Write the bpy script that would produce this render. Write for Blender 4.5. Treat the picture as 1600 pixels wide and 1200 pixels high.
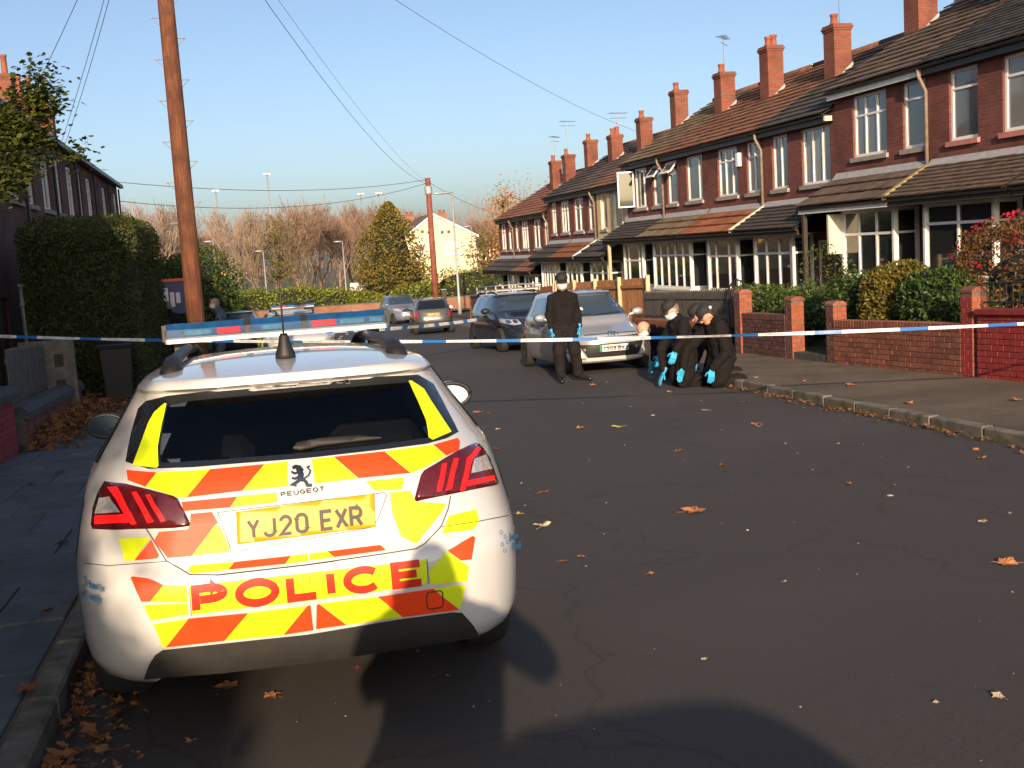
import bpy, bmesh, math, random
from mathutils import Vector, Matrix
from mathutils.bvhtree import BVHTree
for o in list(bpy.data.objects): bpy.data.objects.remove(o)
SC = bpy.context.scene
COL = SC.collection
rad = math.radians
# ------------------------------------------------------------------ camera
FPX, CAMH, SLOPE = 1770.0, 1.66, .035
YAW, PITCH, ROLL = rad(13.355), rad(6.896), rad(3.6)
cf = Vector((math.sin(YAW)*math.cos(PITCH), math.cos(YAW)*math.cos(PITCH), -math.sin(PITCH)))
r0 = Vector((math.cos(YAW), -math.sin(YAW), 0)); u0 = r0.cross(cf)
cr = r0*math.cos(ROLL)-u0*math.sin(ROLL); cu = u0*math.cos(ROLL)+r0*math.sin(ROLL)
CAMP = Vector((0, 0, CAMH))
cam = bpy.data.cameras.new('camera'); camo = bpy.data.objects.new('camera', cam); COL.objects.link(camo)
cam.sensor_width = 36; cam.lens = FPX/1600*36; cam.clip_start = .05; cam.clip_end = 4000
camo.matrix_world = Matrix(((cr.x, cu.x, -cf.x, 0), (cr.y, cu.y, -cf.y, 0), (cr.z, cu.z, -cf.z, CAMH), (0, 0, 0, 1)))
SC.camera = camo
# ------------------------------------------------------------------ world, sun, exposure
SUN_EL, SUN_AZ = rad(16), rad(12.5)      # light travels towards +Y, turned to +X
w = bpy.data.worlds.new('World'); SC.world = w; w.use_nodes = True
nt = w.node_tree; bg = nt.nodes['Background']
sky = nt.nodes.new('ShaderNodeTexSky'); sky.sky_type = 'NISHITA'; sky.sun_disc = False
sky.sun_elevation = SUN_EL; sky.sun_rotation = math.pi+SUN_AZ
sky.air_density = .70; sky.dust_density = 2.3; sky.ozone_density = 1.0
nt.links.new(sky.outputs[0], bg.inputs[0]); bg.inputs[1].default_value = .122
sl = bpy.data.lights.new('sun', 'SUN'); sl.energy = 5.0; sl.angle = rad(.53); sl.color = (1.0, .75, .50)
so = bpy.data.objects.new('sun', sl); COL.objects.link(so)
sd = Vector((math.sin(SUN_AZ)*math.cos(SUN_EL), math.cos(SUN_AZ)*math.cos(SUN_EL), -math.sin(SUN_EL)))
so.rotation_mode = 'QUATERNION'; so.rotation_quaternion = sd.to_track_quat('-Z', 'Y'); so.location = (-8, -30, 14)
SC.view_settings.view_transform = 'Standard'; SC.view_settings.look = 'None'
SC.view_settings.gamma = 1; SC.view_settings.use_curve_mapping = False
SC.view_settings.exposure = .56
# ------------------------------------------------------------------ helpers
def gz(y):
    if y < 72: return -SLOPE*y
    return -SLOPE*72 - .008*(min(y, 400)-72)
def pix(x, y):
    return cf + cr*((x-800)/FPX) - cu*((y-600)/FPX)
def at_y(x, y, Y):
    d = pix(x, y); return CAMP + d*(Y/d.y)
def at_x(x, y, X):
    d = pix(x, y); return CAMP + d*(X/d.x)
def at_g(x, y, h=0):
    d = pix(x, y); return CAMP + d*((CAMH-h)/(-d.z-SLOPE*d.y))
INV = {}
def link(name, me, parent=None, mat=None, kind=None):
    o = bpy.data.objects.new(name, me); COL.objects.link(o)
    if mat is not None and me is not None and len(me.materials) == 0: me.materials.append(mat)
    if parent is not None:
        o.parent = parent
        if parent in INV: o.matrix_parent_inverse = INV[parent]
    if kind: o['kind'] = kind
    return o
def tag(o, label, cat, group=None):
    o['label'] = label; o['category'] = cat
    if group: o['group'] = group
    return o
def thing(name, label, cat, loc=(0, 0, 0), rot=(0, 0, 0), group=None, world=True):
    o = bpy.data.objects.new(name, None); COL.objects.link(o); o.empty_display_size = .2
    o.location = loc; o.rotation_euler = rot; tag(o, label, cat, group)
    if world:      # children meshes are given in world coordinates
        from mathutils import Euler
        INV[o] = (Matrix.Translation(Vector(loc)) @ Euler(rot).to_matrix().to_4x4()).inverted()
    return o
class MB:
    def __init__(s): s.v = []; s.f = []
    def add(s, vs, fs):
        n = len(s.v); s.v += [tuple(v) for v in vs]; s.f += [tuple(i+n for i in f) for f in fs]; return s
    def box(s, x0, x1, y0, y1, z0, z1, M=None):
        vs = [(x, y, z) for z in (z0, z1) for y in (y0, y1) for x in (x0, x1)]
        if M is not None: vs = [M @ Vector(v) for v in vs]
        return s.add(vs, [(0, 2, 3, 1), (4, 5, 7, 6), (0, 1, 5, 4), (2, 6, 7, 3), (0, 4, 6, 2), (1, 3, 7, 5)])
    def bevbox(s, x0, x1, y0, y1, z0, z1, b=.01, M=None):
        # box with chamfered vertical and top edges
        pts = [(x0+b, y0), (x1-b, y0), (x1, y0+b), (x1, y1-b), (x1-b, y1), (x0+b, y1), (x0, y1-b), (x0, y0+b)]
        cx, cy = (x0+x1)/2, (y0+y1)/2
        ins = [(cx+(px-cx)*(1-2*b/(x1-x0)), cy+(py-cy)*(1-2*b/(y1-y0))) for px, py in pts]
        vs = [(px, py, z0) for px, py in pts]+[(px, py, z1-b) for px, py in pts]+[(px, py, z1) for px, py in ins]
        if M is not None: vs = [M @ Vector(v) for v in vs]
        fs = [tuple(range(7, -1, -1)), tuple(range(16, 24))]
        for k in range(8):
            j = (k+1) % 8; fs += [(k, j, 8+j, 8+k), (8+k, 8+j, 16+j, 16+k)]
        return s.add(vs, fs)
    def quad(s, a, b, c, d): return s.add([a, b, c, d], [(0, 1, 2, 3)])
    def tube(s, path, r, n=6, cap=True):
        path = [Vector(p) for p in path]; m = len(path)
        rs = r if isinstance(r, (list, tuple)) else [r]*m
        vs = []; up = None
        for i, p in enumerate(path):
            t = (path[min(i+1, m-1)]-path[max(i-1, 0)])
            t = t.normalized() if t.length > 1e-9 else Vector((0, 0, 1))
            if up is None:
                a = Vector((0, 0, 1)) if abs(t.z) < .9 else Vector((1, 0, 0))
                up = t.cross(a).normalized()
            else:
                up = (up - t*up.dot(t)); up = up.normalized() if up.length > 1e-6 else t.orthogonal().normalized()
            b = t.cross(up)
            vs += [p+(up*math.cos(2*math.pi*k/n)+b*math.sin(2*math.pi*k/n))*rs[i] for k in range(n)]
        fs = [(i*n+k, i*n+(k+1) % n, (i+1)*n+(k+1) % n, (i+1)*n+k) for i in range(m-1) for k in range(n)]
        if cap: fs += [tuple(range(n-1, -1, -1)), tuple((m-1)*n+k for k in range(n))]
        return s.add(vs, fs)
    def lathe(s, prof, n=16, M=None):
        vs = []; fs = []
        for r, z in prof: vs += [(r*math.cos(2*math.pi*k/n), r*math.sin(2*math.pi*k/n), z) for k in range(n)]
        for i in range(len(prof)-1):
            for k in range(n): fs.append((i*n+k, i*n+(k+1) % n, (i+1)*n+(k+1) % n, (i+1)*n+k))
        fs += [tuple(range(n-1, -1, -1)), tuple((len(prof)-1)*n+k for k in range(n))]
        if M is not None: vs = [M @ Vector(v) for v in vs]
        return s.add(vs, fs)
    def prism(s, poly, a, b, ax='y', M=None):
        # poly 2-D extruded between a and b along ax; (u,v) -> the other two axes
        def P(u, v, t): return {'x': (t, u, v), 'y': (u, t, v), 'z': (u, v, t)}[ax]
        n = len(poly); vs = [P(u, v, a) for u, v in poly]+[P(u, v, b) for u, v in poly]
        if M is not None: vs = [M @ Vector(v) for v in vs]
        fs = [tuple(range(n)), tuple(range(2*n-1, n-1, -1))]+[(k, n+k, n+(k+1) % n, (k+1) % n) for k in range(n)]
        return s.add(vs, fs)
    def ell(s, c, r, n=12, m=8, M=None):
        vs = [];
        for i in range(m+1):
            t = math.pi*i/m
            for k in range(n):
                p = 2*math.pi*k/n
                v = Vector((r[0]*math.sin(t)*math.cos(p), r[1]*math.sin(t)*math.sin(p), r[2]*math.cos(t)))
                if M is not None: v = M @ v
                vs.append(v+Vector(c))
        fs = [(i*n+k, (i+1)*n+k, (i+1)*n+(k+1) % n, i*n+(k+1) % n) for i in range(m) for k in range(n)]
        return s.add(vs, fs)
    def cap(s, p, q, ra, rb, n=10):
        # tapered limb with round ends
        p = Vector(p); q = Vector(q); t = q-p; L = t.length; t = t/L if L > 1e-6 else Vector((0, 0, 1))
        path = []; rr = []
        for k in range(4):
            a = math.pi/2*(1-k/4); path.append(p-t*ra*math.sin(a)); rr.append(max(ra*math.cos(a), .0008))
        for k in range(0, 5):
            a = math.pi/2*k/4; path.append(q+t*rb*math.sin(a)); rr.append(max(rb*math.cos(a), .0008))
        return s.tube(path, rr, n)
    def mesh(s, name, smooth=False, fix=True):
        me = bpy.data.meshes.new(name); me.from_pydata(s.v, [], s.f); me.validate()
        if fix:
            bm = bmesh.new(); bm.from_mesh(me); bmesh.ops.recalc_face_normals(bm, faces=bm.faces); bm.to_mesh(me); bm.free()
        if smooth:
            for p in me.polygons: p.use_smooth = True
        return me
    def build(s, name, mat, parent=None, smooth=False, kind=None, fix=True):
        return link(name, s.mesh(name, smooth, fix), parent, mat, kind)
def smooth_angle(o, ang=35):
    me = o.data
    for p in me.polygons: p.use_smooth = True
    bm = bmesh.new(); bm.from_mesh(me)
    for e in bm.edges:
        if len(e.link_faces) == 2 and e.calc_face_angle(0) > rad(ang): e.smooth = False
    bm.to_mesh(me); bm.free(); return o
def bake(o, keep_mats=True):
    # apply the modifiers of o into its mesh
    dg = bpy.context.evaluated_depsgraph_get(); dg.update()
    me = bpy.data.meshes.new_from_object(o.evaluated_get(dg)); o.modifiers.clear()
    old = o.data; o.data = me; bpy.data.meshes.remove(old); return o
# ------------------------------------------------------------------ materials
MATS = {}
def nodes(name):
    m = bpy.data.materials.new(name); m.use_nodes = True; t = m.node_tree; b = t.nodes['Principled BSDF']; return m, t, b
def mixc(t, fac, a, b, mode='MIX'):
    n = t.nodes.new('ShaderNodeMix'); n.data_type = 'RGBA'; n.blend_type = mode
    if hasattr(fac, 'links') or hasattr(fac, 'is_linked'): t.links.new(fac, n.inputs[0])
    else: n.inputs[0].default_value = fac
    for i, c in ((6, a), (7, b)):
        if isinstance(c, (tuple, list)): n.inputs[i].default_value = (*c[:3], 1)
        else: t.links.new(c, n.inputs[i])
    return n.outputs[2]
def pos(t): return t.nodes.new('ShaderNodeNewGeometry').outputs['Position']
def noise(t, sc, det=3, vec=None, rough=.55):
    n = t.nodes.new('ShaderNodeTexNoise'); n.inputs['Scale'].default_value = sc; n.inputs['Detail'].default_value = det
    n.inputs['Roughness'].default_value = rough
    t.links.new(vec if vec is not None else pos(t), n.inputs['Vector']); return n.outputs['Fac']
def ramp(t, fac, a, b, ca=(0, 0, 0), cb=(1, 1, 1)):
    r = t.nodes.new('ShaderNodeValToRGB'); r.color_ramp.elements[0].position = a; r.color_ramp.elements[1].position = b
    r.color_ramp.elements[0].color = (*ca, 1); r.color_ramp.elements[1].color = (*cb, 1); t.links.new(fac, r.inputs[0]); return r.outputs[0]
def bump(t, b, h, strength=.3, dist=.01):
    n = t.nodes.new('ShaderNodeBump'); n.inputs['Strength'].default_value = strength; n.inputs['Distance'].default_value = dist
    t.links.new(h, n.inputs['Height']); t.links.new(n.outputs[0], b.inputs['Normal'])
def M(name, c, rough=.6, var=.2, sc=5, bs=0, bsc=60, bd=.004, metal=0, coat=0, c2=None, orand=0, spec=.5, es=0, dirt=None, island=False):
    m, t, b = nodes(name)
    f = ramp(t, noise(t, sc, 4), .3, .7)
    lo = tuple(x*(1-var) for x in c); hi = c2 if c2 else tuple(min(x*(1+var), 1) for x in c)
    if island: f = t.nodes.new('ShaderNodeNewGeometry').outputs['Random Per Island']
    o = mixc(t, f, lo, hi) if (var or c2) else None
    if orand:
        oi = t.nodes.new('ShaderNodeObjectInfo'); k = t.nodes.new('ShaderNodeMapRange')
        k.inputs[3].default_value = 1-orand; k.inputs[4].default_value = 1+orand; t.links.new(oi.outputs['Random'], k.inputs[0])
        g = t.nodes.new('ShaderNodeCombineColor')
        for i in range(3): t.links.new(k.outputs[0], g.inputs[i])
        o = mixc(t, 1.0, o if o is not None else c, g.outputs[0], 'MULTIPLY')
    if dirt:
        o = mixc(t, ramp(t, noise(t, dirt[1], 5), dirt[2], dirt[3]), o if o is not None else c, dirt[0])
    if o is not None: t.links.new(o, b.inputs['Base Color'])
    else: b.inputs['Base Color'].default_value = (*c, 1)
    b.inputs['Roughness'].default_value = rough; b.inputs['Metallic'].default_value = metal
    b.inputs['Coat Weight'].default_value = coat; b.inputs['Coat Roughness'].default_value = .05
    b.inputs['Specular IOR Level'].default_value = spec
    if es: b.inputs['Emission Color'].default_value = (*c, 1); b.inputs['Emission Strength'].default_value = es
    if bs: bump(t, b, noise(t, bsc, 5), bs, bd)
    MATS[name] = m; return m
def MBRICK(name, c1, c2, mort, wear=(.05, .03, .025), bw=.225, bh=.075, msz=.011):
    m, t, b = nodes(name); sp = t.nodes.new('ShaderNodeSeparateXYZ'); t.links.new(pos(t), sp.inputs[0])
    ad = t.nodes.new('ShaderNodeMath'); t.links.new(sp.outputs[0], ad.inputs[0]); t.links.new(sp.outputs[1], ad.inputs[1])
    cb = t.nodes.new('ShaderNodeCombineXYZ'); t.links.new(ad.outputs[0], cb.inputs[0]); t.links.new(sp.outputs[2], cb.inputs[1])
    k = t.nodes.new('ShaderNodeTexBrick'); t.links.new(cb.outputs[0], k.inputs['Vector'])
    k.inputs['Scale'].default_value = 1; k.inputs['Brick Width'].default_value = bw; k.inputs['Row Height'].default_value = bh
    k.inputs['Mortar Size'].default_value = msz; k.inputs['Mortar Smooth'].default_value = .2; k.inputs['Bias'].default_value = 0
    k.inputs['Color1'].default_value = (*c1, 1); k.inputs['Color2'].default_value = (*c2, 1); k.inputs['Mortar'].default_value = (*mort, 1)
    o = mixc(t, ramp(t, noise(t, 1.3, 5), .42, .75), k.outputs['Color'], wear)
    o = mixc(t, ramp(t, noise(t, 22, 3), .35, .8, (.75, .75, .75), (1.15, 1.15, 1.15)), o, o)
    t.links.new(o, b.inputs['Base Color']); b.inputs['Roughness'].default_value = .9
    inv = t.nodes.new('ShaderNodeMath'); inv.operation = 'SUBTRACT'; inv.inputs[0].default_value = 1; t.links.new(k.outputs['Fac'], inv.inputs[1])
    bump(t, b, inv.outputs[0], .8, .012); MATS[name] = m; return m
def MLEAF(name, a, b2, rough=.5, trans=.25):
    m, t, b = nodes(name); g = t.nodes.new('ShaderNodeNewGeometry')
    o = mixc(t, g.outputs['Random Per Island'], a, b2); o2 = mixc(t, ramp(t, noise(t, 1.7, 3), .35, .7), o, mixc(t, .5, o, (a[0]*.5, a[1]*.5, a[2]*.5)))
    t.links.new(o2, b.inputs['Base Color']); b.inputs['Roughness'].default_value = rough
    b.inputs['Specular IOR Level'].default_value = .3
    if trans:
        tr = t.nodes.new('ShaderNodeBsdfTranslucent'); t.links.new(o2, tr.inputs[0]); mx = t.nodes.new('ShaderNodeMixShader'); mx.inputs[0].default_value = trans
        t.links.new(b.outputs[0], mx.inputs[1]); t.links.new(tr.outputs[0], mx.inputs[2]); t.links.new(mx.outputs[0], t.nodes['Material Output'].inputs[0])
    MATS[name] = m; return m
def MGLASS(name, c, rough=.04, spec=.6):
    m, t, b = nodes(name); b.inputs['Base Color'].default_value = (*c, 1); b.inputs['Roughness'].default_value = rough
    b.inputs['Specular IOR Level'].default_value = spec; b.inputs['Coat Weight'].default_value = .6; b.inputs['Coat Roughness'].default_value = .02
    MATS[name] = m; return m
# asphalt
def m_asphalt():
    m, t, b = nodes('asphalt')
    o = mixc(t, ramp(t, noise(t, 240, 2), .25, .75), (.024, .021, .020), (.128, .112, .105))
    o = mixc(t, ramp(t, noise(t, .55, 5), .35, .7), o, (.072, .063, .060))
    o = mixc(t, ramp(t, noise(t, 2.6, 6, rough=.7), .60, .80), o, (.052, .046, .044))
    o = mixc(t, ramp(t, noise(t, 55, 4, rough=.8), .30, .72, (.45, .45, .45), (0, 0, 0)), o, (.028, .024, .023))
    o = mixc(t, ramp(t, noise(t, .22, 3), .5, .62, (0, 0, 0), (.5, .5, .5)), o, (.084, .074, .069))
    sp = t.nodes.new('ShaderNodeTexVoronoi'); sp.feature = 'DISTANCE_TO_EDGE'; sp.inputs['Scale'].default_value = .42
    wv = t.nodes.new('ShaderNodeVectorMath'); wv.operation = 'ADD'; nn = t.nodes.new('ShaderNodeTexNoise'); nn.inputs['Scale'].default_value = 1.4; nn.inputs['Detail'].default_value = 5
    t.links.new(pos(t), nn.inputs['Vector']); t.links.new(pos(t), wv.inputs[0]); t.links.new(nn.outputs['Color'], wv.inputs[1]); t.links.new(wv.outputs[0], sp.inputs['Vector'])
    o = mixc(t, ramp(t, sp.outputs['Distance'], .0, .008, (.35, .35, .35), (0, 0, 0)), o, (.014, .013, .013))
    fl = t.nodes.new('ShaderNodeTexVoronoi'); fl.inputs['Scale'].default_value = 9; t.links.new(pos(t), fl.inputs['Vector'])
    o = mixc(t, ramp(t, fl.outputs['Distance'], .035, .06, (.3, .3, .3), (0, 0, 0)), o, (.14, .13, .12))
    t.links.new(o, b.inputs['Base Color']); b.inputs['Roughness'].default_value = .8; b.inputs['Specular IOR Level'].default_value = .35
    bump(t, b, noise(t, 120, 5, rough=.75), .6, .009); MATS['asphalt'] = m
m_asphalt()
M('footway', (.110, .080, .056), .9, .3, 1.6, .5, 90, .006, c2=(.160, .118, .082), dirt=((.070, .065, .032), 3.2, .50, .72))
M('flag', (.090, .098, .112), .85, .25, 2.5, .35, 70, .004, orand=.14, dirt=((.06, .062, .062), 4, .5, .75))
M('kerbstone', (.17, .15, .125), .85, .3, 4, .5, 50, .006, orand=.15, dirt=((.07, .065, .045), 5, .45, .7))
M('soil', (.075, .055, .035), .95, .4, 3, .6, 30, .02, c2=(.07, .08, .03))
M('grassland', (.075, .085, .035), .95, .4, .6, .5, 12, .04, c2=(.11, .085, .05))
MBRICK('brick_red', (.225, .056, .044), (.14, .038, .032), (.15, .088, .07), (.085, .030, .026))
MBRICK('brick_dark', (.17, .052, .040), (.12, .042, .034), (.14, .10, .08), (.08, .032, .026))
MBRICK('brick_orange', (.25, .066, .036), (.18, .048, .029), (.17, .098, .070), (.11, .036, .026))
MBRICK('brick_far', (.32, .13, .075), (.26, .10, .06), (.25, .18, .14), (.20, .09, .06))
M('brick_unit', (.195, .070, .046), .9, .35, 30, .6, 120, .004, orand=.28)
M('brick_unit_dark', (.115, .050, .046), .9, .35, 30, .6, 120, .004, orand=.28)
M('brick_unit_paint', (.27, .030, .030), .75, .2, 18, .5, 120, .003, orand=.10)
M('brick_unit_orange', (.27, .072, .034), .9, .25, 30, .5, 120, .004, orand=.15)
M('mortar', (.12, .095, .078), .95, .3, 20, .4, 90)
M('mortar_paint', (.19, .026, .026), .85, .2, 20, .4, 90)
M('coping', (.060, .062, .065), .85, .35, 8, .5, 60, .006, orand=.1)
M('render_cream', (.62, .50, .30), .9, .12, 3, .2, 80)
M('render_yellow', (.74, .61, .40), .9, .08, 1, .2, 40)
M('render_grey', (.30, .29, .27), .9, .15, 3, .2, 80)
M('upvc', (.80, .79, .77), .35, .04, 4)
M('white_paint', (.74, .72, .68), .5, .10, 6, .1, 50)
M('cream_paint', (.66, .60, .46), .6, .15, 6, .1, 50)
M('timber_dark', (.045, .033, .025), .8, .3, 10, .3, 60)
M('stone_sill', (.30, .27, .24), .85, .2, 6, .3, 60)
M('sill_pink', (.48, .20, .17), .8, .15, 6, .2, 60)
M('lead', (.33, .34, .36), .55, .2, 8, .2, 30)
M('pipe_black', (.025, .022, .022), .45, .2, 8)
M('pipe_brown', (.22, .17, .13), .5, .2, 8)
M('door_white', (.70, .69, .67), .4, .05, 5)
M('door_dark', (.09, .03, .025), .4, .2, 5)
for n_, c_ in (('tile_slate', (.060, .058, .058)), ('tile_brown', (.125, .086, .064)), ('tile_dark', (.062, .052, .048)), ('tile_orange', (.32, .11, .048)),
               ('tile_rust', (.235, .105, .058)), ('tile_olive', (.21, .145, .078)), ('tile_red', (.29, .115, .07))):
    M(n_, c_, .85, .28, 7, .5, 90, .004, orand=.20, dirt=((c_[0]*.55+.02, c_[1]*.6+.02, c_[2]*.6+.008), 2.1, .52, .72))
M('lichen', (.42, .31, .06), .95, .5, 14, .7, 60, .01, c2=(.30, .26, .16))
M('ridge_tile', (.16, .07, .045), .9, .3, 8, .3, 60)
M('pot', (.25, .075, .04), .85, .2, 9, .3, 60)
M('metal_grey', (.35, .35, .36), .4, .15, 8, metal=.8)
M('galv', (.40, .41, .43), .45, .12, 10, metal=.5)
M('wire', (.06, .06, .065), .6, 0)
MGLASS('pane', (.085, .105, .120), .05, .7)
MGLASS('pane_dark', (.020, .024, .027), .05, .7)
MGLASS('pane_curtain', (.20, .20, .195), .08, .6); MGLASS('pane_soft', (.12, .13, .135), .06, .7)
M('curtain', (.60, .58, .53), .9, .1, 30)
# ================================================================== the setting
R = random.Random(7)
def interp(tab, y):
    if y <= tab[0][0]: return tab[0][1]
    for (a, b), (c, d) in zip(tab, tab[1:]):
        if y <= c: return b+(d-b)*(y-a)/(c-a)
    return tab[-1][1]
KR = [(-60, 5.9), (0, 6.0), (8, 6.33), (15, 6.78), (20, 7.2), (30, 8.0), (43, 8.9), (56, 10.0), (62, 11.0), (66, 13.2), (68, 17)]
KL = [(-60, -.86), (8, -.86), (15, -.62), (20, -.42), (28, .25), (40, 1.1), (55, 1.8), (62, 1.4), (66, -1.5), (68, -6)]
WR = [(-60, 8.85), (13, 8.9), (17, 8.93), (21, 9.15), (30, 9.7), (42, 10.4), (55, 11.2), (62, 11.8)]
def kr(y): return interp(KR, y)
def kl(y): return interp(KL, y)
def strip(name, fx0, fx1, ys, dz, mat, nx=2, parent=None):
    b = MB(); n = nx+1
    vs = [(fx0(y)+(fx1(y)-fx0(y))*i/nx, y, gz(y)+dz) for y in ys for i in range(n)]
    fs = [(j*n+i, j*n+i+1, (j+1)*n+i+1, (j+1)*n+i) for j in range(len(ys)-1) for i in range(nx)]
    b.add(vs, fs); o = b.build(name, MATS[mat], parent, fix=False)
    if parent is None: o['kind'] = 'structure'
    return o
YS = [-60, -30]+[k*2 for k in range(-10, 37)]
strip('ground', lambda y: -2500, lambda y: 2500, [-2500, -60]+[k*6 for k in range(-9, 13)]+[80, 120, 200, 400, 2600], -.06, 'grassland')
strip('road', kl, kr, [y for y in YS if y <= 68], 0, 'asphalt')
strip('road_junction', lambda y: -90, lambda y: 120, [67.9, 70, 72, 76.5], .003, 'asphalt')
strip('pavement_right', lambda y: kr(y)+.13, lambda y: interp(WR, y)+.05, [y for y in YS if y <= 66], .105, 'footway')
strip('pavement_left', lambda y: -2.68 if y < 30 else kl(y)-2.2, lambda y: kl(y)-.13, [y for y in YS if y <= 66], .092, 'footway')
strip('garden_right', lambda y: interp(WR, y)+.02, lambda y: 15.2, [y for y in YS if y <= 66], .22, 'soil')
strip('garden_left', lambda y: -5, lambda y: -2.66 if y < 30 else kl(y)-2.2, [y for y in YS if y <= 60], .13, 'soil')
strip('pavement_far', lambda y: -90, lambda y: 120, [76.5, 79.5], .11, 'footway')
sk_ = MB()
for a, c in zip(YS, YS[1:]):
    if c <= 66: sk_.quad((interp(WR, a)+.021, a, gz(a)), (interp(WR, c)+.021, c, gz(c)), (interp(WR, c)+.021, c, gz(c)+.22), (interp(WR, a)+.021, a, gz(a)+.22))
sk_.build('garden_edging', MATS['coping'], bpy.data.objects['garden_right'])
# kerb stones
def kerb(name, fk, side, ys, near):
    base = MB(); pts = [y for y in ys]
    for a, c in zip(pts, pts[1:]):
        if near[0] <= a < near[1]: continue
        x0, x1 = fk(a), fk(c); o = .13*side
        z0, z1 = gz(a), gz(c); t = .11
        base.add([(x0, a, z0-.05), (x0, a, z0+t), (x0+o, a, z0+t), (x1, c, z1-.05), (x1, c, z1+t), (x1+o, c, z1+t)], [(0, 1, 4, 3), (1, 2, 5, 4)])
    k = base.build(name, MATS['kerbstone'], None); k['kind'] = 'structure'
    y = near[0]
    while y < near[1]:
        L = .88+R.uniform(-.12, .12); x0, x1 = fk(y), fk(y+L); a = math.atan2(x1-x0, L)
        b = MB(); xa, xb = (0, .13) if side > 0 else (-.13, 0)
        b.bevbox(xa, xb, .008, L-.008, -.06, .11, .014)
        s = b.build('kerb_stone', MATS['kerbstone'], k); s.location = (x0, y, gz(y)+R.uniform(-.006, .006))
        s.rotation_euler = (-math.atan(SLOPE), 0, -a); y += L
    return k
kerb('kerb_right', kr, 1, [-60, -30, -10, 0, 5, 8]+list(range(24, 68, 2)), (7, 24))
kerb('kerb_left', kl, -1, [-60, -30, -10, 0, 3]+list(range(24, 68, 2)), (3, 24))
# paving flags on the left footway
pl = bpy.data.objects['pavement_left']
y = 2.6; row = 0
while y < 21.5:
    L = .88; x = kl(y)-.15; first = True
    while x > -2.6:
        wd = (.60 if row % 2 or not first else .34)+R.uniform(-.05, .05); wd = min(wd, x+2.66)
        if wd > .12:
            b = MB(); b.bevbox(-wd+.006, -.004, .006, L-.006, -.05, .014, .006)
            s = b.build('paving_flag', MATS['flag'], pl); s.location = (x, y, gz(y)+.094+R.uniform(-.004, .006))
            s.rotation_euler = (-math.atan(SLOPE)+R.uniform(-.006, .006), R.uniform(-.008, .008), R.uniform(-.006, .006))
        x -= wd; first = False
    y += L; row += 1
# ------------------------------------------------------------------ walls built of single bricks
BRK = {}
def unit(w_, h_, d_):
    k = (round(w_, 3), round(h_, 3), round(d_, 3))
    if k not in BRK:
        b = MB(); b.bevbox(-d_/2, d_/2, -w_/2, w_/2, -h_/2, h_/2, .004); BRK[k] = b.mesh('brick')
    return BRK[k]
UM = {}
def brick_obj(w_, h_, d_, mat, parent, M4):
    me = unit(w_, h_, d_); k = (me.name, mat)
    if k not in UM:
        m2 = me.copy(); m2.materials.append(MATS[mat]); UM[k] = m2
    o = link('brick', UM[k], parent); o.matrix_basis = M4; return o
def brick_wall(name, label, X0, Y0, X1, Y1, h, mat, mort, cope='brick', seed=1, face=.105, limit=300):
    rr = random.Random(seed); L = math.hypot(X1-X0, Y1-Y0); a = math.atan2(-(X1-X0), Y1-Y0)
    root = thing(name, label, 'wall', (X0, Y0, gz(Y0)), (0, 0, 0)); del INV[root]
    # local frame: along y', face towards the road (-x')
    Rz = Matrix.Rotation(a, 4, 'Z'); sh = Matrix.Identity(4); sh[2][1] = -SLOPE*(Y1-Y0)/L
    F = Rz @ sh
    b = MB(); b.box(.014, .20, 0, L, -.15, h-.004, F); b.build('mortar_bed', MATS[mort], root)
    n = 0; rows = int(h/.075); extra = MB()
    ys = []
    for r in range(rows):
        y = -(.1125 if r % 2 else 0)
        while y < L-.01:
            y0, y1 = max(y, 0)+.005, min(y+.225, L)-.005
            if y1-y0 > .04: ys.append((r, y0, y1))
            y += .225
    top = rows*.075
    order = sorted(ys, key=lambda q: -q[0])
    for r, y0, y1 in order:
        c = F @ Vector((.05+rr.uniform(-.002, .003), (y0+y1)/2, r*.075+.0375))
        Mx = Matrix.Translation(c) @ Rz @ Matrix.Rotation(-math.atan(SLOPE), 4, 'X')
        n += 1
        if n <= limit: brick_obj(y1-y0, .065, .10, mat, root, Mx)
        else: extra.bevbox(-.05, .05, -(y1-y0)/2, (y1-y0)/2, -.0325, .0325, .004, Mx)
    if extra.v: extra.build('lower_bricks', MATS[mat], root, kind='stuff')
    if cope == 'brick':
        y = 0
        while y < L-.05:
            b = MB(); b.bevbox(-.006, .206, y+.004, min(y+.075, L)-.004, top, top+.105, .006, F)
            b.build('coping_brick', MATS[mat], root); y += .079
    elif cope == 'stone':
        y = 0
        while y < L-.05:
            q = min(y+.8, L); b = MB()
            b.prism([(-.05, top), (.25, top), (.25, top+.08), (.19, top+.16), (.01, top+.16), (-.05, top+.08)], y+.004, q-.004, 'y', F)
            b.build('coping_stone', MATS['coping'], root); y = q
    return root
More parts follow.
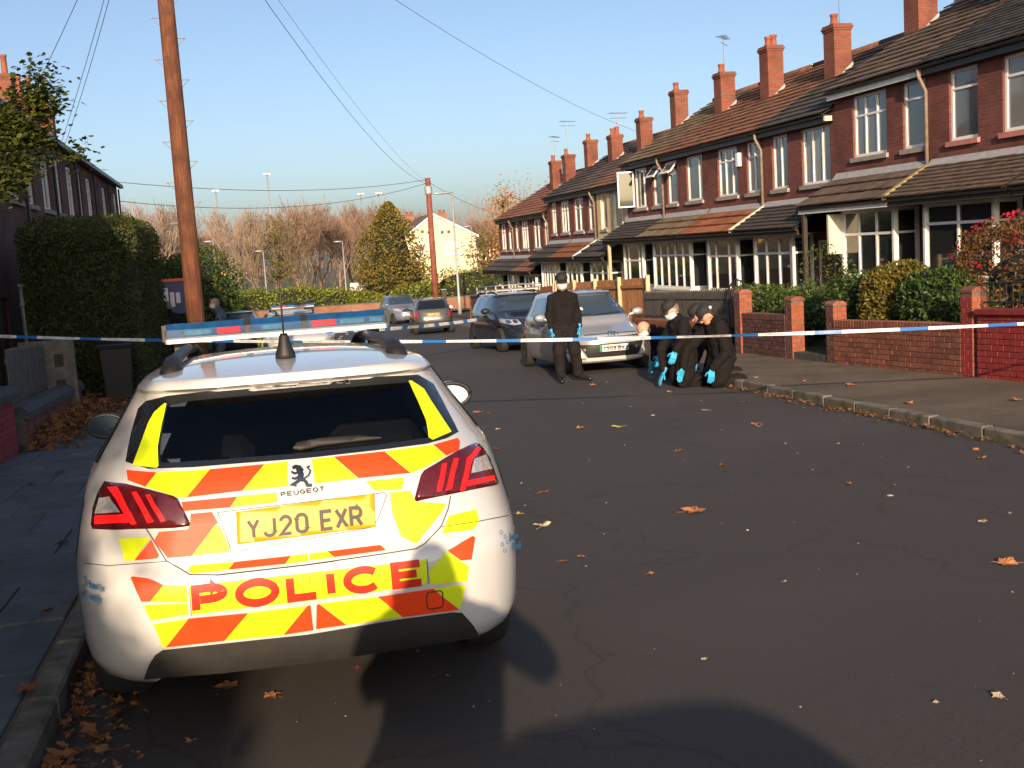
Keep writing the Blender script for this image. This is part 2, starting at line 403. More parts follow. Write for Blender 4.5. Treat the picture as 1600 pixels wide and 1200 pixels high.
def pillar(label, X, Y, h, mats, wd=.33, cap=None, group=None, face='brick_unit_dark'):
    root = thing('brick_gate_pillar', label, 'pillar', (X, Y, gz(Y)), (0, 0, 0), group); del INV[root]
    MB().box(-wd/2+.008, wd/2-.008, -wd/2+.008, wd/2-.008, -.12, h).build('mortar_bed', MATS['mortar'], root)
    for r in range(int(h/.075)):
        z = r*.075+.0375
        for s in range(4):
            Rz = Matrix.Rotation(s*math.pi/2, 4, 'Z')
            L = wd-.105 if True else wd
            for k in (0, 1):
                w_ = (wd-.07)/2-.004 if k else (wd+.07)/2-.004
                yo = -wd/2+w_/2+.002 if (k == 0) == (r % 2 == 0) else wd/2-w_/2-.002
                if k == 0: yc = -wd/2+w_/2 if r % 2 == 0 else wd/2-w_/2
                else: yc = wd/2-w_/2 if r % 2 == 0 else -wd/2+w_/2
                c = Rz @ Vector((-wd/2+.028, yc*.985, z))
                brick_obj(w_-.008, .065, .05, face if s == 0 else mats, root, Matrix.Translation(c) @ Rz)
    b = MB(); b.prism([(-wd/2-.004, h), (wd/2+.004, h), (wd/2+.002, h+.03), (wd/2-.06, h+.07), (-wd/2+.06, h+.07), (-wd/2-.002, h+.03)], -wd/2-.004, wd/2+.004, 'y')
    b.build('pillar_cap', MATS[cap or 'brick_unit'], root)
    return root
brick_wall('garden_wall', 'red painted garden wall with railing above, beside the pavement', 8.88, 8.2, 8.9, 12.32, .90, 'brick_unit_paint', 'mortar_paint', 'none', 1)
b = MB(); b.box(8.86, 9.10, 8.2, 12.3, .9, .965, Matrix.Identity(4)); me = b.mesh('coping')
for v in me.vertices: v.co.z += gz(v.co.y)
link('render_coping', me, None, MATS['brick_unit_paint'])
o = bpy.data.objects['render_coping']; rw = bpy.data.objects['garden_wall']; o.parent = rw; o.matrix_parent_inverse = Matrix.Translation(Vector((8.88, 8.2, gz(8.2)))).inverted()
brick_wall('garden_wall', 'brown brick garden wall below the clipped evergreen shrubs', 8.9, 12.64, 8.93, 15.87, .72, 'brick_unit', 'mortar', 'brick', 2)
brick_wall('garden_wall', 'dark purplish brick garden wall behind the kneeling searchers', 8.955, 17.52, 9.09, 19.48, .82, 'brick_unit_dark', 'mortar', 'brick', 3)
brick_wall('garden_wall', 'low brick wall with pale slatted fence behind the silver hatchback', 9.16, 20.6, 9.55, 26.6, .55, 'brick_unit', 'mortar', 'brick', 4)
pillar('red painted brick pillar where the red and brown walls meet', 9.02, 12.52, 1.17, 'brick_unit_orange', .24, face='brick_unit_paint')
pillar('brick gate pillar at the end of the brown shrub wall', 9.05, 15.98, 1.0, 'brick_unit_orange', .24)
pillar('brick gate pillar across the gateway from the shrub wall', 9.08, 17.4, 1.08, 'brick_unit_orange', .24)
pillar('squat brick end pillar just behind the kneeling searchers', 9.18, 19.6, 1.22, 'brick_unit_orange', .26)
# railing above the red wall
rt = thing('wall_railing', 'thin black metal railing on top of the red painted wall', 'railing', (9.0, 10, gz(10)+.96))
for zz in (.08, .32):
    MB().tube([(9.0, 8.3, gz(8.3)+.96+zz), (9.0, 12.3, gz(12.3)+.96+zz)], .012, 6).build('rail', MATS['pipe_black'], rt)
yy = 8.4
while yy < 12.3:
    MB().tube([(9.0, yy, gz(yy)+.96), (9.0, yy, gz(yy)+1.28)], .008, 5).build('railing_bar', MATS['pipe_black'], rt); yy += .12
# left garden walls
brick_wall('garden_wall', 'red painted wall with dark coping at the left pavement edge', -2.66, 14.3, -2.66, 8.0, .78, 'brick_unit_paint', 'mortar_paint', 'stone', 5)
brick_wall('garden_wall', 'low brick wall with weathered stone coping above the leaf drift', -2.64, 20.0, -2.64, 14.75, .52, 'brick_unit', 'mortar', 'stone', 6)
# far walls on the right side of the street
def plain_wall(label, X0, Y0, X1, Y1, h, mat, t=.22, cat='wall', name='garden_wall'):
    b = MB(); dx = X1-X0; dy = Y1-Y0; L = math.hypot(dx, dy); nx, ny = dy/L*t, -dx/L*t
    vs = []
    for (x, y) in ((X0, Y0), (X1, Y1)):
        for (ox, oy) in ((0, 0), (nx, ny)):
            vs += [(x+ox, y+oy, gz(y)-.1), (x+ox, y+oy, gz(y)+h)]
    b.add(vs, [(0, 1, 5, 4), (2, 6, 7, 3), (1, 3, 7, 5), (0, 2, 3, 1), (4, 5, 7, 6)])
    root = thing(name, label, cat, ((X0+X1)/2, (Y0+Y1)/2, gz((Y0+Y1)/2)))
    b.build('brickwork', MATS[mat], root)
    c = MB(); k = .03
    vs = []
    for (x, y) in ((X0, Y0), (X1, Y1)):
        for (ox, oy) in ((-nx*.15, -ny*.15), (nx*1.15, ny*1.15)):
            vs += [(x+ox, y+oy, gz(y)+h+.002), (x+ox, y+oy, gz(y)+h+.07)]
    c.add(vs, [(0, 1, 5, 4), (2, 6, 7, 3), (1, 3, 7, 5), (0, 2, 3, 1), (4, 5, 7, 6), (0, 4, 6, 2)]).build('coping', MATS['coping'], root)
    return root
plain_wall('dark red brick wall beside the parked grey hatchback', 10.55, 44.2, 11.2, 54.8, 1.25, 'brick_red')
plain_wall('brick wall curving round the street corner by the lamp post', 11.2, 55.2, 13.9, 64.5, 1.2, 'brick_red')
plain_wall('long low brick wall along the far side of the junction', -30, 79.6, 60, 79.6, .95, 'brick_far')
# timber fences
def board_fence(label, X0, Y0, X1, Y1, h, mat, bw=.14, name='timber_fence', postmat='fence_post'):
    L = math.hypot(X1-X0, Y1-Y0); a = math.atan2(-(X1-X0), Y1-Y0); root = thing(name, label, 'fence', (X0, Y0, gz(Y0))); del INV[root]
    rr = random.Random(int(Y0*10)); Rz = Matrix.Rotation(a, 4, 'Z'); y = 0
    while y < L-.02:
        b = MB(); z = -SLOPE*y*(Y1-Y0)/L
        b.bevbox(-.012, .012, y+.004, min(y+bw, L)-.002, z+.06, z+h+rr.uniform(-.008, .008), .004, Rz); b.build('fence_board', MATS[mat], root); y += bw
    for zz in (.3, h-.25):
        MB().box(-.05, -.013, 0, L, zz, zz+.08, Rz @ Matrix(((1, 0, 0, 0), (0, 1, 0, 0), (0, -SLOPE*(Y1-Y0)/L, 1, 0), (0, 0, 0, 1)))).build('fence_rail', MATS[mat], root)
    y = 0
    while y <= L+.01:
        z = -SLOPE*y*(Y1-Y0)/L; MB().bevbox(-.10, -.0, y-.05, y+.05, z-.1, z+h+.07, .008, Rz).build('fence_post', MATS[postmat], root); y += L/max(1, round(L/2.4))
    return root
M('fence_wood', (.50, .225, .085), .8, .25, 9, .3, 40, .003, orand=.16)
M('fence_wood_red', (.32, .10, .05), .8, .2, 9, .3, 40, .003, orand=.12)
M('fence_post', (.58, .42, .26), .85, .2, 9, .3, 40, .003)
M('pale_wood', (.12, .11, .095), .9, .3, 9, .4, 40, .003, orand=.15)
board_fence('new orange timber fence behind the cars, by the bay windows', 10.2, 27.2, 10.75, 37.6, 1.62, 'fence_wood')
board_fence('reddish timber fence panels further down the terrace gardens', 10.78, 38.0, 11.0, 43.6, 1.55, 'fence_wood_red')
# pale pickets behind the silver car
def pickets(label, X0, Y0, X1, Y1, z0, h, mat, n, wd=.07):
    root = thing('picket_fence', label, 'fence', (X0, Y0, gz(Y0)), (0, 0, 0)); del INV[root]
    for i in range(n):
        t = (i+.5)/n; x = (X1-X0)*t; y = (Y1-Y0)*t; z = gz(Y0+y)-gz(Y0)+z0
        b = MB(); b.prism([(y-wd/2, z), (y+wd/2, z), (y+wd/2, z+h-.06), (y, z+h), (y-wd/2, z+h-.06)], x-.012, x+.012, 'x'); b.build('picket', MATS[mat], root)
    for zz in (.15, h-.2):
        MB().add([(-.03, 0, z0+zz), (.03-.04, 0, z0+zz), (X1-X0-.03, Y1-Y0, gz(Y1)-gz(Y0)+z0+zz), (X1-X0-.01, Y1-Y0, gz(Y1)-gz(Y0)+z0+zz),
                  (-.03, 0, z0+zz+.07), (-.01, 0, z0+zz+.07), (X1-X0-.03, Y1-Y0, gz(Y1)-gz(Y0)+z0+zz+.07), (X1-X0-.01, Y1-Y0, gz(Y1)-gz(Y0)+z0+zz+.07)],
                 [(0, 1, 3, 2), (4, 6, 7, 5), (0, 2, 6, 4), (1, 5, 7, 3), (0, 4, 5, 1), (2, 3, 7, 6)]).build('fence_rail', MATS[mat], root)
    return root
pickets('weathered pale picket fence between the silver car and end pillar', 9.35, 20.4, 9.75, 26.4, .55, .75, 'pale_wood', 46, .09)
pickets('grey timber picket gate behind the stone-coped wall', -3.0, 16.0, -3.0, 18.9, .15, 1.15, 'pale_wood', 22, .1)
gp = thing('garden_gate', 'pale wooden gate with square cut-outs beside the wheelie bin', 'gate', (-2.95, 18.9, gz(18.9)), (0, 0, 0)); del INV[gp]
b = MB(); b.bevbox(-.42, .42, -.02, .02, .1, 1.32, .01); b.build('board', MATS['pale_wood'], gp)
for cx in (-.2, .18):
    for cz in (.5, .9): MB().bevbox(cx-.07, cx+.07, -.032, -.0205, cz, cz+.2, .004).build('raised_block', MATS['timber_dark'], gp)
gp.rotation_euler = (0, 0, rad(-8))
# arched iron gate behind the bald searcher
ig = thing('arched_gate', 'black wrought iron arched garden gate between picket fences', 'gate', (9.32, 20.1, gz(20.1)), (0, 0, rad(4))); del INV[ig]
arc = [(0, .42*math.cos(math.pi*k/10), 1.05+.42*math.sin(math.pi*k/10)) for k in range(11)]
MB().tube([(0, .42, .1)]+arc+[(0, -.42, .1)], .016, 6).build('gate_frame', MATS['pipe_black'], ig)
for k in range(-3, 4):
    y = k*.115; MB().tube([(0, y, .12), (0, y, 1.05+math.sqrt(max(.42**2-y*y, 0))-.01)], .009, 5).build('gate_bar', MATS['pipe_black'], ig)
# ================================================================== terraced houses
TILE = {}
def tile_mesh(L, W, t=.034, kind='flat'):
    k = (round(L, 3), round(W, 3), kind)
    if k in TILE: return TILE[k]
    b = MB(); n = 6; vs = []
    for i in range(n+1):
        y = -W/2+W*i/n; h = (.022*(math.sin(math.pi*2*i/n)+.3) if kind == 'roll' else 0)
        vs += [(-L/2, y, h), (L/2, y, h), (-L/2, y, h+t)]
    fs = []
    for i in range(n):
        a = 3*i; c = 3*(i+1); fs += [(a+2, c+2, c+1, a+1), (a, c, c+2, a+2)]
    b.add(vs, fs); TILE[k] = b.mesh('roof_tile'); return TILE[k]
TM = {}
def tile_roof(parent, name, x0, z0, x1, z1, y0, y1, mat, gauge, wdt, objs=True, seed=0, kind='flat', side=1, tname='roof_tile'):
    # slope from (x0,z0) eave up to (x1,z1); side=1: eave on the -X side
    rr = random.Random(seed+int(y0*100)); sl_ = math.hypot(x1-x0, z1-z0); th = math.atan2(z1-z0, x1-x0)
    d = Vector((x1-x0, 0, z1-z0)).normalized(); nrm = Vector((-d.z, 0, d.x)) * (1 if d.x > 0 else -1)
    b = MB(); q = nrm*-.03
    b.add([Vector((x0, y0, z0))+q, Vector((x0, y1, z0))+q, Vector((x1, y1, z1))+q, Vector((x1, y0, z1))+q], [(0, 1, 2, 3)])
    base = b.build(name, MATS[mat], parent)
    nc = max(1, round(sl_/gauge)); g = sl_/nc; nw = max(1, round((y1-y0)/wdt)); wd = (y1-y0)/nw
    me = tile_mesh(g+.07, wd, kind=kind); k = (me.name, mat)
    if k not in TM: m2 = me.copy(); m2.materials.append(MATS[mat]); TM[k] = m2
    st = MB(); Rm = Matrix(((d.x, 0, nrm.x), (0, 1, 0), (d.z, 0, nrm.z))).to_4x4()
    for i in range(nc):
        for j in range(nw):
            c = Vector((x0, y0+(j+.5)*wd, z0))+d*((i+.5)*g)+nrm*(.012)
            Mx = Matrix.Translation(c) @ Rm @ Matrix.Translation((0, 0, rr.uniform(-.003, .008))) @ Matrix.Rotation(-(-.055+rr.uniform(-.022, .022)), 4, 'Y') @ Matrix.Rotation(rr.uniform(-.014, .014), 4, 'Z') @ Matrix.Rotation(rr.uniform(-.016, .016), 4, 'X')
            if objs: o = link(tname, TM[k], base); o.matrix_basis = Mx
            else:
                m0 = TM[k]; st.add([Mx @ v.co for v in m0.vertices], [tuple(p.vertices) for p in m0.polygons])
    if not objs:
        o = st.build(tname+'s', MATS[mat], base, kind='stuff', fix=False)
    return base
def facade(b, X, y0, y1, z0, z1, holes, depth=.11, s=1):
    # wall in the plane x=X facing -X (s=1) or +X (s=-1), with openings (ya,yb,za,zb)
    ys = sorted({y0, y1, *[h[0] for h in holes], *[h[1] for h in holes]}); zs = sorted({z0, z1, *[h[2] for h in holes], *[h[3] for h in holes]})
    for a, c in zip(ys, ys[1:]):
        for e, f in zip(zs, zs[1:]):
            m, n = (a+c)/2, (e+f)/2
            if any(h[0] < m < h[1] and h[2] < n < h[3] for h in holes): continue
            b.quad((X, a, e), (X, c, e), (X, c, f), (X, a, f))
    for (a, c, e, f) in holes:
        D = X+depth*s
        b.quad((X, a, e), (D, a, e), (D, a, f), (X, a, f)); b.quad((X, c, e), (D, c, e), (D, c, f), (X, c, f))
        b.quad((X, a, f), (X, c, f), (D, c, f), (D, a, f)); b.quad((X, a, e), (X, c, e), (D, c, e), (D, a, e))
def window(parent, O, u, n, wd, ht, cols=(.33, .67), transom=.3, fr=.065, mat='upvc', pane='pane', skip=(), name='window', tw=.05, only_top=None):
    # O lower corner, u along, n outward; frame is one mesh, each pane a sub-part
    O = Vector(O); u = Vector(u); n = Vector(n); k = Vector((0, 0, 1)); F = Matrix((( u.x, n.x, 0, O.x), (u.y, n.y, 0, O.y), (0, 0, 1, O.z), (0, 0, 0, 1)))
    b = MB(); d0, d1 = -.06, 0.0
    b.box(0, wd, d0, d1, 0, fr, F); b.box(0, wd, d0, d1, ht-fr, ht, F); b.box(0, fr, d0, d1-.001, fr, ht-fr, F); b.box(wd-fr, wd, d0, d1-.001, fr, ht-fr, F)
    xs = [0]+[c*wd for c in cols]+[wd]; zt = ht*(1-transom) if transom else None
    for c in xs[1:-1]: b.box(c-tw/2, c+tw/2, d0, d1-.002, fr, ht-fr, F)
    if zt: b.box(fr, wd-fr, d0, d1-.003, zt-tw/2, zt+tw/2, F)
    fobj = b.build(name, MATS[mat], parent)
    rows = [(0, zt), (zt, ht)] if zt else [(0, ht)]
    for i, (a, c) in enumerate(zip(xs, xs[1:])):
        for j, (e, f) in enumerate(rows):
            if (i, j) in skip: continue
            l = fr if i == 0 else tw/2; r_ = fr if i == len(xs)-2 else tw/2; bt = fr if j == 0 else tw/2; tp = fr if j == len(rows)-1 else tw/2
            q = [F @ Vector(v) for v in ((a+l*.6, -.035, e+bt*.6), (c-r_*.6, -.035, e+bt*.6), (c-r_*.6, -.035, f-tp*.6), (a+l*.6, -.035, f-tp*.6))]
            MB().quad(*q).build('pane', MATS[pane], fobj, fix=False)
    return fobj
def sash_open(parent, hinge, v1, ht, fr=.05):
    # an opened casement: frame quad from the hinge point along v1
    u = Vector(v1); wd = u.length; u.normalize(); n = Vector((u.y, -u.x, 0))
    F = Matrix(((u.x, n.x, 0, hinge[0]), (u.y, n.y, 0, hinge[1]), (0, 0, 1, hinge[2]), (0, 0, 0, 1)))
    b = MB(); b.box(0, wd, -.025, .025, 0, fr, F); b.box(0, wd, -.025, .025, ht-fr, ht, F); b.box(0, fr, -.025, .025, fr, ht-fr, F); b.box(wd-fr, wd, -.025, .025, fr, ht-fr, F)
    o = b.build('open_casement', MATS['upvc'], parent)
    q = [F @ Vector(v) for v in ((fr, 0, fr), (wd-fr, 0, fr), (wd-fr, 0, ht-fr), (fr, 0, ht-fr))]
    return o, q
def pot(parent, x, y, z, h=.38, r=.11):
    MB().lathe([(r*1.15, z), (r*1.15, z+.05), (r*.95, z+.07), (r*.85, z+h-.08), (r*1.05, z+h-.06), (r*1.05, z+h), (r*.7, z+h), (r*.7, z+h-.1)], 12, Matrix.Translation((x, y, 0))).build('chimney_pot', MATS['pot'], parent, True)
def aerial(parent, x, y, z, h, ang=.5, n=7, L=.9):
    b = MB(); b.tube([(x, y, z), (x, y, z+h)], .016, 5); ca, sa = math.cos(ang), math.sin(ang)
    for dz in (0, -.22):
        if dz and n < 7: break
        b.tube([(x-ca*L*.4, y-sa*L*.4, z+h-.05+dz), (x+ca*L*.6, y+sa*L*.6, z+h-.05+dz)], .011, 5)
    for i in range(n):
        t = -.4+i/(n-1)*1.0; p = Vector((x+ca*L*t, y+sa*L*t, z+h-.05)); q = Vector((-sa, ca, 0))*(.2-.015*i)
        b.tube([p-q, p+q], .008, 4)
    b.build('aerial', MATS['metal_grey'], parent)
def chimney(parent, x0, x1, y0, y1, zb, zt, mat, pots, cap=True, aer=None):
    b = MB(); b.box(x0, x1, y0, y1, zb, zt-.18)
    for k, e in enumerate((.025, .05, .025)): b.box(x0-e, x1+e, y0-e, y1+e, zt-.18+.06*k, zt-.12+.06*k)
    c = b.build('chimney', MATS[mat], parent)
    fl = MB(); fl.prism([(x0-.10, zb+.02), (x0-.02, zb+.02), (x1+.02, zb+.62), (x1+.02, zb+.72), (x0-.10, zb+.14)], y0-.035, y0-.004, 'y')
    fl.build('flashing', MATS['lead'], c)
    for (px, py, ph) in pots: pot(c, px, py, zt-.002, ph)
    if aer: aerial(c, *aer)
    return c
XF, XE, XR = 15.0, 14.70, 18.8
PITCHR = .565
def house(i, y0, y1, G, label, wins, bay, door, roofm, canm, wallm='brick_red', tiles=True, chim=None, pipe=None, fascia='pipe_black', gutter='pipe_black', canfascia='timber_dark',
          verge=None, kind='flat', canwd=.33, cangauge=.42, sillm='stone_sill', panes=('pane', 'pane_dark'), bays=None, group=None, rgauge=.34):
    ym = (y0+y1)/2; ze = 4.5+G; g = gz(ym)+.2
    root = thing('terraced_house', label, 'house', (XF+2, ym, g))
    holes = [(a, c, 2.78+G, 4.26+G) for (a, c, *_r) in wins]+[(bay[0]+.1, bay[1]-.1, -.02+G, 1.40+G), (door[0], door[1], g-.05, g+2.12)]
    b = MB(); facade(b, XF, y0, y1, g-.6, ze+.12, holes)
    b.quad((XF, y0, g-.6), (XF+7.4, y0, g-.6), (XF+7.4, y0, ze), (XF, y0, ze)); b.quad((XF, y1, g-.6), (XF+7.4, y1, g-.6), (XF+7.4, y1, ze), (XF, y1, ze))
    b.add([(XF-.02, y0+.001, ze), (XR, y0+.001, ze+(XR-XE)*PITCHR-.03), (2*XR-XF, y0+.001, ze), (XF-.02, y1-.001, ze), (XR, y1-.001, ze+(XR-XE)*PITCHR-.03), (2*XR-XF, y1-.001, ze)], [(0, 1, 2), (3, 5, 4)])
    b.quad((XF+7.4, y0, g-.6), (XF+7.4, y1, g-.6), (XF+7.4, y1, ze), (XF+7.4, y0, ze))
    b.build('wall', MATS[wallm], root)
    # dark room behind the openings
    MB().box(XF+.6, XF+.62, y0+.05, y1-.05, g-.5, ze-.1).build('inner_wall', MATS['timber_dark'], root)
    # main roof
    zr = ze+(XR-XE)*PITCHR
    tile_roof(root, 'roof', XE, ze, XR, zr, y0, y1, roofm, rgauge, .36, tiles, i, kind)
    MB().quad((XR, y0, zr), (XR, y1, zr), (2*XR-XE, y1, ze), (2*XR-XE, y0, ze)).build('roof_back', MATS[roofm], root)
    MB().tube([(XR, y0, zr+.02), (XR, y1, zr+.02)], .10, 10).build('ridge', MATS['ridge_tile'], root, True)
    # eaves: fascia, gutter
    MB().box(XE+.10, XE+.13, y0, y1, ze-.22, ze-.03).build('fascia', MATS[fascia], root)
    MB().box(XE+.132, XF+.02, y0, y1, ze-.20, ze-.18).build('soffit', MATS['timber_dark'], root)
    gp_ = [(XE+.04+.055*math.cos(a), ze-.035-.055*math.sin(a)) for a in [math.pi*k/6 for k in range(7)]]
    MB().prism(gp_, y0+.002, y1-.002, 'y').build('gutter', MATS[gutter], root)
    if pipe:
        py, pm = pipe
        MB().tube([(XE+.05, py, ze-.08), (XE+.05, py, ze-.22), (XF-.07, py, ze-.55), (XF-.07, py, 2.05+G)], .042, 8).build('downpipe', MATS[pm], root, True)
    # upper windows
    for (a, c, cols, tr, *pn) in wins:
        wdw = window(root, (XF+.055, a, 2.80+G), (0, 1, 0), (-1, 0, 0), c-a, 1.46, cols, tr, pane=pn[0] if pn else (panes[0], 'pane_curtain', 'pane', 'pane_soft')[(i*2+int(a*3)) % 4])
        MB().box(XF-.07, XF+.10, a-.06, c+.06, 2.68+G, 2.785+G).build('sill', MATS[sillm], wdw)
        MB().quad((XF+.28, a-.1, 2.78+G), (XF+.28, c+.1, 2.78+G), (XF+.28, c+.1, 4.3+G), (XF+.28, a-.1, 4.3+G)).build('curtain', MATS['curtain'], wdw)
    # canopy roof over bay and porch
    XC, zc, zf = 13.85, 1.70+G, 2.36+G
    tile_roof(root, 'canopy_roof', XC, zc, XF-.02, zf, y0+.03, y1-.03, canm, cangauge, canwd, tiles, i+50, kind, tname='canopy_tile')
    MB().add([(XF-.16, y0+.05, zf-.045), (XF-.16, y1-.05, zf-.045), (XF-.012, y1-.05, zf+.12), (XF-.012, y0+.05, zf+.12)], [(0, 1, 2, 3)]).build('flashing', MATS['lead'], root)
    MB().box(XC+.05, XC+.08, y0+.03, y1-.03, zc-.19, zc-.03).build('canopy_fascia', MATS[canfascia], root)
    MB().prism([(u-XE+XC-.02, v-ze+zc) for u, v in gp_], y0+.03, y1-.03, 'y').build('canopy_gutter', MATS[gutter], root)
    MB().box(XC+.08, XF, y0+.04, y1-.04, zc-.18, zc-.16).build('canopy_soffit', MATS['timber_dark'], root)
    if verge:
        MB().prism([(XC-.03, zc-.05), (XF-.01, zf-.05), (XF-.01, zf+.075), (XC-.03, zc+.07)], y0-.05, y0+.075, 'y').build('verge', MATS[verge], root)
    # bay window: front, near side, base
    bx = 14.3; a, c = bay[0], bay[1]; zs_ = -.06+G; zt_ = zc-.19
    bw = MB(); bw.box(bx, XF-.005, a+.002, c-.002, g-.35, zs_-.075); bw.build('bay_base', MATS[bay[4] if len(bay) > 4 else 'white_paint'], root)
    MB().box(bx-.07, XF-.01, a-.06, c+.06, zs_-.072, zs_).build('bay_sill', MATS['upvc'], root)
    f1 = window(root, (bx, a, zs_), (0, 1, 0), (-1, 0, 0), c-a, zt_-zs_, bay[2], bay[3], fr=.075, pane=panes[1], name='bay_window', tw=.06)
    f2 = window(root, (bx+.03, a+.062, zs_), (1, 0, 0), (0, -1, 0), XF-bx-.05, zt_-zs_, (), bay[3], fr=.08, pane=panes[1], name='bay_side_window')
    f3 = window(root, (XF-.02, c-.062, zs_), (-1, 0, 0), (0, 1, 0), XF-bx-.05, zt_-zs_, (), bay[3], fr=.08, pane=panes[1], name='bay_side_window')
    MB().box(bx-.02, bx+.10, a-.02, a+.058, zs_, zt_).build('bay_post', MATS['white_paint'], root)
    MB().box(bx-.02, bx+.10, c-.058, c+.02, zs_, zt_).build('bay_post', MATS['white_paint'], root)
    MB().box(XF-.12, XF-.11, a+.08, c-.08, zs_, zt_).build('bay_blind', MATS['curtain'], root)
    # door in its recess
    d0, d1, dm = door[0], door[1], door[2]
    dr = MB(); dr.box(XF+.05, XF+.10, d0+.06, d1-.06, g, g+2.04); dro = dr.build('door', MATS[dm], root)
    for zz in (.25, 1.15):
        ip = min(.18, (d1-d0)*.3); MB().bevbox(XF+.035, XF+.049, d0+ip, d1-ip, g+zz, g+zz+.7, .004).build('door_panel', MATS[dm], dro)
    MB().tube([(XF+.02, d0+.14, g+1.0), (XF-.02, d0+.14, g+1.0), (XF-.02, d0+.26, g+1.0)], .012, 6).build('handle', MATS['metal_grey'], dro)
    fr_ = MB(); fr_.box(XF+.02, XF+.11, d0, d0+.058, g, g+2.11); fr_.box(XF+.02, XF+.11, d1-.058, d1, g, g+2.11); fr_.box(XF+.021, XF+.109, d0+.058, d1-.058, g+2.045, g+2.11)
    fr_.build('door_frame', MATS['upvc'], root)
    if chim: chimney(root, *chim)
    return root
B3, B3t = (.33, .67), .3
NW = lambda a, c, cols=(), tr=.3, *p: (a, c, cols, tr, *p)
# A group: level .5
def CH(y, G, up=0, pots=2, d=.30, aer=None, mat='brick_orange', xs=17.0):
    zb = 4.5+G+(xs-XE)*PITCHR-.25; d = d*.88; zt = 6.88+G+up
    ps = [(xs+.15+.26*k, y+(.08 if k % 2 else -.06), .30+.08*(k % 2)) for k in range(pots)]
    return (xs, xs+.54, y-d, y+d, zb, zt, mat, ps, True, aer)
H0 = house(0, 14.1, 18.2, .5, 'brick house beyond the slate-roofed end house, almost out of sight', [NW(14.5, 15.9, (.5,), .27), NW(16.8, 17.7, (), .27)], (14.6, 16.8, (.5,), .27), (17.2, 18.0, 'door_white'), 'tile_slate', 'tile_brown', tiles=False, canwd=.17, cangauge=.17)
H1 = house(1, 18.2, 22.26, .5, 'brick house with slate-grey roof behind the red-flowered bush', [NW(20.62, 21.58, (), .27), NW(18.4, 19.85, (.5,), .27)], (19.2, 21.5, (.5,), .27), (18.35, 19.1, 'door_white'),
           'tile_slate', 'tile_brown', pipe=None, kind='flat', rgauge=.2, canwd=.17, cangauge=.17, sillm='sill_pink', panes=('pane_dark', 'pane_dark'), verge=None)
H2 = house(2, 22.26, 26.3, .5, 'brick terraced house with yellow lichen on its canopy verge', [NW(22.42, 23.3, (), .27), NW(23.96, 25.44, B3, .33)], (22.64, 24.85, B3, .36), (25.2, 26.05, 'door_white'),
           'tile_brown', 'tile_brown', fascia='white_paint', canfascia='white_paint', pipe=(22.3, 'pipe_brown'), verge='lichen', chim=CH(25.95, .5, .25, 2, .36, None))
H3 = house(3, 26.3, 30.2, 0, 'brick terraced house with dark grey roof tiles and white gutter box end', [NW(26.55, 28.05, B3, None), NW(28.85, 29.78, (.5,), None)], (27.45, 29.65, B3, .3), (26.45, 27.3, 'door_dark'),
           'tile_dark', 'tile_dark', kind='flat', canwd=.2, cangauge=.19, chim=CH(30.0, 0, .45, 1, .34, (17.3, 29.9, 7.2, 1.15, .4)))
H4 = house(4, 30.2, 34.1, 0, 'brick terraced house with bright orange canopy tiles over its bay', [NW(30.54, 31.42, (.5,), .3), NW(32.04, 33.49, B3, .28)], (30.8, 32.9, (.28, .72), .33), (33.1, 33.95, 'door_white'),
           'tile_rust', 'tile_orange', pipe=(30.3, 'pipe_brown'), verge='cream_paint', chim=CH(34.1, 0, .6, 2, .34))
H5 = house(5, 34.1, 38.0, 0, 'brick terraced house with olive tiles and full-width glazed bay', [NW(34.69, 36.03, (.3,), None), NW(36.83, 37.77, (), .3)], (34.3, 37.6, (.2, .4, .6, .8), .3), (37.62, 37.98, 'door_dark'),
           'tile_rust', 'tile_olive', chim=CH(37.7, 0, .35, 1, .34, (17.3, 37.7, 7.1, 1.4, .9)))
H6 = house(6, 38.0, 42.0, 0, 'brick terraced house with an open upstairs casement and dark canopy', [NW(38.3, 39.2, (), .3), NW(39.82, 41.12, (.33,), None)], (38.7, 40.7, (.2, .75), .4), (40.85, 41.7, 'door_dark'),
           'tile_olive', 'tile_dark', pipe=(38.05, 'pipe_brown'), canwd=.2, cangauge=.19, chim=CH(41.9, 0, .35, 1))
oc, q = sash_open(H6, (XF-.02, 41.10, 2.86), (-.62, .12, 0), 1.34)
MB().quad(*q).build('pane', MATS['pane_dark'], oc, fix=False)
for hh, (ya, yb, G) in ((H6, (38.3, 39.2, 0)), (H5, (36.83, 37.77, 0))):     # two top-hung lights pushed open
    b = MB(); z1, z0 = 4.2, 3.82; xo = -.30
    for (s0, s1, t0, t1) in ((0, 1, 0, .16), (0, 1, .84, 1), (0, .1, .16, .84), (.9, 1, .16, .84)):
        P = lambda s, t: (XF+xo*t, ya+.05+(yb-ya-.1)*s, z1+(z0-z1)*t)
        b.quad(P(s0, t0), P(s1, t0), P(s1, t1), P(s0, t1))
    o = b.build('open_vent', MATS['upvc'], hh); o.modifiers.new('s', 'SOLIDIFY').thickness = .04
    MB().quad(P(.1, .16), P(.9, .16), P(.9, .84), P(.1, .84)).build('pane', MATS['pane'], o, fix=False)
H7 = house(7, 42.0, 45.8, -.65, 'cream rendered house between brick neighbours in the terrace', [NW(42.4, 43.7, (.33,), None), NW(44.5, 45.3, (), None)], (42.7, 44.9, B3, .3), (45.0, 45.75, 'door_white'),
           'tile_rust', 'tile_dark', wallm='render_cream', tiles=False, chim=CH(45.8, -.65, .45, 1))
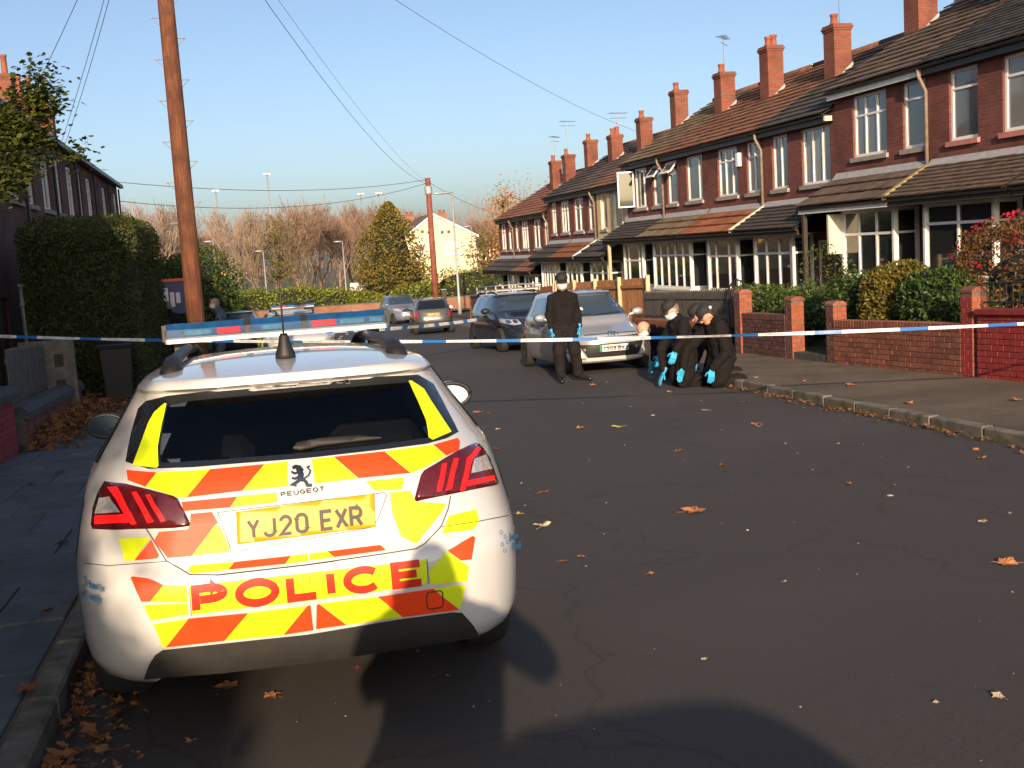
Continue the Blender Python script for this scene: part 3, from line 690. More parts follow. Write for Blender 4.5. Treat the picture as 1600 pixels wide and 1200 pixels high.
H8 = house(8, 45.8, 49.6, -.65, 'brick terraced house with orange canopy and white verge board', [NW(46.1, 47.0, (), .3), NW(47.7, 49.1, (.5,), .3)], (46.3, 48.4, B3, .3), (48.6, 49.4, 'door_white'),
           'tile_brown', 'tile_orange', tiles=False, verge='white_paint', pipe=(45.95, 'pipe_brown'), chim=CH(49.6, -.65, .15, 2, .34, (17.4, 49.6, 6.2, 1.2, .2)))
H9 = house(9, 49.6, 53.3, -.65, 'brick terraced house with many narrow white bay lights', [NW(49.9, 51.2, B3, .3), NW(52.0, 52.8, (.5,), .3)], (49.8, 52.6, (.17, .33, .5, .67, .83), .3), (52.7, 53.25, 'door_dark'),
           'tile_dark', 'tile_dark', tiles=False, kind='flat', chim=CH(53.2, -.65, .3, 1))
H10 = house(10, 53.3, 57.0, -1.3, 'lower brick terraced house with reddish roof past the second step', [NW(53.5, 54.3, (), .3), NW(54.9, 56.3, (.5,), .3)], (53.8, 56.0, B3, .3), (56.1, 56.9, 'door_white'),
            'tile_red', 'tile_rust', tiles=False, pipe=(53.4, 'pipe_brown'), chim=CH(57.0, -1.3, .6, 1, .34, (17.2, 56.8, 5.9, 2.0, .3)))
H11 = house(11, 57.0, 60.6, -1.3, 'red-roofed terraced house, last but one before the corner', [NW(57.4, 58.8, B3, .3), NW(59.4, 60.2, (), .3)], (57.5, 59.6, B3, .3), (59.8, 60.5, 'door_white'),
            'tile_red', 'tile_dark', tiles=False, pipe=(60.5, 'pipe_brown'), chim=CH(59.5, -1.3, .5, 1, .34, (17.3, 59.5, 5.9, 1.5, .8)))
H12 = house(12, 60.6, 64.0, -1.3, 'corner brick house closing the far end of the terrace', [NW(61.0, 61.8, (), .3), NW(62.4, 63.5, (.5,), .3)], (61.2, 63.0, B3, .3), (63.1, 63.8, 'door_dark'),
            'tile_red', 'tile_dark', tiles=False)
# extra details on the terrace
o = MB().bevbox(XF-.12, XF-.002, 31.72, 31.92, 3.62, 4.02, .02).build('alarm_box', MATS['upvc'], H4)
b = MB(); b.box(XE+.0, XE+.2, 26.24, 26.32, 4.30, 4.42); b.build('gutter_box_end', MATS['cream_paint'], H3)
MB().box(16.9, 17.9, 34.7, 35.4, 5.80, 5.86, Matrix.Translation((17.4, 0, 5.85)) @ Matrix.Rotation(-math.atan(PITCHR), 4, 'Y') @ Matrix.Translation((-17.4, 0, -5.85))).build('skylight', MATS['pane'], H4)
MB().box(13.95, 14.28, 24.86, 24.95, 1.0, 1.95).build('porch_panel', MATS['cream_paint'], H2)
MB().box(13.9, 14.0, 26.0, 26.1, gz(26)+.2, 2.0).build('porch_post', MATS['timber_dark'], H2)
MB().box(13.9, 14.0, 41.3, 41.42, gz(41)+.2, 1.5).build('porch_post', MATS['fence_post'], H6)
chimney(H1, *CH(22.2, .5, .9, 2, .38))
# ------------------------------------------------------------------ left terrace, facing +X
def lhouse(y0, y1, ze, label, G=None, seed=0, detail=True):
    XL = -4.5; ym = (y0+y1)/2; g = gz(ym)+.13; rr = random.Random(seed); root = thing('terraced_house', label, 'house', (XL-2, ym, g), (0, 0, 0), G)
    wy = [(y0+.5, y0+1.5), (y1-1.9, y1-.5)]; holes = [(a, c, ze-1.95, ze-.45) for a, c in wy]+[(y1-2.1, y1-.5, g+.8, g+2.3), (y0+.4, y0+1.3, g, g+2.05)]
    b = MB(); facade(b, XL, y0, y1, g-.6, ze, holes, .11, -1)
    X2 = XL-7
    for yy_ in (y0, y1): b.add([(XL, yy_, g-.6), (X2, yy_, g-.6), (X2, yy_, ze), ((XL+X2)/2, yy_, ze+2.2), (XL, yy_, ze)], [(0, 1, 2, 3, 4)])
    b.quad((X2, y0, g-.6), (X2, y1, g-.6), (X2, y1, ze), (X2, y0, ze)); b.build('wall', MATS['brick_dark'], root)
    xm = (XL+X2)/2
    MB().quad((XL+.25, y0, ze-.05), (XL+.25, y1, ze-.05), (xm, y1, ze+2.3), (xm, y0, ze+2.3)).build('roof', MATS['tile_slate'], root)
    MB().quad((X2-.25, y0, ze-.05), (X2-.25, y1, ze-.05), (xm, y1, ze+2.3), (xm, y0, ze+2.3)).build('roof_back', MATS['tile_slate'], root)
    MB().box(XL+.12, XL+.28, y0, y1, ze-.17, ze-.04).build('gutter', MATS['pipe_black'], root)
    for a, c in wy:
        w_ = window(root, (XL-.055, c, ze-1.95), (0, -1, 0), (1, 0, 0), c-a, 1.5, (.5,) if c-a > 1.2 else (), .3, pane='pane')
        MB().box(XL-.05, XL+.08, a-.06, c+.06, ze-2.06, ze-1.955).build('sill', MATS['stone_sill'], w_)
    w_ = window(root, (XL-.055, y1-.5, g+.8), (0, -1, 0), (1, 0, 0), 1.6, 1.5, (.5,), .3, pane='pane_dark')
    dr = MB().box(XL-.10, XL-.05, y0+.42, y0+1.28, g, g+2.03).build('door', MATS['door_dark'], root)
    MB().tube([(XL-.04, y0+1.15, g+1), (XL, y0+1.15, g+1), (XL, y0+1.05, g+1)], .012, 5).build('handle', MATS['metal_grey'], dr)
    MB().tube([(XL+.08, y1-.15, ze-.2), (XL+.08, y1-.15, g)], .04, 6).build('downpipe', MATS['pipe_black'], root)
    MB().box(XL+.6, XL+.61, y0, y0+.01, g, g+.02)
    chimney(root, xm+.5, xm+1.3, y1-.4, y1+.4, ze+1.3, ze+3.2, 'brick_orange', [(xm+.75, y1-.12, .7), (xm+1.05, y1+.14, .7)], True, None)
    return root
for k, (a, c, lab) in enumerate(((23.5, 28.2, 'shaded brick house on the left, half hidden by leafy branches'), (28.2, 32.9, 'shaded brick house rising behind the tall clipped hedge'), (32.9, 37.6, 'shaded left-hand brick house under twin tall chimney pots'),
                          (37.6, 42.3, 'shaded left-hand brick house with white upstairs frames'), (42.3, 47.0, 'shaded left-hand brick house next to the terrace end'), (47.0, 51.2, 'shaded brick house ending the left-hand terrace'))):
    lhouse(a, c, 5.3, lab, None, k)
for k in range(9):
    lhouse(18.8-4.7*k-.0, 23.5-4.7*k-.001*k, 5.35 if k > 4 else 5.3, 'brick house of the left-hand row standing before the leafy tree', 'left-hand houses beside and behind the police car', 20+k)
# ================================================================== vehicles
M('car_white', (.56, .57, .585), .34, .03, 2, coat=1.0, dirt=((.60, .58, .54), 1.5, .5, .9))
M('car_silver', (.46, .47, .49), .34, .03, 2, metal=.45, coat=1.0)
M('car_navy', (.014, .018, .030), .25, .05, 2, coat=1.0)
M('car_grey', (.13, .135, .14), .3, .03, 2, metal=.5, coat=1.0)
M('car_blue', (.26, .29, .34), .3, .03, 2, metal=.5, coat=1.0)
M('trim_black', (.014, .014, .015), .55, .1, 20, .15, 200)
M('trim_grey', (.028, .026, .025), .65, .15, 20, .15, 200)
M('tyre', (.020, .020, .021), .85, .2, 30, .3, 120)
M('rim', (.42, .43, .45), .35, .1, 10, metal=.8)
M('seam', (.02, .02, .022), .6, 0)
M('decal_yellow', (.66, .80, .012), .45, .04, 3, spec=.3)
M('decal_red', (.80, .060, .010), .45, .05, 3, spec=.3)
M('decal_letter', (.52, .028, .012), .45, .05, 3, spec=.3)
M('decal_blue', (.02, .07, .30), .35, .05, 3, coat=.3)
M('print_blue', (.06, .20, .38), .5, 0)
M('plate_yellow', (.66, .36, .012), .4, .04, 3)
M('plate_white', (.75, .76, .74), .4, .04, 3)
M('plate_ink', (.025, .018, .015), .5, 0)
M('plate_green', (.0, .30, .12), .4, 0)
M('badge', (.10, .11, .14), .22, 0, metal=.9)
M('chrome', (.70, .71, .73), .15, 0, metal=1)
M('lamp_red', (.20, .004, .006), .12, .15, 30, coat=1)
M('lamp_dark', (.085, .006, .009), .12, .2, 40, coat=1)
M('lamp_lit', (.85, .012, .012), .3, 0, es=.35)
M('lamp_clear', (.36, .36, .37), .12, .3, 60, coat=1)
M('lamp_amber', (.7, .3, .05), .2, .1, 30, coat=1)
MGLASS('car_glass', (.012, .014, .018), .03, .7)
MGLASS('car_glass_blue', (.035, .055, .085), .05, .7)
M('bar_blue', (.006, .055, .16), .12, .25, 14, coat=1, spec=.7)
M('bar_blue_lens', (.018, .12, .24), .15, .3, 30, coat=1)
M('bar_red', (.45, .012, .035), .15, .2, 30, coat=1)
def cubic(keys, z):
    # Catmull-like interpolation of tuples keyed by z
    if z <= keys[0][0]: return keys[0][1:]
    for i in range(len(keys)-1):
        if z <= keys[i+1][0]:
            a, b = keys[i], keys[i+1]; p = keys[max(i-1, 0)]; n = keys[min(i+2, len(keys)-1)]
            h = b[0]-a[0]; t = (z-a[0])/h; out = []
            for k in range(1, len(a)):
                s = (b[k]-a[k])/h
                sa = (b[k]-p[k])/(b[0]-p[0]) if i > 0 else s; sb = (n[k]-a[k])/(n[0]-a[0]) if i+2 < len(keys) else s
                L = 3*abs(s); sa = max(-L, min(L, sa)) if sa*s > 0 else 0; sb = max(-L, min(L, sb)) if sb*s > 0 else 0
                t2, t3 = t*t, t*t*t
                out.append((2*t3-3*t2+1)*a[k]+(t3-2*t2+t)*h*sa+(-2*t3+3*t2)*b[k]+(t3-t2)*h*sb)
            return out
    return keys[-1][1:]
def outline(yr, yf, w_, nr, nf, N=44):
    ym = (yr+yf)/2; raw = []
    for half, n, s in (((ym-yr), nr, -1), ((yf-ym), nf, 1)):
        pts = []
        K = 160
        for k in range(K+1):
            a = math.pi/2*k/K; pts.append((w_*math.cos(a)**(2/n) if k < K else 0, ym+s*half*math.sin(a)**(2/n)))
        raw.append(pts)
    path = raw[0][::-1]+raw[1][1:]           # rear centre -> side -> front centre
    d = [0]
    for p, q in zip(path, path[1:]): d.append(d[-1]+math.hypot(q[0]-p[0], q[1]-p[1]))
    # uneven sampling: denser round the ends
    ts = [.5-.5*math.cos(math.pi*i/N) for i in range(N+1)]; ts = [.55*t+.45*i/N for i, t in enumerate(ts)]
    out = []; j = 0
    for t in ts:
        q = t*d[-1]
        while j < len(d)-2 and d[j+1] < q: j += 1
        f = (q-d[j])/max(d[j+1]-d[j], 1e-9); out.append((path[j][0]+(path[j+1][0]-path[j][0])*f, path[j][1]+(path[j+1][1]-path[j][1])*f))
    out[0] = (0, out[0][1]); out[-1] = (0, out[-1][1])
    return out
def car_body(root, keys, mat, arches, wr=.34, nz=46, name='body', wellx=.60, under=0):
    zs = []
    z0, z1 = keys[0][0], keys[-1][0]
    for i in range(nz+1): zs.append(z0+(z1-z0)*i/nz)
    zs = sorted(set([round(z, 4) for z in zs]+[round(k[0], 4) for k in keys]))
    b = MB(); rings = []
    for z in zs:
        o = outline(*cubic(keys, z)); rings.append([(x, y, z) for x, y in o]+[(-x, y, z) for x, y in o[-2:0:-1]])
    n = len(rings[0]); b.v = [p for r in rings for p in r]
    for i in range(len(rings)-1):
        for k in range(n): b.f.append((i*n+k, i*n+(k+1) % n, (i+1)*n+(k+1) % n, (i+1)*n+k))
    b.f.append(tuple(range(n-1, -1, -1))); b.f.append(tuple((len(rings)-1)*n+k for k in range(n)))
    o = b.build(name, MATS[mat], root, True)
    bvh = BVHTree.FromPolygons([Vector(v) for v in b.v], b.f)
    if arches:
        o.data.materials.append(MATS['trim_black']); cuts = []
        for ay in arches:
            for s in (-1, 1):
                c = MB(); c.lathe([(wr, wellx), (wr, 1.2)], 28, Matrix.Translation((0, ay, wr-.02)) @ Matrix.Rotation(s*math.pi/2, 4, 'Y'))
                co = c.build('cut', MATS['trim_black'], root); cuts.append(co)
                m = o.modifiers.new('b', 'BOOLEAN'); m.operation = 'DIFFERENCE'; m.object = co; m.solver = 'EXACT'; m.material_mode = 'TRANSFER'
        if under:
            co = MB().prism([(-.72, -.5), (.72, -.5), (.70, .205), (.60, under-.05), (.54, under), (-.54, under), (-.60, under-.05), (-.70, .205)], -1, 1.0, 'y').build('cut', MATS['trim_black'], root); cuts.append(co)
            m = o.modifiers.new('b', 'BOOLEAN'); m.operation = 'DIFFERENCE'; m.object = co; m.solver = 'EXACT'; m.material_mode = 'TRANSFER'
        bake(o)
        for c in cuts: bpy.data.objects.remove(c)
        for p in o.data.polygons: p.use_smooth = True
        smooth_angle(o, 40)
    else: smooth_angle(o, 50)
    return o, bvh
def wheels(root, ys, track, r=.315, wd=.205, spokes=7):
    for y in ys:
        for s in (-1, 1):
            Mx = Matrix.Translation((s*track, y, r)) @ Matrix.Rotation(s*math.pi/2, 4, 'Y')
            t = MB(); t.lathe([(r*.66, -wd/2), (r*.90, -wd/2), (r*.98, -wd/2+.025), (r, -wd/4), (r, wd/4), (r*.98, wd/2-.025), (r*.90, wd/2), (r*.66, wd/2-.01)], 28, Mx)
            wo = link('wheel', None, root); wo.empty_display_size = .1
            smooth_angle(t.build('tyre', MATS['tyre'], wo), 30)
            rm = MB(); rm.lathe([(r*.66, wd/2-.02), (r*.60, wd/2-.02), (r*.58, wd/2-.06), (.02, wd/2-.07)], 24, Mx)
            for k in range(spokes):
                a = 2*math.pi*k/spokes
                rm.box(.02, r*.62, -.022, .022, wd/2-.05, wd/2-.018, Mx @ Matrix.Rotation(a, 4, 'Z'))
            rm.lathe([(.05, wd/2-.05), (.05, wd/2-.012), (.02, wd/2-.008)], 12, Mx)
            rm.build('rim', MATS['rim'], wo)
def clip(poly, ax, val, keep_gt):
    out = []
    for i in range(len(poly)):
        p, q = poly[i], poly[(i+1) % len(poly)]
        a = (p[ax] >= val) if keep_gt else (p[ax] <= val); c = (q[ax] >= val) if keep_gt else (q[ax] <= val)
        if a: out.append(p)
        if a != c:
            t = (val-p[ax])/(q[ax]-p[ax]); out.append((p[0]+(q[0]-p[0])*t, p[1]+(q[1]-p[1])*t))
    return out
def patch(bvh, polys, rayfn, off, res, name, mat, parent, thick=0, smooth=True, stack=True):
    # polygons drawn on a plane, carried along rays on to the body surface
    b = MB(); idx = {}
    def vert(p, k):
        key = (round(p[0]/res*200), round(p[1]/res*200), k)
        if key not in idx:
            o, d = rayfn(*p); h = bvh.ray_cast(o, d)
            if h[0] is None: idx[key] = None
            else:
                n = h[1] if h[1].dot(d) < 0 else -h[1]
                idx[key] = len(b.v); b.v.append(tuple(h[0]+n*(off+.00015*k)))
        return idx[key]
    for k, poly in enumerate(polys):
        us = [p[0] for p in poly]; vs = [p[1] for p in poly]; u = math.floor(min(us)/res)*res
        while u < max(us):
            col_ = clip(clip(poly, 0, u, True), 0, u+res, False)
            if len(col_) > 2:
                v = math.floor(min(p[1] for p in col_)/res)*res; vm = max(p[1] for p in col_)
                while v < vm:
                    c = clip(clip(col_, 1, v, True), 1, v+res, False)
                    if len(c) > 2:
                        ids = []
                        for p in c:
                            q = vert(p, k if len(polys) > 1 and stack else 0)
                            if q is not None and q not in ids: ids.append(q)
                        if len(ids) > 2: b.f.append(tuple(ids))
                    v += res
            u += res
    if not b.f: return None
    o = b.build(name, MATS[mat], parent, smooth, fix=True)
    if thick:
        m = o.modifiers.new('s', 'SOLIDIFY'); m.thickness = thick; m.offset = -1
    return o
def ax_ray(kind):
    return {'rear': lambda x, z: (Vector((x, -3, z)), Vector((0, 1, 0))), 'front': lambda x, z: (Vector((x, 9, z)), Vector((0, -1, 0))),
            'right': lambda y, z: (Vector((3, y, z)), Vector((-1, 0, 0))), 'left': lambda y, z: (Vector((-3, y, z)), Vector((1, 0, 0))),
            'top': lambda x, y: (Vector((x, y, 4)), Vector((0, 0, -1)))}[kind]
# ---- stroke letters: unit cell 1 x 1, thickness t
def arcp(cx, cy, rx, ry, a0, a1, n=10): return [(cx+rx*math.cos(rad(a0+(a1-a0)*k/n)), cy+ry*math.sin(rad(a0+(a1-a0)*k/n))) for k in range(n+1)]
GL = {'P': [[(0, 0), (0, 1), (.55, 1)]+arcp(.55, .74, .45, .26, 90, -90)+[(.16, .48)]], 'O': [arcp(.5, .5, .5, .5, 90, 450, 22)], 'L': [[(0, 1), (0, 0), (1, 0)]], 'I': [[(.5, 0), (.5, 1)]],
      'C': [arcp(.5, .5, .5, .5, 42, 318, 18)], 'E': [[(1, 1), (0, 1), (0, 0), (1, 0)], [(0, .5), (.85, .5)]], 'Y': [[(0, 1), (.5, .5), (1, 1)], [(.5, .5), (.5, 0)]],
      'J': [[(1, 1), (1, .25)]+arcp(.5, .25, .5, .25, 0, -180)], '2': [arcp(.5, .72, .5, .28, 170, -20)+[(.0, 0), (1, 0)]], '0': [[(0, .25), (0, .75)]+arcp(.5, .75, .5, .25, 180, 0)+[(1, .25)]+arcp(.5, .25, .5, .25, 0, -180)],
      'X': [[(0, 0), (1, 1)], [(0, 1), (1, 0)]], 'R': [[(0, 0), (0, 1), (.6, 1)]+arcp(.6, .74, .4, .26, 90, -90)+[(0, .48)], [(.55, .48), (1, 0)]], 'S': [arcp(.5, .75, .5, .25, 20, 270)+arcp(.5, .25, .5, .25, 90, -160)],
      '9': [[(1, .7)]+arcp(.5, .72, .5, .28, 0, 360)+[(1, .3)]+arcp(.5, .25, .5, .25, 0, -160)], 'B': [[(0, 0), (0, 1), (.6, 1)]+arcp(.6, .76, .38, .24, 90, -90)+[(0, .52)], [(.6, .52)]+arcp(.6, .26, .4, .26, 90, -90)+[(0, 0)]],
      'W': [[(0, 1), (.25, 0), (.5, .8), (.75, 0), (1, 1)]], 'U': [[(0, 1), (0, .3)]+arcp(.5, .3, .5, .3, 180, 360)+[(1, 1)]], 'G': [arcp(.5, .5, .5, .5, 42, 330, 18)+[(1, .45), (.6, .45)]], 'T': [[(0, 1), (1, 1)], [(.5, 1), (.5, 0)]],
      'N': [[(0, 0), (0, 1), (1, 0), (1, 1)]], 'D': [[(0, 0), (0, 1), (.4, 1)]+arcp(.4, .5, .6, .5, 90, -90)+[(0, 0)]], 'H': [[(0, 0), (0, 1)], [(1, 0), (1, 1)], [(0, .5), (1, .5)]], 'A': [[(0, 0), (.5, 1), (1, 0)], [(.2, .38), (.8, .38)]],
      'F': [[(1, 1), (0, 1), (0, 0)], [(0, .5), (.85, .5)]], 'M': [[(0, 0), (0, 1), (.5, .3), (1, 1), (1, 0)]], 'V': [[(0, 1), (.5, 0), (1, 1)]], '1': [[(.2, .8), (.5, 1), (.5, 0)]], '6': [arcp(.5, .3, .5, .3, 0, 360)+[(1, .3)], [(0, .3), (0, .7)]+arcp(.5, .7, .5, .3, 180, 20)],
      '7': [[(0, 1), (1, 1), (.4, 0)]], '3': [arcp(.45, .75, .5, .25, 160, -90)+arcp(.45, .25, .5, .25, 90, -160)], '5': [[(.95, 1), (.1, 1), (.05, .55)]+arcp(.5, .32, .5, .32, 110, -160)],
      'e': [[(.05, .33), (.95, .33)]+arcp(.5, .33, .45, .33, 0, 310)], 'm': [[(0, 0), (0, .65)], [(0, .5)]+arcp(.25, .42, .25, .23, 150, 0)+[(.5, 0)], [(.5, .45)]+arcp(.75, .42, .25, .23, 150, 0)+[(1, 0)]], 'n': [[(0, 0), (0, .65)], [(0, .4)]+arcp(.45, .35, .45, .3, 150, 0)+[(.9, 0)]],
      't': [[(.5, 1), (.5, .1), (.9, .02)], [(.1, .65), (.9, .65)]], 'i': [[(.5, 0), (.5, .65)], [(.5, .85), (.5, .95)]], 'a': [arcp(.45, .32, .4, .32, 20, 340)+[(.9, 0)], [(.9, .65), (.9, 0)]], 'r': [[(.2, 0), (.2, .65)], [(.2, .45), (.5, .62), (.85, .6)]],
      'd': [arcp(.45, .32, .42, .32, 20, 340), [(.9, 1), (.9, 0)]], 'l': [[(.5, 0), (.5, 1)]], 'y': [[(0, .65), (.5, 0)], [(1, .65), (.3, -.35)]]}
def stroke(pts, t):
    # list of quads along a polyline, mitred
    n = len(pts); closed = n > 3 and math.hypot(pts[0][0]-pts[-1][0], pts[0][1]-pts[-1][1]) < 1e-6; L, Rr = [], []
    for i in range(n):
        p = pts[i]
        a = pts[i-1] if i else (pts[-2] if closed else None); c = pts[i+1] if i < n-1 else (pts[1] if closed else None)
        ds = []
        for q, s in ((a, -1), (c, 1)):
            if q is None: continue
            dx, dy = (q[0]-p[0])*s, (q[1]-p[1])*s; l = math.hypot(dx, dy) or 1; ds.append((dx/l, dy/l))
        if len(ds) == 1: ds = ds*2
        nx, ny = -(ds[0][1]+ds[1][1]), ds[0][0]+ds[1][0]; l = math.hypot(nx, ny)
        if l < .2: nx, ny, l = -ds[0][1], ds[0][0], 1
        nx, ny = nx/l, ny/l; k = t/2/max(.45, abs(nx*-ds[0][1]+ny*ds[0][0])); L.append((p[0]+nx*k, p[1]+ny*k)); Rr.append((p[0]-nx*k, p[1]-ny*k))
    return [[L[i], L[i+1], Rr[i+1], Rr[i]] for i in range(n-1)]
def text_polys(s, slots, quad, t, asp=1.0):
    # slots: (u0,u1) of each glyph along the quad; quad TL,TR,BR,BL; t stroke thickness as share of the height
    (ax, ay), (bx, by), (cx, cy), (dx, dy) = quad
    Wd = math.hypot(bx-ax, by-ay); Ht = math.hypot(dx-ax, dy-ay); out = []
    for ch, (u0, u1) in zip(s, slots):
        if ch not in GL: continue
        gw = (u1-u0)*Wd; tt = t*Ht*asp
        for st_ in GL[ch]:
            pts = [(tt/2+p[0]*max(gw-tt, .001), t*Ht/2+p[1]*(Ht*(1-t))) for p in st_]
            for q in stroke(pts, tt):
                out.append([((lambda u, v: (((ax+(bx-ax)*u)*v+(dx+(cx-dx)*u)*(1-v)), ((ay+(by-ay)*u)*v+(dy+(cy-dy)*u)*(1-v))))(u0+x/Wd, y/Ht)) for x, y in q])
    return out
def even(n, gap=.2, breaks=()):
    # evenly spaced slots; breaks are indices before which a wider gap is left
    unit_ = 1/(n+(n-1)*gap+len(breaks)*.5); out = []; u = 0
    for i in range(n):
        if i in breaks: u += .5*unit_
        out.append((u, u+unit_)); u += unit_*(1+gap)
    return out
def text_flat(s, M4, w_, h_, t, name, mat, parent, slots=None, asp=1.0):
    b = MB()
    for k, q in enumerate(text_polys(s, slots or even(len(s)), [(0, h_), (w_, h_), (w_, 0), (0, 0)], t, asp)):
        b.add([M4 @ Vector((p[0], p[1], .0004+.00003*(k % 9))) for p in q], [(0, 1, 2, 3)])
    return b.build(name, MATS[mat], parent, fix=False)
def car_root(name, label, X, Y, head, cat='car'):
    # local: y forward from the rear bumper; head 0 = along +Y
    r = thing(name, label, cat, (X, Y, gz(Y)), (-math.atan(SLOPE)*math.cos(head), 0, -head), None, False)
    return r
def plate(root, bvh, kind, x0, x1, z0, z1, mat, txt, slots, green=False):
    f = ax_ray(kind)
    p = patch(bvh, [[(x0, z0), (x1, z0), (x1, z1), (x0, z1)]], f, .014, .1, 'number_plate', mat, root, .01)
    s = 1 if kind == 'rear' else -1; xa, xb = (x0, x1) if s > 0 else (x1, x0); m = (xb-xa)*(.10 if green else .04)
    q = [(xa+m, z1-.018), (xb-m*(.4 if green else 1), z1-.018), (xb-m*(.4 if green else 1), z0+.018), (xa+m, z0+.018)]
    patch(bvh, text_polys(txt, slots, q, .18, .9), f, .0155, .05, 'plate_lettering', 'plate_ink', p)
    if green: patch(bvh, [[(xa, z0), (xa+(xb-xa)*.08, z0), (xa+(xb-xa)*.08, z1), (xa, z1)]], f, .0155, .1, 'plate_band', 'plate_green', p)
    return p
def mirror(root, s, x, y, z, mat, sc=1.0, front=-1):
    b = MB(); b.ell((s*(x+.10*sc), y, z), (.115*sc, .075*sc, .075*sc), 14, 10); b.cap((s*(x-.06), y+.02, z-.05), (s*(x+.05), y, z-.02), .03, .035)
    o = b.build('door_mirror', MATS[mat], root, True)
    rm_ = MB(); rm_.tube([(s*(x+.10*sc)+.105*sc*math.cos(a), y-.078*sc, z+.068*sc*math.sin(a)) for a in [2*math.pi*k/18 for k in range(19)]], .013*sc, 6); rm_.build('mirror_rim', MATS['trim_black'], o, True)
    g = MB(); vs = [(s*(x+.10*sc)+.10*sc*math.cos(a), y-.068*sc, z+.062*sc*math.sin(a)) for a in [2*math.pi*k/16 for k in range(16)]]
    g.add([(v[0], v[1]-.012+(v[0]-s*(x+.1*sc))*(.22 if s < 0 else .05)+(v[2]-z)*(-.35 if s < 0 else .12), v[2]) for v in vs], [tuple(range(16))]); g.build('mirror_glass', MATS['car_glass_blue' if s < 0 else 'chrome'], o, fix=False)
    return o
def P308():
    return [(z_ if z_ < 1.07 else 1.07+(z_-1.07)*.91, *q_) for z_, *q_ in [(.245, .17, 4.40, .85, 5.5, 4.0), (.29, .095, 4.48, .892, 6.0, 4.0), (.36, .045, 4.54, .915, 6.2, 3.8), (.50, .012, 4.575, .925, 6.2, 3.6), (.62, .0, 4.58, .926, 6.2, 3.4), (.685, .01, 4.57, .925, 6.1, 3.4), (.73, .04, 4.54, .923, 6.0, 3.4),
            (.80, .055, 4.40, .915, 5.6, 3.2), (.88, .07, 4.12, .90, 5.2, 3.2), (.96, .10, 3.74, .88, 4.8, 3.2), (1.02, .13, 3.42, .86, 4.4, 3.4), (1.07, .17, 3.30, .83, 4.2, 3.6), (1.20, .27, 3.0, .745, 4.2, 3.8), (1.355, .40, 2.55, .645, 4.6, 3.8),
            (1.375, .345, 2.48, .63, 5, 3.8), (1.41, .36, 2.36, .60, 4.6, 3.8), (1.437, .60, 2.15, .525, 4.0, 3.6), (1.456, .85, 1.98, .42, 3.4, 3.2), (1.468, 1.1, 1.85, .27, 2.8, 2.8), (1.472, 1.3, 1.7, .10, 2.4, 2.4)]]
def battenburg(root, bvh):
    for kd in ('left', 'right'):
        for k in range(6):
            y0, y1 = .55+k*.55, .55+(k+1)*.55
            for r_ in range(2):
                z0, z1 = (.56, .74) if r_ == 0 else (.74, .92)
                col_ = 'decal_yellow' if (k+r_) % 2 == 0 else 'decal_blue'
                patch(bvh, [[(y0, z0), (y1, z0), (y1, z1), (y0, z1)]], ax_ray(kd), .003, .14, 'livery_block', col_, root)
def lightbar(root, y, half, z):
    lb = link('light_bar', None, root); h = .072; n = 8
    def sec(x0, x1, mat, nm, k=1.0, dz=0):
        b = MB(); pr = [(-.14*k, z+.02+dz), (.14*k, z+.02+dz), (.14*k, z+.06), (.115*k, z+.02+h*k), (-.115*k, z+.02+h*k), (-.14*k, z+.06)]
        b.prism([(u+y, v) for u, v in pr], x0, x1, 'x'); return b.build(nm, MATS[mat], lb)
    MB().bevbox(-half, half, y-.155, y+.155, z-.012, z+.019, .01).build('base_rail', MATS['galv'], lb)
    a, c = half*.22, half*.20
    sec(-half+.002, -.18, 'bar_blue', 'blue_lens'); sec(-.145, .125, 'bar_blue', 'blue_lens'); sec(.16, half-.002, 'bar_blue', 'blue_lens')
    sec(-.179, -.146, 'trim_black', 'divider', 1.01); sec(.126, .159, 'trim_black', 'divider', 1.01)
    for x0, x1 in ((-.325, -.20), (.18, .315)):
        MB().bevbox(x0, x1, y-.147, y-.1405, z+.025, z+.058, .002).build('red_module', MATS['bar_red'], lb); MB().bevbox(x0, x1, y+.1405, y+.147, z+.025, z+.058, .002).build('red_module', MATS['bar_red'], lb)
    for x0, x1 in ((-.50, -.35), (-.09, .03), (.335, .475), (.50, .575)):
        MB().bevbox(x0, x1, y-.146, y-.1405, z+.028, z+.055, .002).build('lens_module', MATS['bar_blue_lens'], lb); MB().bevbox(x0, x1, y+.1405, y+.146, z+.028, z+.055, .002).build('lens_module', MATS['bar_blue_lens'], lb)
    for s in (-1, 1):
        MB().box(s*half-.012, s*half+.012, y-.14, y+.14, z+.0, z+.088).build('end_cap', MATS['trim_black'], lb)
        MB().box(s*.53-.03, s*.53+.03, y-.06, y+.06, z-.10, z-.012).build('bracket', MATS['trim_black'], lb)
    return lb
def rails(root, x, y0, y1, z, mat='trim_black', tk=1.0):
    for s in (-1, 1):
        b = MB(); pth = [(s*x, y0, z-.06), (s*x, y0+.05, z-.005), (s*x, y0+.16, z+.028)]+[(s*x, y0+.16+(y1-y0-.32)*k/6, z+.028+.02*math.sin(math.pi*k/6)) for k in range(1, 7)]+[(s*x, y1-.05, z-.01), (s*x, y1, z-.06)]
        b.tube(pth, [q_*tk for q_ in [.034, .034, .026]+[.018]*6+[.03, .03]], 8); b.build('roof_rail', MATS[mat], root, True)
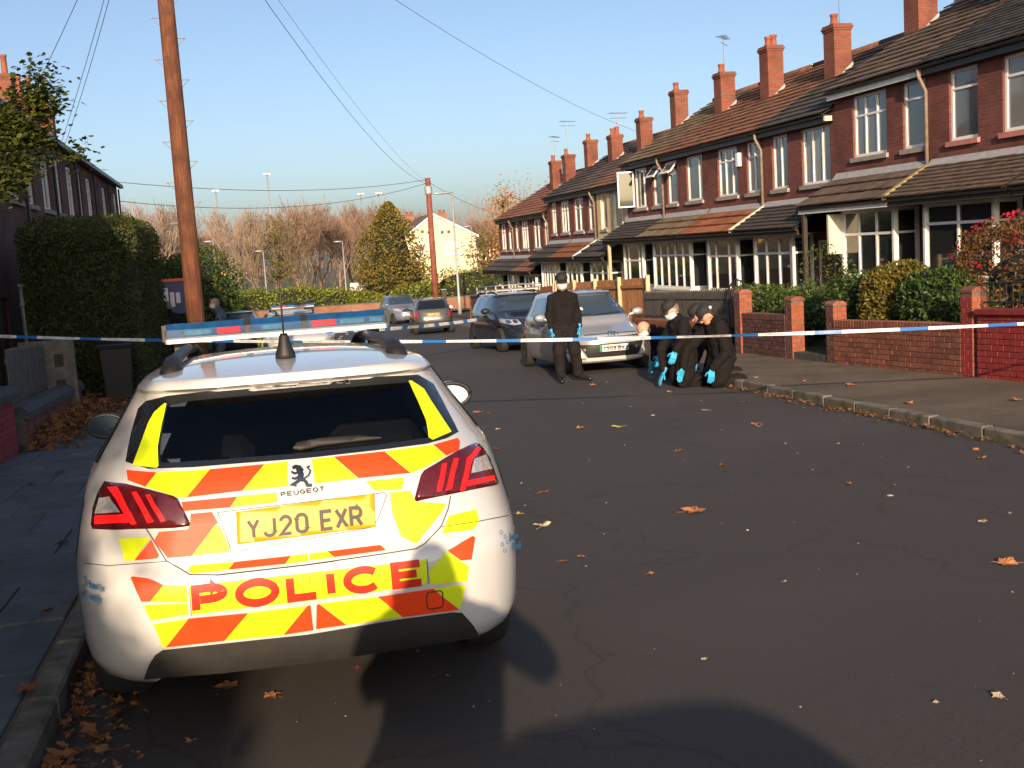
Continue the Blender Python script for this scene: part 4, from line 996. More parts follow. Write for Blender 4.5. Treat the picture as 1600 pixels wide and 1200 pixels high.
# ------------------------------------------------------------------ the near police estate
pc = car_root('police_car', 'white police estate with yellow and red rear chevrons and light bar', .17, 4.13, rad(1.0), 'police car')
body, bv = car_body(pc, P308(), 'car_white', (.97, 3.70), .345, under=.325)
wheels(pc, (.97, 3.70), .785, .315, .215)
from mathutils import Euler
Mc = Matrix.Translation(Vector((.17, 4.13, gz(4.13)))) @ Euler(pc.rotation_euler).to_matrix().to_4x4(); Mi = Mc.inverted(); ci = Mi @ CAMP; Ri = Mi.to_3x3()
def pixray(x, y): return ci, (Ri @ pix(x, y)).normalized()
def deco(polys, name, mat, off=.004, res=24, thick=0, parent=None):
    off = max(off, .004); res = min(res, 9)
    return patch(bv, polys, pixray, off, res, name, mat, parent or pc, thick)
RW = [(219, 631), (245, 621), (330, 611), (480, 598), (570, 590), (657, 586), (671, 590), (690, 625), (716, 675), (714, 680), (675, 693), (599, 703), (480, 716.5), (332, 728), (256, 735), (200, 731), (196, 727), (205, 680)]
RWI = [(262, 634), (300, 627), (480, 611), (640, 598), (652, 606), (668, 655), (672, 684), (598, 695), (480, 708), (332, 719.5), (252, 724), (250, 700)]
def inside(p, poly):
    c = False; n = len(poly)
    for i_ in range(n):
        (x1, y1), (x2, y2) = poly[i_], poly[(i_+1) % n]
        if (y1 > p[1]) != (y2 > p[1]) and p[0] < (x2-x1)*(p[1]-y1)/(y2-y1)+x1: c = not c
    return c
def to_pix(P):
    d = Mc @ P-CAMP; z = d.dot(cf); return 800+FPX*d.dot(cr)/z, 600-FPX*d.dot(cu)/z
def open_faces(o, test):
    bm = bmesh.new(); bm.from_mesh(o.data); bmesh.ops.delete(bm, geom=[f for f in bm.faces if test(f.calc_center_median(), f.normal)], context='FACES'); bm.to_mesh(o.data); bm.free()
WS = lambda c, n: 1.08 < c.z < 1.30 and c.y > 2.3 and abs(c.x) < .50+(1.30-c.z)*.3
RO = lambda c, n: c.y < .75 and c.z > 1.0 and inside(to_pix(c), RWI)
open_faces(body, lambda c, n: WS(c, n) or RO(c, n))
M('cabin', (.035, .034, .036), .9, .15, 10)
lk = [(z_-.035 if z_ > 1.3 else z_, yr+.06, yf-.06, w_-.06 if w_ > .2 else w_*.7, a_, b_) for z_, yr, yf, w_, a_, b_ in P308() if z_ > .45]
ln_, _ = car_body(pc, lk, 'cabin', None, name='cabin_lining')
open_faces(ln_, lambda c, n: (1.06 < c.z < 1.32 and c.y > 2.2 and abs(c.x) < .55+(1.30-c.z)*.3) or (c.y < .95 and c.z > .98 and inside(to_pix(c), RW)))
def m_tint():
    m, t, b = nodes('tinted_glass'); tr = t.nodes.new('ShaderNodeBsdfTransparent'); tr.inputs[0].default_value = (.30, .34, .38, 1); gs = t.nodes.new('ShaderNodeBsdfGlossy'); gs.inputs['Roughness'].default_value = .03
    fr = t.nodes.new('ShaderNodeFresnel'); fr.inputs[0].default_value = 1.5; mx = t.nodes.new('ShaderNodeMixShader'); t.links.new(fr.outputs[0], mx.inputs[0]); t.links.new(tr.outputs[0], mx.inputs[1]); t.links.new(gs.outputs[0], mx.inputs[2]); t.links.new(mx.outputs[0], t.nodes['Material Output'].inputs[0]); MATS['tinted_glass'] = m
m_tint()
gl = deco([RWI], 'rear_window', 'tinted_glass', .005, 20)
def ring(outer, inner, n=64):
    cx = sum(p[0] for p in inner)/len(inner); cy = sum(p[1] for p in inner)/len(inner); out = []; pass
    def ray_hit(poly, a):
        dx, dy = math.cos(a)/.3, math.sin(a); best = None
        for (x1, y1), (x2, y2) in zip(poly, poly[1:]+poly[:1]):
            den = dx*(y2-y1)-dy*(x2-x1)
            if abs(den) < 1e-9: continue
            t = ((x1-cx)*(y2-y1)-(y1-cy)*(x2-x1))/den; u = ((x1-cx)*dy-(y1-cy)*dx)/den
            if t > 0 and -1e-6 <= u <= 1+1e-6 and (best is None or t > best): best = t
        return (cx+dx*best, cy+dy*best)
    for k in range(n):
        a, c = 2*math.pi*k/n, 2*math.pi*(k+1)/n; out.append([ray_hit(outer, a), ray_hit(outer, c), ray_hit(inner, c), ray_hit(inner, a)])
    return out
patch(bv, ring(RW, RWI, 40), pixray, .004, 9, 'window_border', 'car_glass', pc, stack=False)
for x_, y_, w_, z0_, z1_ in ((-.40, 1.30, .23, .6, 1.05), (.40, 1.30, .23, .6, 1.05), (-.38, 2.15, .25, .5, 1.06), (.38, 2.15, .25, .5, 1.06)):
    st_ = MB().bevbox(x_-w_, x_+w_, y_-.09, y_+.09, z0_, z1_, .06).build('seat_back', MATS['cabin'], pc)
    MB().bevbox(x_-.13, x_+.13, y_-.05, y_+.05, z1_+.03, z1_+.20, .04).build('headrest', MATS['cabin'], st_)

deco([[(388, 611.5), (400, 605), (510, 595.5), (521, 597.5), (515, 602), (395, 613)]], 'high_brake_light', 'lamp_clear', .009, 6)
for q_ in ([(209, 728), (246, 732.7), (249, 729), (248, 699), (254.7, 662), (262, 632), (259, 631), (242.8, 645), (234, 660)], [(637, 596.6), (641.5, 596), (661, 609), (672.8, 628.6), (704, 676), (675, 688.7), (669, 685), (664.7, 658.6), (652, 628.6)]): deco([q_], 'window_flash', 'decal_yellow', .0075, 16)
YEL = [[(245, 739), (300, 736), (328, 734), (291.5, 777.5), (279.6, 778), (228.7, 761.5)], [(413.5, 726), (448.6, 722), (450, 759.8), (379, 767)], [(487, 718), (521, 714.5), (559.4, 747.7), (492, 756), (490, 740)],
       [(601, 706), (676, 695.6), (696, 713), (661, 732), (641.5, 739.6)], [(371.7, 776), (432, 770), (433.4, 784.7), (360, 793)], [(571, 752.3), (631, 746.5), (627.7, 765), (585, 767)],
       [(336, 820.5), (343.5, 822), (359, 856), (358, 862), (299.5, 869.3)], [(609, 770), (640, 767), (650, 784), (697, 787), (690, 800), (650, 850), (626, 838), (612, 800)], [(186.4, 841.7), (236, 839), (210.6, 876), (196, 876)], [(701, 806), (744, 796), (748, 815), (738, 828), (690, 834)],
       [(295, 887.6), (300, 884), (366, 878.7), (356.8, 890.8), (298.8, 897)], [(455, 869), (480, 865.8), (481, 877), (446, 881.6)], [(484, 866), (511, 862), (522, 871), (484, 876)],
       [(256, 914), (291.5, 914.7), (293, 940.5), (235, 940)], [(227, 944.5), (293.2, 942.5), (294, 959), (236, 969), (226, 948)], [(669, 892.5), (698, 861.5), (719, 876), (733, 885.6), (729, 907.5), (672.8, 913)],
       [(296.5, 915.5), (390, 905), (480, 895), (580, 884), (666, 874), (667, 911), (580, 925), (484, 938), (390, 949), (299.5, 959.5)],
       [(240, 974.6), (294.5, 966), (259, 1011), (255, 1011)], [(388.5, 957), (480, 945.8), (442.5, 991.5), (351, 1000.6)], [(499, 943), (589.5, 932), (629, 963.7), (541.5, 975.7)], [(677.4, 919), (723.6, 912.6), (727, 915.6), (718, 951.5), (694, 933.5)]]
RED = [[(198.4, 735), (244.5, 739), (227.8, 761), (200.6, 751)], [(328.4, 734), (413, 726), (378.4, 767), (292, 777.3)], [(521.5, 714.5), (600.5, 706), (641, 739.4), (560, 747.5)], [(676.5, 695.6), (714.4, 685), (718, 690), (716.7, 703.7), (696.5, 712.6)],
       [(284, 784.7), (370.6, 776.2), (359.6, 793), (287, 798.8)], [(298, 803), (331, 800), (341, 817), (336, 820.4), (299, 869.4), (262.5, 872), (241, 845), (249, 831), (294, 826.5), (297, 820)], [(236.5, 843), (249, 868), (245.6, 872.7), (211, 875.8)],
       [(366.3, 878.7), (454.6, 869), (445.6, 881.6), (357, 890.7)], [(511.4, 862), (594, 852), (603, 860), (522.4, 871)], [(205, 903), (208, 901), (231, 904), (255.6, 914), (234.6, 939.6), (221, 939.6)], [(699, 860.5), (737.5, 838), (742, 840.5), (736, 874), (719.4, 875.6)],
       [(295, 966), (388, 957.2), (350.7, 1000.6), (259.6, 1011)], [(480.3, 946), (485, 945), (489.6, 984), (443, 991.4)], [(494.7, 944.5), (498.6, 943.3), (541, 975.8), (493.8, 982.5)], [(590, 932), (677, 919.2), (693.6, 934), (717, 952), (712, 953), (629.4, 963.6)]]
for q_ in YEL: deco([q_], 'chevron_yellow', 'decal_yellow')
for q_ in RED: deco([q_], 'chevron_red', 'decal_red')
for ch_, sl_ in zip('POLICE', [(0, .155), (.186, .377), (.406, .55), (.571, .624), (.65, .823), (.856, 1)]):
    deco(text_polys(ch_, [sl_], [(298, 917), (661, 875), (665, 912), (301, 958)], .21, 1.5), 'police_letter', 'decal_letter', .0065, 14)
# tail lamps
LL = [(168, 754), (180, 756), (199.5, 758), (271, 776), (278, 780), (297, 818), (296, 822), (273, 825), (180, 828), (150, 827), (147, 820), (150, 795), (158, 770)]
RL = [(647, 781), (656.6, 744), (661, 737), (714, 706), (741, 694.5), (748, 698), (760.6, 716), (774, 752), (775, 756), (771, 759), (649.6, 783.5)]
for pl_, strips, clear in ((LL, [[(172, 764), (188, 763), (217, 820), (208, 821), (180, 773)], [(210, 771.7), (217, 770.6), (243, 816), (234, 819)], [(230, 776), (237, 775), (261, 815), (253.6, 817)], [(154, 807), (199, 805), (205, 818), (154, 820)]], [[(160, 780), (176, 778), (192, 802), (154, 804)]]),
                           (RL, [[(743, 701), (747, 705), (733, 723), (723.6, 767), (715.5, 768.5), (726, 719)], [(706, 719), (713, 719), (703, 765), (693.6, 768.5)], [(688, 728), (696, 726), (688, 768.5), (680, 770)], [(727, 753), (767, 745), (768, 752), (726, 762)]], [[(737, 720), (755, 713), (764, 735), (732, 742)]])):
    lo = deco([pl_], 'tail_lamp', 'lamp_dark', .014, 10, .02)
    deco(strips, 'light_strip', 'lamp_lit', .0165, 12, parent=lo); deco(clear, 'reverse_light', 'lamp_clear', .0165, 10, parent=lo)
# plate, wordmark, badge, seams
pp = deco([[(369, 801), (584, 772), (586, 823), (371, 850)]], 'number_plate', 'plate_yellow', .016, 30, .012)
deco(text_polys('YJ20EXR', [(0, .1142), (.1393, .2534), (.2785, .3927), (.4178, .532), (.6323, .7465), (.7608, .875), (.8858, 1)], [(385, 812), (564, 789.5), (567, 822), (387, 843.5)], .17, .95), 'plate_lettering', 'plate_ink', .0185, 12, parent=pp)
deco(text_polys('PEUGEOT', even(7, .25), [(438, 769.5), (506, 761), (507, 768), (439, 777)], .2, 1), 'maker_lettering', 'badge', .005, 12)
LION = [[(457, 733), (462, 730), (468, 731), (473, 737)], [(466, 732), (470, 742), (469, 753)], [(469, 738), (460, 741), (455, 738)], [(470, 744), (461, 749), (456, 748)], [(470, 748), (464, 754), (457, 758), (463, 759)], [(472, 748), (478, 754), (480, 759), (487, 759)], [(474, 749), (482, 744), (485, 737), (480, 732), (484, 730)]]
deco([q for l_, t_ in zip(LION, (5, 9, 3.5, 3.5, 5, 5, 2.2)) for q in stroke(l_, t_)], 'lion_badge', 'badge', .008, 12)
def seam(pts, t=1.6, off=.0045): return deco(stroke(pts, t), 'panel_gap', 'seam', off, 24)
seam([(226, 822), (231, 829), (260, 876), (297, 898.5), (340, 899), (480, 883), (600, 866), (650, 858), (664, 850), (689, 822), (700, 794), (703, 775)])
seam([(133, 880), (170, 884), (262, 877)], 1.2); seam([(690, 823), (740, 816), (793, 806)], 1.2); seam([(296, 917), (297, 930), (299.5, 961)], 1.0); seam([(483, 897), (485, 937)], 1); seam([(667, 873), (669, 912)], 1.0)
seam([(340, 801), (600, 770), (604, 774), (590, 812), (580, 824), (371, 861), (360, 856), (340, 801)], 1.0)
deco(stroke([(666, 929), (669, 925), (687, 922), (691, 925), (692, 944), (689, 948), (671, 951), (667, 948), (666, 929)], 2), 'towing_cover', 'trim_grey', .0055, 20)
deco([[(226, 1059), (233.5, 1037), (243, 1022), (255, 1014), (480, 990), (622, 966.5), (705, 955.4), (721, 956), (735, 971), (749, 992), (700, 1001), (600, 1016), (480, 1034), (350, 1049)]], 'lower_valance', 'trim_grey', .008, 30)
deco([[(458, 704), (464, 696), (500, 689), (560, 685), (597, 688), (560, 692), (500, 699), (470, 706)]], 'rear_wiper', 'trim_grey', .022, 14, .018)
# small printed logos on the bumper corners
for s_, fl_, q1, q2 in ((0, [(135, 903), (133, 915), (138, 911), (136, 924), (131, 928)], [(140.5, 906), (167, 913), (167, 924), (141, 918)], [(142, 922), (165, 928), (164, 940), (143, 934)]), (1, [(782, 832), (788, 839), (783, 851), (791, 847), (786, 860)], [(794, 833), (808, 827), (808, 840), (795, 846)], [(794, 848), (807, 843), (807, 856), (795, 861)])):
    polys = []
    for (cx, cy) in fl_:
        for k in range(5):
            a = 2*math.pi*k/5; polys.append([(cx+3.2*math.cos(a+d_)*f_, cy+4*math.sin(a+d_)*f_) for d_, f_ in ((-.5, .5), (-.3, 1), (.3, 1), (.5, .5))])
    deco(polys, 'flower_logo', 'print_blue', .003, 8)
    deco(text_polys('Dementia', even(8, .2), q1, .14, 1)+text_polys('Friendly', even(8, .2), q2, .14, 1), 'logo_lettering', 'print_blue', .003, 8)
# roof furniture
rails(pc, .475, .70, 2.75, 1.402, 'trim_black', 1.45)
lightbar(pc, 2.3, .60, 1.488)
an = MB(); an.lathe([(.044, 1.415), (.042, 1.438), (.028, 1.475), (.021, 1.51), (.014, 1.525)], 14, Matrix.Translation((0, .80, 0))); an.tube([(0, .80, 1.515), (0, .79, 1.62), (0, .76, 1.72)], .0045, 6)
an.build('aerial', MATS['trim_black'], pc, True)
mirror(pc, 1, .94, 2.95, 1.0, 'car_white', 1.1); mirror(pc, -1, .94, 2.95, 1.0, 'trim_black', .98)
battenburg(pc, bv)
def side_glass(root, bvh, polys, mat='car_glass', kinds=('left', 'right')):
    for kd in kinds:
        for p in polys: patch(bvh, [p], ax_ray(kd), .004, .12, 'side_window', mat, root)
side_glass(pc, bv, [[(.62, 1.06), (1.25, 1.04), (1.25, 1.33), (.85, 1.32)], [(1.3, 1.04), (2.1, 1.02), (2.1, 1.35), (1.3, 1.34)], [(2.16, 1.02), (3.0, 1.01), (2.55, 1.30), (2.16, 1.35)]])
patch(bv, [[(-.62, 1.05), (.62, 1.05), (.52, 1.33), (-.52, 1.33)]], ax_ray('front'), .004, .1, 'windscreen', 'tinted_glass', pc)
patch(bv, stroke([(-.53, 1.0), (.53, 1.0)], .004), ax_ray('top'), .004, .2, 'roof_seam', 'seam', pc)
# ------------------------------------------------------------------ other cars
def hatch_keys(L, W, H, hood=.92, belt=.98, scr=.55, rearrake=.35, nose=.35, hoodlen=.95, rb=.05):
    w_ = W/2; f = L; ws = L-hoodlen                         # ws: windscreen base
    top = ws-scr*1.5
    return [(.20, .18, f-.14, w_*.90, 4.4, 4.2), (.28, .08, f-.06, w_*.95, 4.4, 4.0), (.42, .02, f-.01, w_*.985, 4.3, 3.7), (.56, 0, f, w_, 4.2, 3.3), (.68, .02, f-.03, w_, 4.2, 3.1), (hood-.12, .05, f-nose*.55, w_*.99, 4.1, 3.0), (hood-.02, .09, f-nose-.22, w_*.975, 4, 3.0),
            (belt-.02, rb+.07, ws+.10, w_*.955, 4, 3.4), (belt+.05, rb+.12, ws-.05, w_*.92, 4, 3.6), (belt+.2, rb+.12+rearrake*.4, ws-.05-scr*.42, w_*.83, 4.2, 3.8), (H-.115, rb+.12+rearrake*.95, ws-.05-scr*1.0, w_*.72, 4.5, 3.8), (H-.06, rb+.10+rearrake*.95, top+.42, w_*.67, 4.5, 3.8),
            (H-.03, rb+.55, top+.12, w_*.58, 4, 3.6), (H-.012, rb+.85, top-.1, w_*.44, 3.4, 3.2), (H-.004, L*.3, top-.25, w_*.28, 2.8, 2.8), (H, L*.34, top-.45, w_*.10, 2.4, 2.4)]
def sides(root, bv, L, W, H, belt, ws, rr=.55, mat='car_glass_blue'):
    b0 = belt+.05; t = H-.12
    side_glass(root, bv, [[(rr, b0+.03), (rr+.65, b0), (rr+.65, t), (rr+.35, t-.02)], [(rr+.7, b0), (rr+1.45, b0-.02), (rr+1.45, t+.01), (rr+.7, t)], [(rr+1.5, b0-.02), (ws-.2, b0-.03), (ws-.62, t-.03), (rr+1.5, t+.01)]], mat)
    for kd in ('left', 'right'):
        for yy_ in (rr+.67, rr+1.47): patch(bv, stroke([(yy_, .35), (yy_, b0-.02)], .008), ax_ray(kd), .003, .2, 'door_gap', 'seam', root)
        for yy_ in (rr+.85, rr+1.62): patch(bv, [[(yy_, belt-.12), (yy_+.17, belt-.12), (yy_+.17, belt-.09), (yy_, belt-.09)]], ax_ray(kd), .02, .1, 'door_handle', 'trim_black', root, .015)
def fill(bv, root, kind, polys, name, mat, off=.004, res=.08, thick=0): return patch(bv, polys, ax_ray(kind), off, res, name, mat, root, thick)
def sym(p): return [p, [(-x, z) for x, z in p][::-1]]
# silver hatchback, nose to the camera
HL, HW, HH = 3.94, 1.71, 1.49
sv = car_root('hatchback_car', 'silver hatchback with a black grille and green-banded white plate', 6.42, 22.85, rad(180+.5))
sb, bs = car_body(sv, hatch_keys(HL, HW, HH, .86, .96, .56, .35, .38, .88), 'car_silver', (.62, 3.15), .335)
wheels(sv, (.62, 3.15), .745, .30, .19, 9); sides(sv, bs, HL, HW, HH, .97, HL-.88)
for s in (-1, 1): mirror(sv, s, .86, 2.55, 1.02, 'car_silver', .95)
fill(bs, sv, 'front', [[(-.66, 1.0), (.66, 1.0), (.55, 1.38), (-.55, 1.38)]], 'windscreen', 'car_glass_blue')
fill(bs, sv, 'rear', [[(-.58, 1.05), (.58, 1.05), (.5, 1.36), (-.5, 1.36)]], 'rear_window', 'car_glass_blue')
fill(bs, sv, 'front', [[(-.52, .645), (.52, .645), (.48, .70), (0, .71), (-.48, .70)]], 'upper_grille', 'trim_black', .006)
fill(bs, sv, 'front', [stroke([(-.54, .635), (.54, .635)], .014)[0]], 'grille_bar', 'chrome', .010)
fill(bs, sv, 'front', [[(-.46, .30), (.46, .30), (.60, .53), (-.60, .53)]], 'lower_grille', 'trim_black', .006)
for k in range(3): fill(bs, sv, 'front', [stroke([(-.45-.03*k, .34+.06*k), (.45+.03*k, .34+.06*k)], .012)[0]], 'grille_slat', 'trim_grey', .012)
fill(bs, sv, 'front', [[(-.72, .235), (.72, .235), (.80, .36), (.68, .52), (.62, .52), (.48, .292), (-.48, .292), (-.62, .52), (-.68, .52), (-.80, .36)]], 'bumper_lip', 'plate_white', .006)
em = fill(bs, sv, 'front', stroke(arcp(0, .675, .088, .05, 0, 360, 20), .014), 'emblem', 'chrome', .014)
fill(bs, sv, 'front', stroke([(-.025, .645), (-.042, .705)], .014)+stroke([(.042, .645), (.025, .705)], .014)+stroke([(-.03, .67), (.03, .682)], .013), 'emblem_letter', 'chrome', .0145)
hl = sym([(.55, .635), (.68, .61), (.81, .64), (.81, .79), (.74, .81), (.60, .71)])
for p in hl:
    o = fill(bs, sv, 'front', [p], 'headlight', 'lamp_clear', .008, .05, .015); cx = sum(q[0] for q in p)/6
    fill(bs, o, 'front', [arcp(cx, .69, .05, .05, 0, 330, 11)], 'headlight_bowl', 'chrome', .012)
for s in (-1, 1):
    f = fill(bs, sv, 'front', [arcp(s*.69, .45, .06, .05, 0, 340, 14)], 'fog_light', 'lamp_clear', .010); fill(bs, f, 'front', stroke(arcp(s*.69, .45, .075, .065, 0, 360, 18), .018), 'fog_surround', 'trim_black', .009)
plate(sv, bs, 'front', -.26, .26, .395, .507, 'plate_white', 'YS09BWJ', even(7, .22, (4,)), True)
fill(bs, sv, 'front', [stroke([(.62, 1.015), (.1, 1.03)], .012)[0], stroke([(.05, 1.015), (-.5, 1.035)], .012)[0]], 'wiper', 'trim_black', .012)
fill(bs, sv, 'front', [arcp(.22, 1.14, .028, .028, 0, 330, 11)], 'tax_disc', 'plate_white', .006)
# dark blue estate with roof rack behind it
EL, EW, EH = 4.5, 1.75, 1.50
dk = car_root('estate_car', 'dark navy estate car with silver roof rack, parked behind the silver hatchback', 7.05, 31.6, rad(180-3))
db, bd = car_body(dk, hatch_keys(EL, EW, EH, .93, 1.0, .55, .30, .40, 1.02), 'car_navy', (.85, 3.55), .34)
wheels(dk, (.85, 3.55), .765, .31, .2, 5); sides(dk, bd, EL, EW, EH, 1.0, EL-1.02, .7)
for s in (-1, 1): mirror(dk, s, .88, 2.95, 1.05, 'trim_black', 1.0)
fill(bd, dk, 'front', [[(-.68, 1.03), (.68, 1.03), (.56, 1.39), (-.56, 1.39)]], 'windscreen', 'car_glass_blue')
fill(bd, dk, 'front', [[(-.42, .70), (.42, .70), (.40, .80), (-.40, .80)]], 'upper_grille', 'trim_black', .006); fill(bd, dk, 'front', [stroke([(-.44, .75), (.44, .75)], .03)[0]], 'grille_bar', 'chrome', .010)
fill(bd, dk, 'front', [[(-.60, .32), (.60, .32), (.62, .46), (-.62, .46)]], 'lower_grille', 'trim_black', .006)
for p in sym([(.46, .70), (.62, .68), (.80, .74), (.78, .85), (.50, .81)]):
    o = fill(bd, dk, 'front', [p], 'headlight', 'lamp_clear', .008, .05, .015)
    for q in (.56, .68): fill(bd, o, 'front', [arcp(math.copysign(q, p[0][0]), .76, .045, .045, 0, 330, 11)], 'headlight_bowl', 'chrome', .012)
plate(dk, bd, 'front', -.26, .26, .49, .60, 'plate_white', 'YK06', even(4, .3))
rails(dk, .57, .7, 2.7, 1.46, 'trim_grey')
rk = MB()
for y_ in (.95, 1.5, 2.05, 2.6): rk.box(-.62, .62, y_-.02, y_+.02, 1.535, 1.565)
for s in (-.6, -.2, .2, .6): rk.box(s-.018, s+.018, .75, 2.75, 1.568, 1.60)
for s in (-.6, .6):
    for y_ in (.8, 1.75, 2.7): rk.box(s-.015, s+.015, y_-.015, y_+.015, 1.50, 1.68)
    rk.tube([(s, .75, 1.68), (s, 2.75, 1.68)], .014, 6)
for y_ in (.75, 2.75): rk.tube([(-.6, y_, 1.68), (.6, y_, 1.68)], .014, 6)
rk.build('roof_rack', MATS['galv'], dk)
# grey hatchback, tail to the camera
gr = car_root('hatchback_car', 'small dark grey hatchback seen tail first with yellow plate', 7.40, 43.6, rad(5))
gb, bgv = car_body(gr, hatch_keys(3.6, 1.62, 1.42, .88, .93, .52, .45, .36, .85), 'car_grey', (.62, 2.95), .32)
wheels(gr, (.62, 2.95), .70, .285, .18, 6); sides(gr, bgv, 3.6, 1.62, 1.42, .93, 2.75, .5)
fill(bgv, gr, 'rear', [[(-.62, .97), (.62, .97), (.47, 1.31), (-.47, 1.31)]], 'rear_window', 'car_glass')
for p in sym([(.60, .66), (.78, .68), (.78, .86), (.64, .90)]): fill(bgv, gr, 'rear', [p], 'tail_lamp', 'bar_red', .010, .05, .015)
plate(gr, bgv, 'rear', -.25, .25, .70, .81, 'plate_yellow', 'YJ52', even(4, .3))
fill(bgv, gr, 'rear', [[(-.78, .36), (.78, .36), (.79, .50), (-.79, .50)]], 'bumper_strip', 'trim_grey', .006)
for s in (-1, 1): mirror(gr, s, .82, 2.45, .98, 'trim_black', .9)
# blue-silver people carrier, nose to the camera
bl = car_root('people_carrier', 'pale blue-silver people carrier facing us beside the low far wall', 8.62, 65.6, rad(180-8))
blb, bbv = car_body(bl, hatch_keys(4.1, 1.74, 1.62, .98, 1.05, .62, .25, .34, .85), 'car_blue', (.75, 3.3), .33)
wheels(bl, (.75, 3.3), .75, .30, .19, 6); sides(bl, bbv, 4.1, 1.74, 1.62, 1.05, 3.25, .6)
fill(bbv, bl, 'front', [[(-.68, 1.08), (.68, 1.08), (.57, 1.5), (-.57, 1.5)]], 'windscreen', 'car_glass_blue')
for p in sym([(.50, .70), (.80, .72), (.80, .88), (.56, .86)]): fill(bbv, bl, 'front', [p], 'headlight', 'lamp_clear', .008, .05, .015)
fill(bbv, bl, 'front', [[(-.42, .66), (.42, .66), (.42, .76), (-.42, .76)]], 'grille', 'trim_black', .006); plate(bl, bbv, 'front', -.26, .26, .44, .55, 'plate_white', 'YD04', even(4, .3))
for s in (-1, 1): mirror(bl, s, .88, 2.9, 1.1, 'car_blue', .95)
# second police car, nose to the camera
p2 = car_root('police_car', 'second police car facing us with its bonnet marked, beyond the tape', 1.30, 32.6, rad(180-3), 'police car')
b2, bv2 = car_body(p2, P308(), 'car_white', (.97, 3.70), .345)
wheels(p2, (.97, 3.70), .755, .315, .215); lightbar(p2, 2.2, .56, 1.50); rails(p2, .475, .70, 2.75, 1.402); battenburg(p2, bv2)
fill(bv2, p2, 'front', [[(-.64, 1.05), (.64, 1.05), (.54, 1.33), (-.54, 1.33)]], 'windscreen', 'car_glass_blue')
for p in sym([(.45, .66), (.62, .64), (.82, .70), (.80, .80), (.60, .76)]): fill(bv2, p2, 'front', [p], 'headlight', 'lamp_clear', .008, .05, .015)
fill(bv2, p2, 'front', [[(-.40, .46), (.40, .46), (.42, .66), (-.42, .66)]], 'grille', 'trim_black', .006); fill(bv2, p2, 'front', [[(-.62, .26), (.62, .26), (.64, .40), (-.64, .40)]], 'lower_grille', 'trim_black', .006)
def bon(x, y): return Vector((x, y, 4)), Vector((0, 0, -1))
patch(bv2, text_polys('POLICE', even(6, .25), [(.50, 3.62), (-.50, 3.62), (-.55, 4.02), (.55, 4.02)], .22, .7), bon, .005, .1, 'police_lettering', 'decal_blue', p2)
side_glass(p2, bv2, [[(.62, 1.06), (1.25, 1.04), (1.25, 1.33), (.85, 1.32)], [(1.3, 1.04), (2.1, 1.02), (2.1, 1.35), (1.3, 1.34)], [(2.16, 1.02), (3.0, 1.01), (2.55, 1.30), (2.16, 1.35)]])
for s in (-1, 1): mirror(p2, s, .94, 2.95, 1.0, 'car_white')
# dark car half hidden behind the far pedestrians
d3 = car_root('saloon_car', 'dark blue car half hidden behind the man in the blue jacket', -.20, 43.5, rad(180-4))
d3b, bv3 = car_body(d3, hatch_keys(4.2, 1.74, 1.46, .92, .98, .55, .35, .38, .98), 'car_navy', (.75, 3.3), .33)
wheels(d3, (.75, 3.3), .75, .30, .19, 6); sides(d3, bv3, 4.2, 1.74, 1.46, .98, 3.2)
fill(bv3, d3, 'front', [[(-.66, 1.0), (.66, 1.0), (.55, 1.35), (-.55, 1.35)]], 'windscreen', 'car_glass_blue')
for p in sym([(.46, .66), (.80, .70), (.78, .82), (.50, .78)]): fill(bv3, d3, 'front', [p], 'headlight', 'lamp_clear', .008, .05, .015)
plate(d3, bv3, 'front', -.26, .26, .46, .57, 'plate_white', 'YX13', even(4, .3))
# car standing behind the photographer: it throws the broad shadow on the road
bk = car_root('hatchback_car', 'grey hatchback parked behind the person taking the picture', .03, -1.2, rad(180))
bkb, bvk = car_body(bk, hatch_keys(4.0, 1.72, 1.5, .92, .98, .55, .3, .38, .9), 'car_grey', (.65, 3.2), .33)
wheels(bk, (.65, 3.2), .75, .30, .19, 6); sides(bk, bvk, 4.0, 1.72, 1.5, .98, 3.1)
fill(bvk, bk, 'rear', [[(-.58, 1.05), (.58, 1.05), (.5, 1.36), (-.5, 1.36)]], 'rear_window', 'car_glass')
# white van beyond the hedge
vn = thing('parked_van', 'white van showing above the far hedge', 'van', (10.8, 92, gz(92)), (0, 0, rad(60)), None, False)
vb = MB(); vb.prism([(-2.5, .35), (2.5, .35), (2.5, .95), (2.25, 1.1), (1.55, 1.25), (1.0, 2.15), (.8, 2.25), (-2.45, 2.3), (-2.5, 2.2)], -.95, .95, 'y')
o = vb.build('body', MATS['car_white'], vn); mm = o.modifiers.new('b', 'BEVEL'); mm.width = .08; mm.segments = 3
MB().box(-.2, 1.0, -.956, -.951, 1.35, 2.0).build('side_window', MATS['car_glass'], vn)
MB().prism([(1.52, 1.30), (1.62, 1.30), (1.09, 2.12), (1.02, 2.12)], -.8, .8, 'y').build('windscreen', MATS['car_glass'], vn)
wheels(vn, (), .8)
for x_ in (-1.6, 1.6):
    for s in (-1, 1): MB().lathe([(.2, -.1), (.34, -.1), (.34, .1), (.2, .1)], 20, Matrix.Translation((x_, s*.85, .34)) @ Matrix.Rotation(math.pi/2, 4, 'X')).build('wheel', MATS['tyre'], vn)
